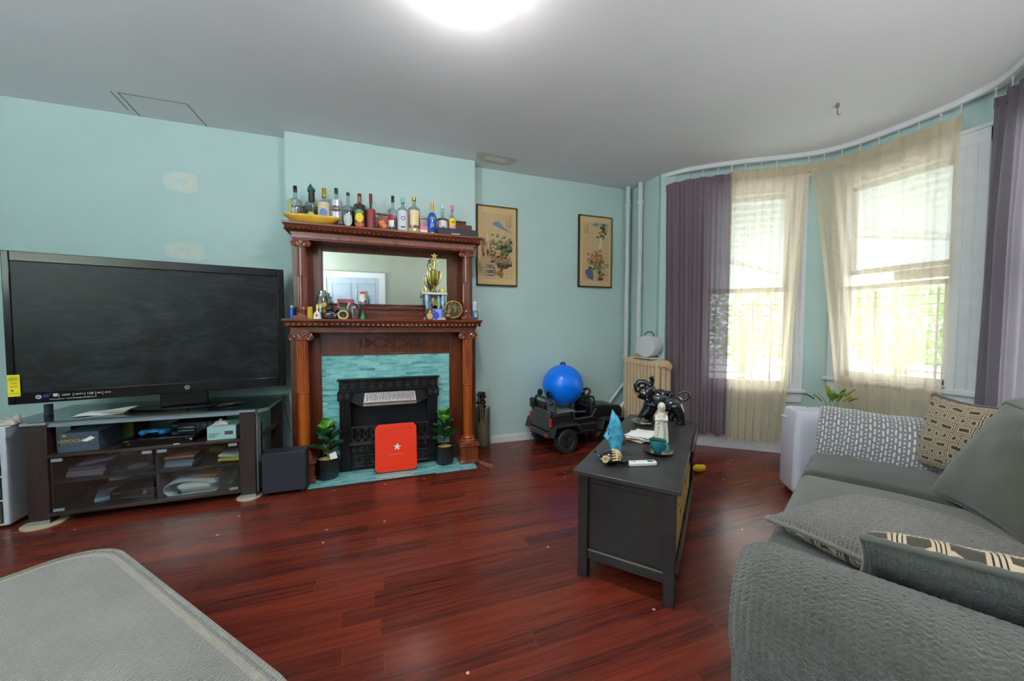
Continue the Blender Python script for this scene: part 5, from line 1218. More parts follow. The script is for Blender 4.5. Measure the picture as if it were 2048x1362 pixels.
# ================================================================== framed scroll pictures
def framed(xc, z0, z1, lab, kind, seed):
    t = thing('framed_picture', lab, 'framed picture', (xc, 3.885, z0)); w = .232; yf = 3.855
    FD = mat('dark_bronze_frame', (58, 46, 30), .35, .5); FGd = mat('gold_frame_lip', (190, 156, 70), .3, .8)
    m = MB(); m.bx(xc - w, xc - w + .012, yf, 3.885, z0, z1).bx(xc + w - .012, xc + w, yf, 3.885, z0, z1).bx(xc - w, xc + w, yf, 3.885, z0, z0 + .012).bx(xc - w, xc + w, yf, 3.885, z1 - .012, z1); m.build('frame_border', FD, t, bev=.001)
    m = MB(); q = .011; m.bx(xc - w + q, xc - w + q + .006, yf - .002, 3.88, z0 + q, z1 - q).bx(xc + w - q - .006, xc + w - q, yf - .002, 3.88, z0 + q, z1 - q).bx(xc - w + q, xc + w - q, yf - .002, 3.88, z0 + q, z0 + q + .006).bx(xc - w + q, xc + w - q, yf - .002, 3.88, z1 - q - .006, z1 - q); m.build('gold_lip', FGd, t)
    MB().bx(xc - w + .012, xc + w - .012, yf + .006, 3.884, z0 + .012, z1 - .012).build('mat_board', mat('aged_mat_board', (206, 178, 134), .8, var=.04), t)
    m = MB(); rnd = random.Random(seed); Yp = [yf + .0052]
    cols = [((196, 166, 124), 0), ((112, 134, 156), 0), ((98, 112, 70), 0), ((150, 104, 66), 0), ((84, 96, 128), 0), ((60, 60, 48), 0), ((206, 196, 170), 0), ((168, 124, 82), 0), ((132, 140, 92), 0)]
    mats = [mat('ink_%d_%d' % (kind, i), c, .8, var=.12, vs=60) for i, (c, _) in enumerate(cols)]
    W_, H_ = .18, (z1 - z0); X0 = xc - W_; 
    def pt(u, v): return (X0 + u * 2 * W_, Yp[0], z0 + .075 + v * (H_ - .15))
    def poly(mi, pts): m.m(mi); Yp[0] -= .00004; m.f([m.v(pt(*p)) for p in pts])
    def bl(mi, u, v, ru, rv, jag=.4, n=9):
        ru *= 1.35; rv *= 1.35
        a0 = rnd.uniform(0, 3); poly(mi, [(min(1, max(0, u + ru * (1 + rnd.uniform(-jag, jag)) * math.cos(a0 + i * 2 * PI / n))), v + rv * (1 + rnd.uniform(-jag, jag)) * math.sin(a0 + i * 2 * PI / n)) for i in range(n)])
    poly(0, [(0, 0), (1, 0), (1, 1), (0, 1)])
    if kind == 1:
        poly(1, [(.33, .83), (.42, .87), (.52, .88), (.62, .85), (.72, .79), (.86, .75), (1, .70), (.8, .74), (.6, .77), (.42, .80)])
        for i in range(60): bl(rnd.choice([2, 8, 2, 7]), rnd.uniform(.3, .98), rnd.gauss(.5, .09), .035, .014)
        for i in range(40): bl(rnd.choice([2, 5]), rnd.uniform(.62, .98), rnd.gauss(.46, .05), .04, .016)
        for i in range(34): bl(rnd.choice([3, 7, 5]), rnd.uniform(.25, .9), rnd.gauss(.31, .03), .04, .012)
        for i in range(26): bl(rnd.choice([3, 5, 7]), rnd.uniform(0, .28), rnd.gauss(.48, .1), .02, .03)
        poly(6, [(.14, .66), (.18, .66), (.27, .42), (.23, .42)])
        for v in (.205, .175, .125, .1, .055): poly(4, [(.08, v), (.3, v + .008), (.46, v), (.3, v - .012)])
        for i in range(26): bl(rnd.choice([2, 5]), rnd.uniform(.55, .98), rnd.gauss(.22, .02), .035, .012)
        for i in range(22): bl(rnd.choice([5, 3]), rnd.gauss(.6, .03), rnd.uniform(.03, .2), .03, .014)
        for i in range(10): bl(3, rnd.gauss(.43, .02), rnd.uniform(.08, .16), .02, .012)
        cx_ = .9
    else:
        for i in range(44): bl(rnd.choice([5, 2, 8]), rnd.gauss(.78, .07), rnd.uniform(.72, .97), .03, .012)
        for i in range(14): bl(1, rnd.uniform(.3, .95), rnd.uniform(.93, .98), .05, .008)
        poly(6, [(.68, .74), (.75, .76), (.72, .56), (.6, .54)])
        for i in range(46): bl(rnd.choice([3, 7, 3]), rnd.gauss(.5, .13), rnd.gauss(.38, .06), .04, .016)
        for i in range(40): bl(rnd.choice([5, 8, 2]), rnd.gauss(.62, .2), rnd.gauss(.24, .06), .035, .012)
        poly(4, [(.08, .14), (.3, .17), (.42, .1), (.4, .02), (.2, .04)]); poly(4, [(.12, .19), (.4, .19), (.36, .15), (.1, .15)])
        for i in range(22): bl(rnd.choice([5, 3]), rnd.gauss(.66, .07), rnd.uniform(.02, .14), .03, .01)
        cx_ = .17
    for c_, n_ in ((cx_, 5), (cx_ - .09, 3)):
        for i in range(n_):
            v = .95 - i * .036 - (.06 if c_ != cx_ else 0)
            for k in range(3): poly(5, [(c_ - .02 + rnd.uniform(0, .01), v - k * .007), (c_ + .02, v - k * .007 + .003), (c_ + .018, v - k * .007 - .001), (c_ - .02, v - k * .007 - .003)])
            poly(5, [(c_ - .003, v + .004), (c_ + .004, v + .004), (c_ + .002, v - .02), (c_ - .003, v - .02)])
    m.build('scroll_painting', mats, t, smooth=0)
framed(1.182, 1.765, 2.632, 'framed ink landscape with blue mountain, next to the mantel', 1, 3)
framed(2.430, 1.795, 2.652, 'framed ink landscape with waterfall and autumn tree, nearest the corner', 2, 8)
# ================================================================== radiator corner
CR = mat('cream_radiator_enamel', (212, 184, 146), .4, var=.04, vs=6, coat=.1)
RD = thing('radiator', 'cream cast-iron column radiator under the white hat box', 'radiator', (2.83, 3.52, 0))
n = 10; ya, yb = 3.72, 3.14; st = (ya - yb) / n
for i in range(n):
    y = ya - st * (i + .5); m = MB(); zt = .955
    for j, x in enumerate((2.782, 2.86, 2.925)):
        w = .030; prof = [(x - w, y - st * .46), (x + w, y - st * .46), (x + w, y + st * .46), (x - w, y + st * .46)]
        m.prism(rrect(x - w, x + w, y - st * .40, y + st * .40, .02, 5), .10, zt - .05)
    m.prism([(-.102 * math.cos(PI * k / 14), zt - .085 + .085 * abs(math.sin(PI * k / 14)) ** .5) for k in range(15)], y - st * .40, y + st * .40, Matrix(((1, 0, 0, 2.85), (0, 0, 1, 0), (0, 1, 0, 0), (0, 0, 0, 1))))
    m.bx(2.75, 2.95, y - st * .42, y + st * .42, .07, .13).cyl((2.85, y - st * .5, .90), (2.85, y + st * .5, .90), .03, 12)
    if i in (0, n - 1):
        for x in (2.78, 2.92): m.bx(x - .02, x + .02, y - .02, y + .02, 0, .08)
    m.build('radiator_section', CR, RD, bev=.012, smooth=.7)
yb_ = yb
m = MB(); m.cyl((2.90, yb - .022, .885), (2.90, yb + .01, .885), .036, 20).cyl((2.90, yb - .03, .885), (2.90, yb - .01, .885), .02, 6); m.build('end_plug', CR, RD)
MB().cyl((2.85, yb - .01, .14), (2.85, yb + .01, .14), .028, 16).build('end_plug', CR, RD)
MB().tube([(2.78, 3.71, .93), (2.77, 3.75, .93), (2.77, 3.76, .97)], .014, 8).build('valve', CR, RD)
t = thing('shelf_board', 'white board resting on the radiator', 'board', (2.83, 3.46, .957))
MB().bx(2.76, 2.945, 3.24, 3.56, .9565, .968).build('board', WHITE, t, bev=.002)
t = thing('hat_box', 'round white ribbed case with black handle standing on the radiator', 'round case', (2.86, 3.40, .969))
c = Vector((2.86, 3.40, .969 + .125)); ax = Vector((-.97, -.24, 0)).normalized(); R = ax.to_track_quat('Z', 'Y').to_matrix()
m = MB(); pr = [(0, -.075), (.12, -.075), (.124, -.068)]
for i in range(9): zz = -.06 + i * .014; pr += [(.124, zz), (.124, zz + .005), (.124, zz + .01)]
pr += [(.124, .068), (.12, .075), (0, .075)]
m.lathe(pr, c, 48, M=R); m.build('case_body', mat('white_vinyl_case', (214, 214, 216), .4, var=.02), t, smooth=.5)
m = MB(); u = Vector((-ax.y, ax.x, 0))
m.tube([c + u * (.06 * math.cos(a)) + Vector((0, 0, .115 + .05 * math.sin(a))) for a in [i * PI / 10 for i in range(11)]], .006, 8); m.build('carry_handle', mat('dark_green_handle', (30, 54, 54), .4), t)
m = MB(); m.ell((2.80, 3.535, .985), (.026, .024, .016), 12).ell((2.815, 3.515, .985), (.02, .02, .016), 12)
solo(m, 'squash', mat('orange_green_squash', (206, 140, 70), .5, var=.45, vs=40), 'small orange and green ornamental squash on the radiator board', 'squash', (2.79, 3.54, .969))

# ================================================================== ride-on toy car with big blue ball
JA = math.radians(9.1); JR = Matrix.Translation((1.735, 3.565, 0)) @ Matrix.Rotation(JA, 4, 'Z')
TB = mat('toy_black_plastic', (24, 25, 28), .35, var=.08); TGR = mat('toy_grey_plastic', (62, 64, 66), .45); TY = mat('toy_tyre', (30, 31, 34), .65, var=.15, vs=30); TL = mat('toy_light_red', (190, 50, 50), .3); NET = mat('toy_mesh_grey', (110, 110, 104), .5)
J = thing('toy_car', 'black ride-on toy off-road car parked by the wall', 'toy car', (1.735, 3.565, 0), JA)
def wheel(x, y, out):
    r, w = .127, .095; M_ = rotX(PI / 2)
    pr = [(.07, -w / 2 + .01), (.078, -w / 2), (r * .9, -w / 2), (r, -w / 2 + .018), (r, w / 2 - .018), (r * .9, w / 2), (.078, w / 2), (.07, w / 2 - .01), (.07, -w / 2 + .01)]
    m = MB().x(JR); m.lathe(pr, (x, y, r), 40, M=M_)
    for i in range(22):
        a = i * 2 * PI / 22
        for sg in (-1, 1):
            cc = Vector((x + (r - .003) * math.cos(a + sg * .06), y + sg * w * .28, r + (r - .003) * math.sin(a + sg * .06)))
            m.ell(cc, (.009, w * .17, .009), 6, rings=4)
    wh = m.build('wheel', TY, J, smooth=.5)
    m = MB().x(JR); m.lathe([(0, -.03), (.07, -.03), (.07, .03), (0, .03)], (x, y, r), 24, M=M_); yo = y + out * .036
    for i in range(8):
        a = i * PI / 4; m.bar((x + .014 * math.cos(a), yo, r + .014 * math.sin(a)), (x + .066 * math.cos(a + .15), yo, r + .066 * math.sin(a + .15)), .014, .012)
    m.cyl((x, yo - .01 * out, r), (x, yo + .012 * out, r), .018, 12); m.build('wheel_rim', TGR if False else mat('toy_rim', (44, 46, 52), .25, coat=.4), wh)
for x in (0, .64):
    wheel(x, -.225, -1); wheel(x, .225, 1)
B = lambda: MB().x(JR)
m = B(); m.bx(-.15, .80, -.165, .165, .14, .22).bx(-.15, .10, -.20, .20, .19, .40).bx(.10, .45, -.20, -.175, .19, .33).bx(.10, .45, .175, .20, .19, .33).bx(.12, .42, -.18, .18, .20, .24)
m.bx(.10, .48, -.21, -.17, .155, .20)
m.prism([(.40, .22), (.40, .43), (.52, .44), (.84, .40), (.87, .36), (.87, .22)], -.15, .15, Matrix(((1, 0, 0, 0), (0, 0, 1, 0), (0, 1, 0, 0), (0, 0, 0, 1))))
m.build('body_tub', TB, J, bev=.012, seg=3)
def flare(x, sy, name='fender'):
    m = B(); pts = [(x - .19, .19), (x - .15, .295), (x + .12, .295), (x + .18, .20)]; 
    for (xa, za), (xb, zb) in zip(pts, pts[1:]): m.bar((xa, sy * .225, za), (xb, sy * .225, zb), .11, .02)
    m.build(name, TGR if False else mat('toy_fender_plastic', (40, 41, 43), .5), J, bev=.005)
for x in (0, .64):
    flare(x, -1); flare(x, 1)
for sy in (-1, 1):
    m = B(); m.tube([(.11, sy * .205, .40), (.13, sy * .207, .41), (.27, sy * .207, .40)], .012, 8).tube([(.11, sy * .205, .40), (.13, sy * .21, .335), (.36, sy * .21, .335), (.42, sy * .208, .42)], .012, 8).bx(.10, .44, sy * .205 - .008, sy * .205 + .008, .25, .275)
    m.build('side_step_rail', TGR if False else mat('toy_rail_plastic', (50, 51, 53), .45), J)
m = B(); m.bx(-.175, -.15, -.17, .17, .225, .44); m.build('tailgate', mat('toy_tailgate', (66, 68, 68), .5), J, bev=.008)
m = B(); m.bx(-.20, -.16, -.19, .19, .165, .215); m.build('rear_bumper', TGR, J, bev=.008)
for sy in (-1, 1):
    m = B(); m.cyl((-.206, sy * .155, .19), (-.198, sy * .155, .19), .018, 16); m.build('reflector', TL, J)
    m = B(); m.bx(-.18, -.16, sy * .19 - .014, sy * .19 + .014, .28, .37); m.build('tail_light', TL, J, bev=.003)
m = B(); m.tube([(-.10, -.18, .40), (-.115, -.18, .53), (-.12, -.15, .55), (-.12, .15, .55), (-.115, .18, .53), (-.10, .18, .40)], .014, 8); m.build('roll_bar', TGR, J)
for yy in (-.085, .085):
    m = B(); m.lathe([(.012, -.02), (.032, -.015), (.034, .012), (0, .014)], (-.12, yy, .60), 16, M=rotY(PI / 2)).cyl((-.12, yy, .55), (-.12, yy, .575), .010, 8); m.build('roof_lamp', TB, J)
m = B(); m.bx(-.15, -.09, -.02, .16, .40, .50); m.build('seat_back', TB, J, bev=.02, seg=3)
m = B(); m.bx(-.19, -.14, .12, .20, .42, .53); m.build('side_mirror', TB, J, bev=.015)
m = B(); m.bx(-.06, .18, -.16, .16, .40, .415); m.build('seat', mat('toy_seat_grey', (120, 130, 130), .5), J, bev=.005)
m = B(); XS = Matrix.Translation((.37, -.04, .56)) @ Matrix.Rotation(-.55, 4, 'Y')
m.x(JR @ XS); m.tube([(.09 * math.cos(i * PI / 14), .09 * math.sin(i * PI / 14), 0) for i in range(28)], .013, 10, closed=True).ell((0, 0, -.005), (.03, .03, .016), 12)
for a in (0.3, 2.6, 4.5): m.bar((0, 0, 0), (.07 * math.cos(a), .07 * math.sin(a), 0), .018, .01)
m.tube([(0, 0, 0), (.05, 0, -.13)], .018, 8); m.build('steering_wheel', TB, J)
m = B(); m.bx(.40, .46, -.14, .14, .40, .47); m.build('dashboard', mat('toy_dash', (30, 34, 54), .4), J, bev=.01)
m = B(); m.bx(.395, .402, -.09, .05, .42, .44); m.build('dash_panel', mat('toy_dash_red', (150, 50, 40), .4), J)
m = B(); m.tube([(.46, -.15, .42), (.44, -.145, .53), (.44, .145, .53), (.46, .15, .42)], .011, 8).bar((.448, 0, .44), (.44, 0, .53), .012)
m.build('windscreen_frame', TB, J)
m = B()
for i in range(13): yy = -.13 + i * .0217; m.bar((.452, yy, .44), (.442, yy, .525), .004)
for k in range(5): m.bar((.452 - k * .002, -.14, .45 + k * .018), (.452 - k * .002, .14, .45 + k * .018), .004)
m.build('windscreen_mesh', NET, J)
bc = Vector((1.865, 3.60, .667))
t = thing('exercise_ball', 'large glossy blue ball sitting in the toy car', 'ball', (bc.x, bc.y, bc.z - .237))
MB().ell(bc, .226, 48, rings=32).build('ball_body', mat('royal_blue_vinyl', (0, 122, 252), .28, var=.01), t, smooth=3)
MB().tube([bc + Vector((-.03, 0, .222)), bc + Vector((-.022, 0, .243)), bc + Vector((.015, 0, .246)), bc + Vector((.03, 0, .222))], [.010, .013, .013, .010], 8).build('grip_loop', mat('navy_grip', (10, 50, 130), .4), t)

# ================================================================== coffee table
BLW = wood('black_brown_stain', (25, 23, 24), (42, 38, 37), 'x', 4, .42, .1)
TT = wood('black_brown_top', (40, 39, 40), (60, 58, 57), 'y', 3, .36, .2)
PINE = mat('raw_pine_board', (196, 164, 92), .6, var=.15, vs=12)
p1 = Vector((.924, 1.654, 0)); p2 = Vector((1.253, 1.269, 0)); p3 = Vector((2.317, 2.181, 0)); p4 = Vector((1.955, 2.561, 0))
cT = (p1 + p2 + p3 + p4) / 4; dl = ((p3 + p4) / 2 - (p1 + p2) / 2); Lt = dl.length; dl.normalize(); aT = math.atan2(dl.y, dl.x); Wt = ((p2 - p1).length + (p3 - p4).length) / 2
TM_ = Matrix.Translation((cT.x, cT.y, 0)) @ Matrix.Rotation(aT, 4, 'Z')   # local x long, local y towards the wall, -y towards the sofa
CT = thing('coffee_table', 'black-brown wooden coffee table with ornaments on it', 'coffee table', (cT.x, cT.y, 0), aT)
hl, hw_ = Lt / 2, Wt / 2; TZ = .572
T = lambda: MB().x(TM_)
T().bx(-hl, hl, -hw_, hw_, TZ - .022, TZ).build('tabletop', TT, CT, bev=.003)
q = .022
for sx in (-1, 1):
    for sy in (-1, 1):
        x = sx * (hl - q - .026); y = sy * (hw_ - q - .026); T().bx(x - .026, x + .026, y - .026, y + .026, 0, TZ - .022).build('leg', BLW, CT, bev=.003)
for sx in (-1, 1):
    x = sx * (hl - q - .03)
    T().bx(x - .008, x + .008, -hw_ + .07, hw_ - .07, .15, TZ - .022).build('end_panel', BLW, CT)
    T().bx(x - .02 * 1, x + .02, -hw_ + .07, hw_ - .07, .10, .155).build('lower_rail', BLW, CT, bev=.004)
    T().bx(x - .016, x + .016, -hw_ + .07, hw_ - .07, TZ - .065, TZ - .022).build('upper_rail', BLW, CT, bev=.003)
    if sx < 0: T().bx(x - .0215, x - .019, -hw_ + .072, hw_ - .072, .149, .156).build('worn_edge', mat('worn_edge_tan', (120, 112, 104), .6), CT)
T().bx(-hl + .07, hl - .07, hw_ - .06, hw_ - .045, .12, TZ - .022).build('back_panel', BLW, CT)
T().bx(-hl + .07, hl - .07, -hw_ + .04, hw_ - .06, .10, .118).build('bottom_shelf', BLW, CT, bev=.002)
XP_ = TM_ @ Matrix.Translation((0, -hw_ + .035, .33)) @ Matrix.Rotation(.04, 4, 'X')
m = MB().x(XP_); m.bx(-hl + .085, hl - .24, -.007, .007, -.18, .185); m.build('pine_drawer_board', PINE, CT, bev=.002)
m = MB().x(XP_)
for i in range(7): m.ell((-hl + .2 + i * .15, -.008, .09 - (i * 37 % 5) * .05), (.012, .002, .02 if i % 2 else .006), 8, rings=4)
m.build('paint_chip', mat('dark_chip', (50, 44, 40), .7), CT)
T().bx(-hl + .085, hl - .08, -hw_ + .012, -hw_ + .03, .10, .135).build('front_rail', BLW, CT, bev=.003)
T().bx(-.08, hl - .085, -hw_ - .012, -hw_ + .006, TZ - .075, TZ + .006).build('tilted_drawer_front', mat('black_gloss_edge', (20, 20, 22), .25), CT, bev=.003)
# yellow duck-like toy on the floor behind the table
m = MB(); yx, yy = 2.67, 2.50; m.ell((yx, yy, .035), (.06, .035, .035)).ell((yx + .045, yy - .01, .04), (.03, .025, .028))
solo(m, 'yellow_toy', mat('yellow_rubber', (232, 206, 30), .4), 'small bright yellow toy on the floor behind the coffee table', 'toy', (yx, yy, 0), remesh=.006)

# ------------------------------------------------------------------ things on the coffee table
Z0 = TZ + .0006
EB = mat('black_glaze_pottery', (18, 19, 24), .14, coat=.8, var=.02)
t = thing('elephant_figurine', 'glossy black ceramic elephant with raised trunk on the coffee table', 'elephant figurine', (2.05, 2.30, Z0))
ef = Vector((1.945, 2.405, 0)); eb = Vector((2.165, 2.185, 0)); ed = (ef - eb).normalized(); es = Vector((-ed.y, ed.x, 0)); Ex = Matrix(((ed.x, es.x, 0, 2.055), (ed.y, es.y, 0, 2.295), (0, 0, 1, Z0), (0, 0, 0, 1)))
# local: x forward (head), y side, z up ; length about .30
m = MB().x(Ex)
m.ell((-.08, 0, .146), (.088, .07, .072)).ell((.01, 0, .172), (.09, .076, .082)).ell((-.035, 0, .15), (.09, .07, .07))
m.tube([(.055, 0, .20), (.10, 0, .205), (.135, 0, .215)], [.066, .06, .05], 12).ell((.125, 0, .212), (.06, .054, .056))
m.tube([(.14, 0, .215), (.175, 0, .235), (.185, 0, .27), (.165, 0, .30), (.13, 0, .302), (.10, 0, .285), (.085, 0, .275), (.07, 0, .29), (.066, 0, .325), (.078, 0, .35)], [.04, .031, .027, .024, .022, .020, .019, .018, .017, .021], 12)
m.tube([(.15, 0, .195), (.165, 0, .178), (.17, 0, .165)], [.018, .012, .007], 8)
for x, y, fx, kn in ((.075, .035, .135, .1), (.045, -.038, .09, .07), (-.105, .035, -.145, -.135), (-.085, -.038, -.07, -.10)):
    m.tube([(x, y, .14), (kn, y * 1.1, .085), (fx, y * 1.15, .03), (fx, y * 1.15, .0)], [.048, .04, .033, .037], 12)
m.tube([(-.145, 0, .165), (-.175, 0, .185), (-.205, 0, .215), (-.19, 0, .245), (-.155, 0, .245), (-.125, 0, .225), (-.118, 0, .26)], [.013, .010, .010, .010, .009, .009, .003], 8)
m.build('elephant_body', EB, t, remesh=.0045)
for sy in (-1, 1):
    m = MB().x(Ex); 
    m.ell((.075, sy * .058, .215), (.042, .012, .055), 14, rotZ(sy * .35)); m.build('ear', EB, t)
    m = MB().x(Ex); m.tube([(.15, sy * .03, .20), (.19, sy * .045, .215), (.21, sy * .05, .25)], [.009, .008, .003], 8); m.build('tusk', mat('ochre_tusk', (170, 130, 40), .3), t)
    m = MB().x(Ex); m.ell((.14, sy * .046, .222), (.009, .004, .009), 8); m.build('eye', mat('amber_eye', (220, 160, 60), .2), t)
m = MB().x(Ex); m.lathe([(0, -.0), (.062, -.0), (.06, .012), (.0, .014)], (-.02, 0, .225), 20); m.tube([(-.06, .06, .16), (-.06, .03, .218), (-.06, -.03, .218), (-.06, -.06, .16)], .007, 6).tube([(.02, .066, .18), (.02, .04, .235), (.02, -.04, .235), (.02, -.066, .18)], .007, 6)
for i in range(10): a = i * PI / 5; m.ell((-.085 + .03 * math.cos(a), .064, .15 + .03 * math.sin(a)), (.006, .004, .006), 6, rings=4)
m.build('saddle_cloth', mat('dark_iridescent_glaze', (34, 36, 52), .15, .3, coat=.8, var=.4, vs=50), t)
# ashtray
AG = glass('ashtray_glass', (214, 220, 214), .5, .08)
t = thing('glass_ashtray', 'octagonal clear cut-glass ashtray beside the elephant', 'ashtray', (1.845, 2.25, Z0)); x, y = 1.845, 2.25
MB().lathe([(0, Z0 + .002), (.06, Z0 + .002), (.088, Z0 + .028), (.084, Z0 + .034), (.05, Z0 + .030), (.045, Z0 + .012), (0, Z0 + .010)], (x, y, 0), 8).build('ashtray_body', AG, t, smooth=.2)
m = MB()
for i in range(8): a = i * PI / 4 + .2; m.ell((x + .068 * math.cos(a), y + .068 * math.sin(a), Z0 + .022), (.012, .012, .010), 8, rings=5)
m.build('cut_facets', glass('cut_glass_bright', (236, 238, 228), .7, .1), t, smooth=.2)
# napkins
a0 = aT - .2
for i in range(6):
    M_ = Matrix.Translation((1.59 + .008 * (i % 3), 1.98 - .004 * i, Z0 + i * .0062)) @ Matrix.Rotation(a0 + .12 * ((i * 5) % 4 - 1.5), 4, 'Z')
    def fn(u, v, i=i): return ((u - .5) * .17, (v - .5) * .15, .004 + .004 * math.sin(u * 6 + i) * math.sin(v * 5 + i * 2) + (.006 if u > .9 else 0))
    tag(MB().x(M_).grid(fn, 10, 8).build('folded_paper', mat('cream_paper', (226, 216, 196), .8, var=.06) if i < 4 else PAPER, loc=(1.59, 1.98, Z0 + i * .0062), solid=.004, smooth=3),
        ('lowest', 'second lowest', 'third', 'fourth', 'second highest', 'topmost')[i] + ' crumpled sheet of the cream paper stack on the coffee table', 'paper', 'cream paper stack')
# robed white figurine
WC = mat('ivory_bisque', (222, 214, 198), .45, var=.03)
t = thing('robed_figurine', 'ivory ceramic figurine of a hooded robed woman beside the cup', 'figurine', (1.675, 1.865, Z0)); x, y = 1.68, 1.87
m = MB(); m.x(Matrix.Translation((x, y, Z0)) @ Matrix.Rotation(.9, 4, 'Z'))
m.tube([(0, 0, 0), (0, 0, .04), (.004, 0, .10), (.006, 0, .15), (.0, 0, .185), (-.004, 0, .205)], [.040, .034, .032, .033, .026, .015], 18)
m.ell((-.010, 0, .232), (.024, .022, .03)).ell((-.002, 0, .225), (.028, .025, .036)).tube([(.012, 0, .245), (.02, 0, .20), (.022, 0, .15)], [.016, .022, .016], 10)
m.tube([(0, .026, .175), (-.014, .03, .145), (-.034, .01, .15)], [.014, .012, .009], 8).tube([(0, -.026, .175), (-.014, -.03, .145), (-.034, -.008, .15)], [.014, .012, .009], 8)
m.ell((-.034, 0, .155), (.009, .010, .012))
for k in range(6):
    a = k * 1.05; m.tube([(.034 * math.cos(a), .034 * math.sin(a), .15), (.036 * math.cos(a + .3), .036 * math.sin(a + .3), .08), (.042 * math.cos(a + .1), .042 * math.sin(a + .1), .004)], [.004, .007, .008], 6)
m.tube([(-.03, .02, .13), (0, .036, .10), (.03, .02, .085)], .006, 6).tube([(-.032, .015, .11), (0, .038, .075), (.033, .015, .06)], .006, 6)
m.build('figurine_body', WC, t, remesh=.0028)
m = MB().x(Matrix.Translation((x, y, Z0)) @ Matrix.Rotation(.9, 4, 'Z')); m.ell((-.024, 0, .232), (.012, .013, .017), 12); m.ell((-.036, 0, .232), (.003, .0025, .004), 6); m.build('face', WC, t)
# cup and saucer
t = thing('saucer', 'dark glazed saucer under the teal cup', 'saucer', (1.515, 1.71, Z0)); x, y = 1.515, 1.71
SG = mat('dark_olive_glaze', (44, 44, 42), .2, coat=.6, var=.25, vs=20)
MB().lathe([(0, Z0 + .002), (.04, Z0 + .0), (.05, Z0 + .004), (.083, Z0 + .016), (.084, Z0 + .019), (.05, Z0 + .009), (0, Z0 + .007)], (x, y, 0), 36).build('saucer_dish', SG, t)
ZC = Z0 + .0075; t = thing('cup', 'teal glazed cup of dark coffee on its saucer', 'cup', (x, y, ZC))
MB().lathe([(.02, ZC), (.022, ZC + .006), (.038, ZC + .022), (.046, ZC + .05), (.047, ZC + .07), (.044, ZC + .07), (.042, ZC + .05), (.034, ZC + .024), (0, ZC + .014)], (x, y, 0), 36).build('cup_body', mat('teal_reactive_glaze', (34, 128, 138), .22, coat=.6, var=.25, vs=16), t)
MB().lathe([(0, ZC + .060), (.0425, ZC + .060)], (x, y, 0), 28).build('coffee', mat('black_coffee', (20, 14, 12), .08), t)
MB().lathe([(.0445, ZC + .0705), (.0475, ZC + .0705)], (x, y, 0), 36).build('dark_rim', SG, t)
hd_ = Vector((.15, -1, 0)).normalized(); pts = [Vector((x, y, ZC + .058)) + hd_ * .044, Vector((x, y, ZC + .064)) + hd_ * .062, Vector((x, y, ZC + .045)) + hd_ * .072, Vector((x, y, ZC + .022)) + hd_ * .062, Vector((x, y, ZC + .014)) + hd_ * .034]
Q_ = []
for i in range(len(pts) - 1):
    a0_, a1_, a2_, a3_ = pts[max(0, i - 1)], pts[i], pts[i + 1], pts[min(len(pts) - 1, i + 2)]
    for k in range(5): tt = k / 5; Q_.append(.5 * ((2 * a1_) + (-a0_ + a2_) * tt + (2 * a0_ - 5 * a1_ + 4 * a2_ - a3_) * tt * tt + (-a0_ + 3 * a1_ - 3 * a2_ + a3_) * tt ** 3))
Q_.append(pts[-1]); MB().tube(Q_, .0055, 10).build('cup_handle', mat('teal_reactive_glaze', (0, 0, 0)), t)
# white remote
M_ = Matrix.Translation((1.305, 1.59, Z0)) @ Matrix.Rotation(-.235, 4, 'Z')
t = thing('ac_remote', 'small white remote with grey display near the front of the coffee table', 'remote control', (1.305, 1.59, Z0), -.235)
m = MB().x(M_); m.prism(rrect(-.078, .078, -.021, .021, .012), 0.0, .019); m.build('remote_body', WHT, t, bev=.004)
m = MB().x(M_); m.bx(.03, .062, -.011, .011, .019, .0196); m.build('display', mat('lcd_grey', (90, 96, 96), .2), t)
m = MB().x(M_); m.ell((-.045, 0, .019), (.007, .007, .002), 10); m.build('power_button', mat('button_grey', (130, 132, 136), .5), t)
# turquoise stone slab
t = thing('turquoise_sculpture', 'tall rough turquoise leaf-shaped ceramic slab near the front of the table', 'sculpture', (1.265, 1.765, Z0))
bx_, by_ = 1.275, 1.77; vd = Vector((.80, -.45, 0)).normalized(); nd = Vector((-.45, -.8, 0)).normalized()
out = [(-.015, 0), (-.035, .02), (-.05, .06), (-.062, .10), (-.078, .105), (-.060, .135), (-.048, .18), (-.040, .225), (-.030, .262), (-.012, .238), (.012, .205), (.026, .17), (.030, .12), (.028, .06), (.022, .02), (.015, 0)]
m = MB(); Ms = Matrix(((vd.x, 0, nd.x, bx_), (vd.y, 0, nd.y, by_), (0, 1, 0, Z0), (0, 0, 0, 1)))
def ring(dep, sc): return [m.v(Ms @ Vector((-.01 + (a + .01) * sc, b * (1 - (1 - sc) * .6) + (1 - sc) * .02, dep + .006 * math.sin(i * 2.1)))) for i, (a, b) in enumerate(out)]
A_, B_, C_, D_ = ring(-.028, .7), ring(-.010, 1), ring(.010, 1), ring(.028, .7)
for P_, Q_ in ((A_, B_), (B_, C_), (C_, D_)):
    for i in range(len(out)): m.f([P_[i], P_[(i + 1) % len(out)], Q_[(i + 1) % len(out)], Q_[i]])
m.f(A_[::-1]); m.f(D_)
m.build('slab', mat('turquoise_glaze', (70, 156, 186), .45, var=.55, vs=26, bump=1, bs=45), t, smooth=.4)
m = MB(); m.x(Ms); m.ell((-.045, .124, .016), (.014, .010, .004), 8).bx(-.02, .0, .105, .116, .022, .03); m.build('carved_marks', mat('dark_rust_glaze', (60, 70, 80), .5), t)
m = MB(); m.x(Ms); m.ell((.036, .085, -.005), (.014, .03, .018), 10); m.build('rust_side', mat('rust_brown_glaze', (96, 58, 44), .4), t)
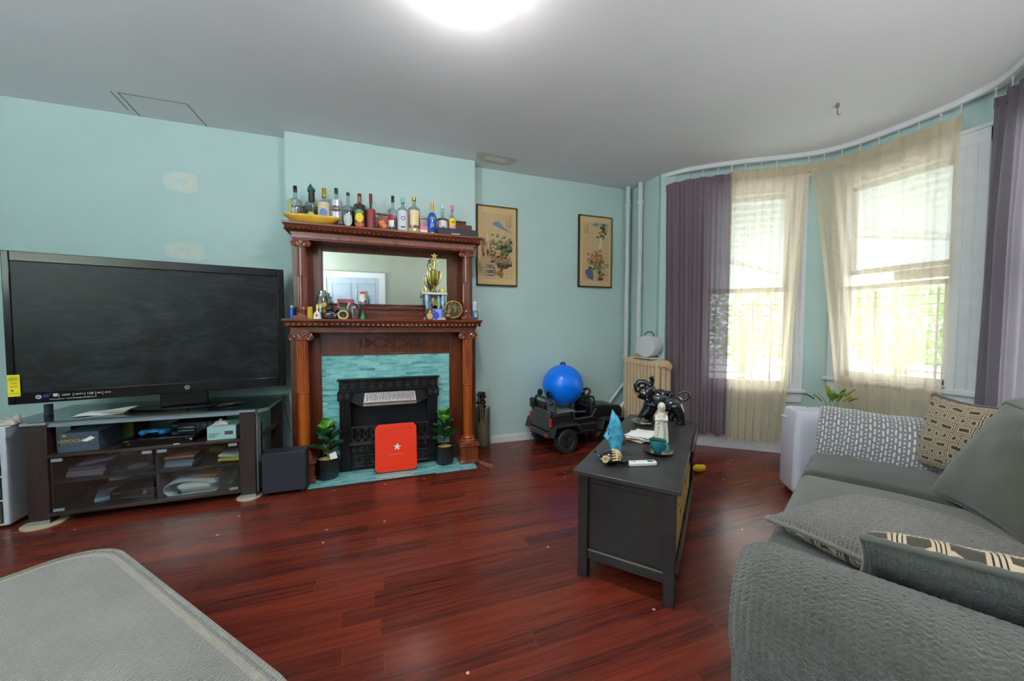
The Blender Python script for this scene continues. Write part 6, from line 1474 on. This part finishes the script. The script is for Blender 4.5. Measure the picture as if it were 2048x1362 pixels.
# painted snail / turtle
t = thing('turtle_figurine', 'black and cream painted shell figurine at the near corner of the table', 'figurine', (1.16, 1.66, Z0))
M_ = Matrix.Translation((1.155, 1.655, Z0)) @ Matrix.Rotation(-.55, 4, 'Z')
m = MB().x(M_); m.ell((0, 0, .038), (.062, .05, .038), 20).ell((.062, -.005, .022), (.03, .022, .018), 12).tube([(-.055, .02, .02), (-.085, .03, .05)], [.01, .006], 8).ell((-.088, .03, .056), .009, 8).tube([(-.05, -.02, .02), (-.08, -.02, .042)], [.01, .005], 8)
m.build('figurine_body', EB, t, remesh=.0035)
CM = mat('cream_paint', (222, 190, 136), .5, var=.1); m = MB().x(M_)
sp_ = spiral((0, 0, 0), .020, .003, 2.1, (1, 0, 0), (0, 0, 1), 34)
m.tube([Vector((-.032 + p.x, -.050 - .002 + abs(p.x) * .15, .040 + p.z)) for p in sp_], .0042, 6)
def onshell(u, w): # u along x, w angle
    return Vector((.062 * math.sin(u) * 1.0, -.052 * math.cos(u) * math.sin(w), .038 + .042 * math.cos(u) * math.cos(w)))
m.tube([onshell(.45, w) for w in (-.4, .1, .6, 1.1, 1.6)], .0045, 6)
for k in range(6):
    w = -.2 + k * .33
    for sg in (-1, 1): m.tube([onshell(.45 + sg * .05, w), onshell(.45 + sg * .42, w + .12)], [.0045, .003], 6)
m.build('cream_pattern', CM, t)

# ================================================================== portable air conditioner and plant
AF = Vector((3.105, 2.095, 0)); sd = Vector((-.57, -.82, 0)).normalized(); fd = Vector((.82, -.57, 0)).normalized()
AM = Matrix(((fd.x, -sd.x, 0, AF.x + sd.x * .28), (fd.y, -sd.y, 0, AF.y + sd.y * .28), (0, 0, 1, 0), (0, 0, 0, 1)))   # local x along front, y towards back
AC = thing('portable_air_conditioner', 'white portable air conditioner on castors beyond the sofa arm', 'air conditioner', AM @ Vector((.2, .15, 0)), math.atan2(fd.y, fd.x))
ACW = mat('ac_white_plastic', (222, 220, 232), .35, var=.015)
m = MB().x(AM)
def sec(z, ins): return [m.v((a, b, z)) for a, b in rrect(ins * .6, .36 - ins * .4, ins * .6, .28 - ins * .3, .045, 5)]
R_ = [sec(.035, .02), sec(.06, .0), sec(.55, .01), sec(.655, .035), sec(.668, .05)]
for P_, Q_ in zip(R_, R_[1:]):
    for i in range(len(P_)): m.f([P_[i], P_[(i + 1) % len(P_)], Q_[(i + 1) % len(P_)], Q_[i]])
m.f(R_[0][::-1]); m.f(R_[-1]); m.build('housing', ACW, AC, smooth=.5)
m = MB().x(AM); m.prism(rrect(.06, .32, .06, .235, .03, 4), .668, .672); m.build('top_panel', mat('ac_top_grey', (206, 206, 212), .3), AC, bev=.001)
m = MB().x(AM); m.ell((.17, .215, .673), (.012, .006, .002), 10); m.build('logo_button', mat('ac_button', (120, 124, 140), .3), AC)
m = MB().x(AM); m.bx(-.004, .01, .17, .24, .585, .60); m.build('side_grip', ACW, AC, bev=.003)
for a, b in ((.05, .05), (.31, .05), (.05, .23), (.31, .23)):
    m = MB().x(AM); m.cyl((a - .012, b, .018), (a + .012, b, .018), .018, 14); m.bx(a - .006, a + .006, b - .006, b + .006, .018, .045); m.build('castor', mat('castor_grey', (90, 90, 96), .5), AC)
t = thing('potted_pothos', 'variegated trailing plant in a pot behind the air conditioner', 'potted plant', (3.70, 2.08, 0)); px, py = 3.64, 2.02
MB().lathe([(0, .0), (.13, .0), (.14, .02), (.13, .44), (.12, .46)], (px, py, 0), 20).build('plant_stand', mat('dark_wicker', (80, 64, 50), .8, bump=.5, bs=60), t)
MB().lathe([(0, .46), (.075, .46), (.10, .60), (.09, .60), (.085, .585), (0, .58)], (px, py, 0), 20).build('plant_pot', mat('terracotta', (150, 90, 60), .7), t)
m = MB(); rnd = random.Random(6)
for i, (dx, dy, dz, L_, W_, mi) in enumerate(((-.16, .14, .05, .10, .05, 0), (-.06, .03, .12, .13, .10, 1), (-.02, -.02, .02, .12, .07, 0), (.03, -.06, .03, .13, .06, 2), (.05, -.08, .11, .11, .055, 0), (.08, -.12, .12, .12, .05, 2), (.08, -.1, .03, .10, .06, 1), (-.1, .08, .02, .1, .05, 2), (.12, -.14, .04, .08, .05, 3))):
    m.m(mi); leaf(m, (px + dx * .6, py + dy * .6, .66 + dz * .5), (dx + rnd.uniform(-.05, .05), dy, .12 + dz), L_, W_, .25)
m.build('foliage', [mat('pothos_green', (86, 130, 44), .4, var=.3, vs=30), mat('pothos_yellow', (176, 176, 52), .4, var=.3, vs=30), mat('pothos_lime', (126, 164, 60), .4, var=.2, vs=30), mat('pothos_brown', (150, 110, 60), .6)], t, smooth=3)
m = MB()
for dx, dy, dz in ((-.1, .08, .07), (-.04, .02, .09), (.04, -.05, .09), (.07, -.09, .09)): m.tube([(px, py, .58), (px + dx * .5, py + dy * .5, .68 + dz * .3), (px + dx * .8, py + dy * .8, .67 + dz)], .003, 5)
m.build('stem', mat('pothos_stem', (150, 130, 80), .6), t)
# ================================================================== sofa, cushions, blanket, ottoman
def chenille(name, col, mode='UV', pitch=.0125, strength=.9, dist=.006, var=.1):
    t = NT(name); tc = t.n('ShaderNodeTexCoord'); v0 = tc.outputs['UV' if mode == 'UV' else 'Object']
    nz = t.n('ShaderNodeTexNoise'); nz.inputs['Scale'].default_value = 25; t.l(v0, nz.inputs['Vector'])
    mxv = t.n('ShaderNodeMix', data_type='VECTOR'); mxv.inputs[0].default_value = .006; t.l(v0, mxv.inputs[4]); t.l(nz.outputs['Color'], mxv.inputs[5])
    sx = t.n('ShaderNodeSeparateXYZ'); t.l(mxv.outputs[1], sx.inputs[0])
    a = t.math('DIVIDE', sx.outputs[0], pitch); b = t.math('DIVIDE', sx.outputs[1], pitch)
    q = t.math('DIVIDE', b, 1.35); nn, _ = t.noise(v0, 55, 2)
    w = t.math('ADD', a, t.math('ADD', t.math('MULTIPLY', t.math('SINE', t.math('MULTIPLY', q, 2 * PI)), .20), t.math('MULTIPLY', nn, 1.2)))
    h = t.math('MULTIPLY', t.math('POWER', t.math('ABSOLUTE', t.math('SINE', t.math('MULTIPLY', w, PI))), .7), t.math('ADD', .55, t.math('MULTIPLY', .45, t.math('ABSOLUTE', t.math('SINE', t.math('ADD', t.math('MULTIPLY', q, PI), .8))))))
    f, _ = t.noise(v0, 330, 3, .7); h2 = t.math('ADD', h, t.math('MULTIPLY', f, .6))
    g, _ = t.noise(v0, 3.5, 4, .6); c = lin(col)
    k = t.math('ADD', t.math('MULTIPLY', g, .8), t.math('MULTIPLY', f, .35))
    cc = t.ramp(k, [(.3, (c[0] * (1 - 2.4 * var), c[1] * (1 - 2.4 * var), c[2] * (1 - 2.4 * var), 1)), (.8, (c[0] * (1 + 2 * var), c[1] * (1 + 2 * var), c[2] * (1 + 2 * var), 1))])
    return t.done(t.bsdf(cc, .85, 0, 0, t.bump(h2, strength, dist), .35, .25))
CHG = chenille('grey_chenille', (90, 89, 82), var=.14); CHP = chenille('grey_green_velour', (90, 89, 79), pitch=.006, strength=.35, dist=.003)
CHO = chenille('grey_chenille_ottoman', (124, 121, 112), 'OBJ', .011, .8, .005); CHD = chenille('dark_grey_chenille', (74, 75, 70), pitch=.010)
CHF = chenille('dark_velour', (72, 71, 65), pitch=.006, strength=.35, dist=.003)
CHL = chenille('light_grey_chenille', (118, 113, 106), pitch=.010, strength=.9)
CHR = chenille('tan_worn_chenille', (150, 142, 126), 'OBJ', .011, .8, .005)
def maze(name):
    t = NT(name); v = t.coord('UV'); nz = t.n('ShaderNodeTexNoise'); nz.inputs['Scale'].default_value = 9; nz.inputs['Detail'].default_value = 2; t.l(v, nz.inputs['Vector'])
    mx = t.n('ShaderNodeMix', data_type='VECTOR'); mx.inputs[0].default_value = .035; t.l(v, mx.inputs[4]); t.l(nz.outputs['Color'], mx.inputs[5])
    def br(ms, rot, off):
        b = t.n('ShaderNodeTexBrick', offset=.5, offset_frequency=2, squash=.6, squash_frequency=2); mp = t.n('ShaderNodeMapping'); mp.inputs['Rotation'].default_value = (0, 0, rot); mp.inputs['Location'].default_value = (off, off * .7, 0)
        t.l(mx.outputs[1], mp.inputs[0]); t.l(mp.outputs[0], b.inputs['Vector']); b.inputs['Scale'].default_value = 1; b.inputs['Brick Width'].default_value = .08; b.inputs['Row Height'].default_value = .05
        b.inputs['Mortar Size'].default_value = ms; b.inputs['Mortar Smooth'].default_value = 0; return b.outputs['Fac']
    line = t.math('SUBTRACT', br(.0100, 0, 0), br(.0072, 0, 0)); line2 = br(.0016, 0, 0); inner = t.math('SUBTRACT', 1, br(.0165, 0, 0))
    m1 = t.math('MAXIMUM', line, line2); f, _ = t.noise(v, 200, 2); g, _ = t.noise(v, 60, 2)
    c = t.mix(g, lin((182, 162, 134)), lin((208, 188, 158))); c = t.mix(m1, c, lin((46, 42, 40))); c = t.mix(inner, c, lin((74, 70, 60)))
    return t.done(t.bsdf(c, .9, 0, 0, t.bump(t.math('ADD', f, t.math('MULTIPLY', inner, .5)), .4, .002), .2, .2))
MZ = maze('maze_pattern_fabric')
def blanket_mat():
    t = NT('grey_white_dash_fleece'); v = t.coord('UV'); nz = t.n('ShaderNodeTexNoise'); nz.inputs['Scale'].default_value = 30; t.l(v, nz.inputs['Vector'])
    mx = t.n('ShaderNodeMix', data_type='VECTOR'); mx.inputs[0].default_value = .008; t.l(v, mx.inputs[4]); t.l(nz.outputs['Color'], mx.inputs[5])
    b = t.n('ShaderNodeTexBrick', offset=.4, offset_frequency=2, squash=.55, squash_frequency=3); t.l(mx.outputs[1], b.inputs['Vector']); b.inputs['Scale'].default_value = 1
    b.inputs['Brick Width'].default_value = .034; b.inputs['Row Height'].default_value = .0185; b.inputs['Mortar Size'].default_value = .0060; b.inputs['Mortar Smooth'].default_value = .2
    f, _ = t.noise(v, 300, 3); c = t.mix(b.outputs['Fac'], lin((222, 220, 216)), lin((132, 130, 134)))
    return t.done(t.bsdf(c, .95, 0, 0, t.bump(f, .5, .003), .4, .2))
SA = math.radians(25.41); SM = Matrix.Translation((.86, .70, 0)) @ Matrix.Rotation(SA, 4, 'Z') @ Matrix.Diagonal((1, -1, 1, 1))   # local (s along, d depth, z)
SF = thing('sofa', 'large grey-green chenille sofa at the right with rolled arms', 'sofa', (.86, .70, 0), SA)
def pop(a, b, p=.0125):
    q = b / (1.35 * p); k = mnoise.noise(Vector((a * 55, b * 55, 1)))
    return abs(math.sin(PI * (a / p + .20 * math.sin(2 * PI * q) + .75 * k))) ** .7 * (.55 + .45 * abs(math.sin(PI * q + .8 + k)))
def smooth_path(pts, n):
    P = [Vector((a, b, 0)) for a, b in pts]; Q = []
    for i in range(len(P) - 1):
        p0 = P[max(0, i - 1)]; p1 = P[i]; p2 = P[i + 1]; p3 = P[min(len(P) - 1, i + 2)]
        for k in range(12): t = k / 12; Q.append(.5 * ((2 * p1) + (-p0 + p2) * t + (2 * p0 - 5 * p1 + 4 * p2 - p3) * t * t + (-p0 + 3 * p1 - 3 * p2 + p3) * t ** 3))
    Q.append(P[-1]); L = [0]
    for a, b in zip(Q, Q[1:]): L.append(L[-1] + (b - a).length)
    def at(u):
        l = u * L[-1]; i = 0
        while i < len(L) - 2 and L[i + 1] < l: i += 1
        a, b = Q[i], Q[i + 1]; t = (l - L[i]) / max(1e-9, L[i + 1] - L[i]); d = (b - a).normalized(); return a.lerp(b, t), Vector((-d.y, d.x, 0))
    return at, L[-1]
ARM = [(.045, .06), (.045, .30), (.04, .40), (.012, .455), (0, .53), (.01, .605), (.055, .665), (.12, .692), (.19, .685), (.25, .65), (.285, .58), (.295, .50), (.295, .36)]
def arm(name, s0, mirror, nu, nv, disp, depth=.96):
    at, L = smooth_path(ARM, 12); C_ = Vector((.15, .45, 0))
    def fn(u, v):
        p, n = at(u); d = v * depth; k = 1 - (1 - min(1, d / .07)) ** 2.2; k = .0 + 1.0 * k if d < .07 else 1   # rounded front end
        sc = 1 - .14 * (1 - min(1, d / .07)) ** 2; q = C_ + (p - C_) * sc
        if disp: q += n * disp * pop(u * L, d)
        sg = .02 * math.sin(d * 3.2) if u > .4 and u < .9 else 0
        a = (.3 - q.x) if mirror else q.x
        return (s0 + a, d, q.y + sg * .3)
    m = MB().x(SM).grid(fn, nu, nv, lambda u, v: (u * L, v * depth))
    # front face cap
    cap = [fn(i / 40, 0) for i in range(41)]; cp = [m.v(p) for p in cap]; m.f(cp)
    o = m.build(name, CHG, SF, smooth=3); return fn
fa = arm('armrest', 0, False, 420, 200, .005)
ff = arm('armrest', 2.10, True, 90, 30, 0)
m = MB().x(SM)
for k in range(2): pass
at_, L_ = smooth_path(ARM, 12)
def softbox(s0, s1, d0, d1, z0, z1, r, bulge, nu, nv, disp=0, droop=0):
    W, D, Hh = s1 - s0, d1 - d0, z1 - z0
    def path(t, a0, a1, w):   # returns coordinate, height fraction, arclen
        tot = w + 2 * (Hh - r) + 2 * (PI / 2 - 1) * r * 1.0 - 0 * r; tot = (w - 2 * r) + PI * r + 2 * (Hh - r); l = t * tot
        if l < Hh - r: return a0, l / Hh, l
        l2 = l - (Hh - r)
        if l2 < PI * r / 2: a = l2 / r; return a0 + r - r * math.cos(a), (Hh - r + r * math.sin(a)) / Hh, l
        l3 = l2 - PI * r / 2
        if l3 < w - 2 * r: return a0 + r + l3, 1, l
        l4 = l3 - (w - 2 * r)
        if l4 < PI * r / 2: a = l4 / r; return a1 - r + r * math.sin(a), (Hh - r + r * math.cos(a)) / Hh, l
        l5 = l4 - PI * r / 2; return a1, max(0, (Hh - r - l5) / Hh), l
    def fn(u, v):
        s, fs, _ = path(u, s0, s1, W); d, fd, _ = path(v, d0, d1, D); z = z0 + Hh * min(fs, fd) if min(fs, fd) < 1 else z1
        if fs < 1 and fd < 1: z = z0 + Hh * fs * fd
        z += bulge * max(0, math.sin(PI * (s - s0) / W)) ** .6 * max(0, math.sin(PI * (d - d0) / D)) ** .6
        z += .006 * mnoise.noise(Vector((s * 5, d * 5, 0)))
        return (s, d, z)
    return MB().x(SM).grid(fn, nu, nv, lambda u, v: (path(u, s0, s1, W)[2], path(v, d0, d1, D)[2]))
softbox(.04, 2.36, .04, .94, .03, .33, .02, 0, 20, 20).build('seat_base', CHD, SF, smooth=.6)
softbox(.285, .93, -.03, .80, .30, .475, .05, .03, 40, 40).build('seat_cushion', CHD, SF, smooth=3)
softbox(.935, 1.585, -.03, .80, .30, .478, .05, .03, 40, 40).build('seat_cushion', CHP, SF, smooth=3)
softbox(1.59, 2.115, -.03, .80, .30, .482, .05, .028, 40, 40).build('seat_cushion', CHF, SF, smooth=3)
softbox(.06, 2.34, .82, 1.02, .03, .80, .06, .0, 40, 20).build('backrest', CHD, SF, smooth=3)
for s_ in ((.30, .93), (.94, 1.58), (1.59, 2.11)):
    softbox(s_[0], s_[1], .70, .94, .47, .95, .09, .03, 40, 26).build('back_cushion', CHP if s_[0] > .5 else CHL, SF, smooth=3)
for sx in (.1, 2.3):
    for dx in (.08, .9): MB().x(SM).bx(sx - .03, sx + .03, dx - .03, dx + .03, 0, .05).build('foot', BLKM, SF)

def pillow(lab, c, X, Y, w, h, t, mf, mb_, nb=(70, 70), disp=0, seed=0, sag=0, pw=.42, pin=.10):
    """c,X,Y in sofa space (s,d,z); front panel looks along X x Y as mapped"""
    X = Vector(X).normalized(); Y = Vector(Y); Y = (Y - X * Y.dot(X)).normalized(); N = X.cross(Y); c = Vector(c)
    wc = SM @ c; T_ = thing('throw_pillow', lab, 'throw pillow', wc)
    def surf(sg, u, v):
        x = (u - .5) * 2; y = (v - .5) * 2
        th = ((1 - x ** 2) * (1 - y ** 2)) ** pw if abs(x) < 1 and abs(y) < 1 else 0
        px = x * w / 2 * (1 - pin * (1 - y * y) * x * x); py = y * h / 2 * (1 - pin * (1 - x * x) * y * y)
        k = t / 2 * th + (disp * pop(u * w, v * h, .011) if 0 < th else 0) + .010 * mnoise.noise(Vector((x * 2 + seed, y * 2, sg))) * th
        return c + X * px + Y * py + N * sg * k - Vector((0, 0, 1)) * sag * (x * x + y * y) * .5
    for nm, sg, mm in (('front_panel', 1, mf), ('back_panel', -1, mb_)):
        MB().x(SM).grid(lambda u, v: surf(sg, u, v), nb[0], nb[1], lambda u, v: (u * w, v * h)).build(nm, mm, T_, smooth=3)
    E_ = [surf(1, i / 40, 0) for i in range(40)] + [surf(1, 1, i / 40) for i in range(40)] + [surf(1, 1 - i / 40, 1) for i in range(40)] + [surf(1, 0, 1 - i / 40) for i in range(40)]
    rr = [.009 + .003 * (i % 2) for i in range(160)]
    MB().x(SM).tube(E_, rr, 7, closed=True).build('piping', CHL if mf is CHL else CHG, T_, smooth=3)
    return T_
pillow('big grey chenille throw pillow lying flat on the near seat, maze-pattern underside', (.745, .35, .585), (.85, .52, .05), (-.45, .89, .06), .50, .60, .19, CHL, MZ, (110, 120), .003, 2, .02)
pillow('throw pillow leaning on the near arm, maze pattern up and dark grey side outward', (.46, .56, .628), (0.04, 1, .05), (-.66, 0, .58), .62, .38, .15, MZ, CHD, (120, 90), .003, 5, 0, .28, .03)
pillow('large grey-green velour pillow standing against the sofa back', (1.52, .70, .72), (-.90, .40, .0), (.16, .44, .88), .54, .54, .18, MZ, CHP, (60, 60), 0, 7)
pillow('maze-pattern pillow with grey edge in the far corner of the sofa', (1.98, .58, .72), (.80, -.55, 0), (.10, .20, .96), .40, .42, .15, MZ, CHD, (60, 60), 0, 9)
# blanket over the far arm
atB, LB = smooth_path(ARM, 12)
def bl(u, v):
    p, n = atB(.93 - .62 * u); C_ = Vector((.15, .45, 0)); q = p - n * 0; d = -.02 + v * .66
    off = .035 + .010 * mnoise.noise(Vector((u * 4, v * 7, 3))) + .02 * math.sin(u * PI)
    q = p + n * off * (1 if n.dot(p - C_) > 0 else -1)
    return (2.10 + .3 - q.x, d + .02 * math.sin(u * 5), q.y + .01 * math.sin(v * 9) * (1 - u))
o = MB().x(SM).grid(bl, 60, 60, lambda u, v: (u * LB * .62, v * .66)).build('fleece_blanket', blanket_mat(), loc=tuple(SM @ Vector((2.25, .3, .70))), solid=.02, smooth=3)
tag(o, 'grey fleece blanket with white dashes draped over the far sofa arm', 'blanket')

# ottoman
e1 = Vector((.675, -.738, 0)); e2 = Vector((-.738, -.675, 0)); oc = Vector((-1.10, 1.99, 0)); OM = Matrix(((e1.x, -e2.x, 0, oc.x), (e1.y, -e2.y, 0, oc.y), (0, 0, 1, 0), (0, 0, 0, 1)))
oa = math.atan2(e1.y, e1.x)
OT = thing('ottoman', 'wide grey chenille ottoman with rounded corner at the lower left', 'ottoman', OM @ Vector((.7, -.6, 0)), oa)
def osec(m, z, ins, y0=-1.2, x1=1.45, r=.17): return [m.v((a, b, z)) for a, b in rrect(ins, x1 - ins, y0 + ins, -ins, r, 9)]
m = MB().x(OM); S_ = [osec(m, .04, .03), osec(m, .06, .01), osec(m, .22, 0), osec(m, .37, .0), osec(m, .395, .005), osec(m, .412, .018), osec(m, .420, .04)]
for P_, Q_ in zip(S_, S_[1:]):
    for i in range(len(P_)): m.f([P_[i], P_[(i + 1) % len(P_)], Q_[(i + 1) % len(P_)], Q_[i]])
m.m(1); S2_ = [S_[-1], osec(m, .424, .06, r=.16), ]
for P_, Q_ in zip(S2_, S2_[1:]):
    for i in range(len(P_)): m.f([P_[i], P_[(i + 1) % len(P_)], Q_[(i + 1) % len(P_)], Q_[i]])
m.m(0); m.f(S2_[-1]); m.f(S_[0][::-1]); m.build('ottoman_body', [CHO, CHR], OT, smooth=.9)
m = MB().x(OM); m.tube([(a, b, .415) for a, b in rrect(.022, 1.428, -1.178, -.022, .17, 9)], .008, 7, closed=True).build('piping', CHO, OT)
for a, b in ((.15, -.15), (1.3, -.15), (.15, -1.05), (1.3, -1.05)): MB().x(OM).bx(a - .03, a + .03, b - .03, b + .03, 0, .045).build('foot', BLKM, OT)
# ================================================================== ceiling light, added fill lamps, world, camera
def ceiling_lamp(x, y, st, lab):
    t = thing('ceiling_light', lab, 'ceiling light', (x, y, 3.03))
    MB().lathe([(0, 0), (.175, 0), (.18, -.01), (.17, -.03), (.0, -.03)], (x, y, 3.03), 40).build('light_base', mat('fixture_white', (230, 230, 230), .3), t)
    prof = [(.16 * math.cos(a), -.03 - .10 * math.sin(a)) for a in [i * PI / 2 / 10 for i in range(11)]]
    prof[-1] = (0, -.13)
    em = emit('lamp_glass_glow' + str(int(st)), (255, 250, 248), st)
    MB().lathe(prof, (x, y, 3.03), 40).build('glass_dome', em, t)
ceiling_lamp(.38, 1.74, LAMP1, 'round glowing dome ceiling light at the top edge of the photo')
def add_fill_lamp(x, y, st, lab, col=(255, 250, 250)):  # invented uplight, out of view, added to brighten the ceiling and room
    t = thing('added_fill_lamp', lab, 'added fill lamp', (x, y, 0)); BM = mat('fill_lamp_metal', (120, 116, 110), .35, .8)
    MB().lathe([(0, 0), (.14, 0), (.14, .02), (.02, .035), (0, .035)], (x, y, 0), 28).build('fill_lamp_base', BM, t)
    MB().cyl((x, y, .03), (x, y, 1.52), .013, 14).build('pole', BM, t)
    MB().lathe([(0, 1.520), (.06, 1.530), (.13, 1.580), (.17, 1.640), (.165, 1.645), (.12, 1.590), (.05, 1.545), (0, 1.540)], (x, y, 0), 32).build('fill_lamp_shade', BM, t)
    MB().ell((x, y, 1.60), (.075, .075, .04), 16).build('fill_bulb', emit('fill_bulb_glow', col, st), t)
add_fill_lamp(-2.75, -.9, FILL * 1.6, 'unseen metal uplight added as fill in the corner behind the ottoman', (242, 249, 255))
add_fill_lamp(1.9, -.40, FILL * .22, 'unseen metal uplight added as fill behind the near end of the sofa')

w = bpy.data.worlds.new('World'); SC.world = w; w.use_nodes = True
nt = w.node_tree; nt.nodes.clear()
o = nt.nodes.new('ShaderNodeOutputWorld'); bg = nt.nodes.new('ShaderNodeBackground')
bg.inputs[0].default_value = (.93, .97, 1.0, 1); bg.inputs[1].default_value = SKY
nt.links.new(bg.outputs[0], o.inputs[0])

cam = bpy.data.cameras.new('camera'); co = bpy.data.objects.new('camera', cam); COL.objects.link(co)
cam.sensor_width = 36; cam.lens = 726.1 / 2048 * 36; cam.clip_start = .02; cam.clip_end = 200
pit, rol, yaw = math.radians(2.27), math.radians(.12), math.radians(19.363)
fw = Vector((math.sin(yaw) * math.cos(pit), math.cos(yaw) * math.cos(pit), -math.sin(pit)))
r0 = Vector((math.cos(yaw), -math.sin(yaw), 0)); u0 = r0.cross(fw)
rt = r0 * math.cos(rol) + u0 * math.sin(rol); up = u0 * math.cos(rol) - r0 * math.sin(rol)
co.matrix_world = Matrix(((rt.x, up.x, -fw.x, 0), (rt.y, up.y, -fw.y, 0), (rt.z, up.z, -fw.z, 1.32), (0, 0, 0, 1)))
SC.camera = co
SC.view_settings.view_transform = 'Standard'; SC.view_settings.look = 'None'
SC.view_settings.exposure = EXPO; SC.view_settings.gamma = 1; SC.view_settings.use_curve_mapping = False
SC.cycles.max_bounces = 7; SC.cycles.transparent_max_bounces = 16; SC.cycles.diffuse_bounces = 4; SC.cycles.glossy_bounces = 3
SC.cycles.use_adaptive_sampling = True; SC.cycles.adaptive_threshold = .03; SC.cycles.caustics_reflective = False; SC.cycles.caustics_refractive = False; SC.cycles.sample_clamp_indirect = 6
SC.cycles.use_denoising = True
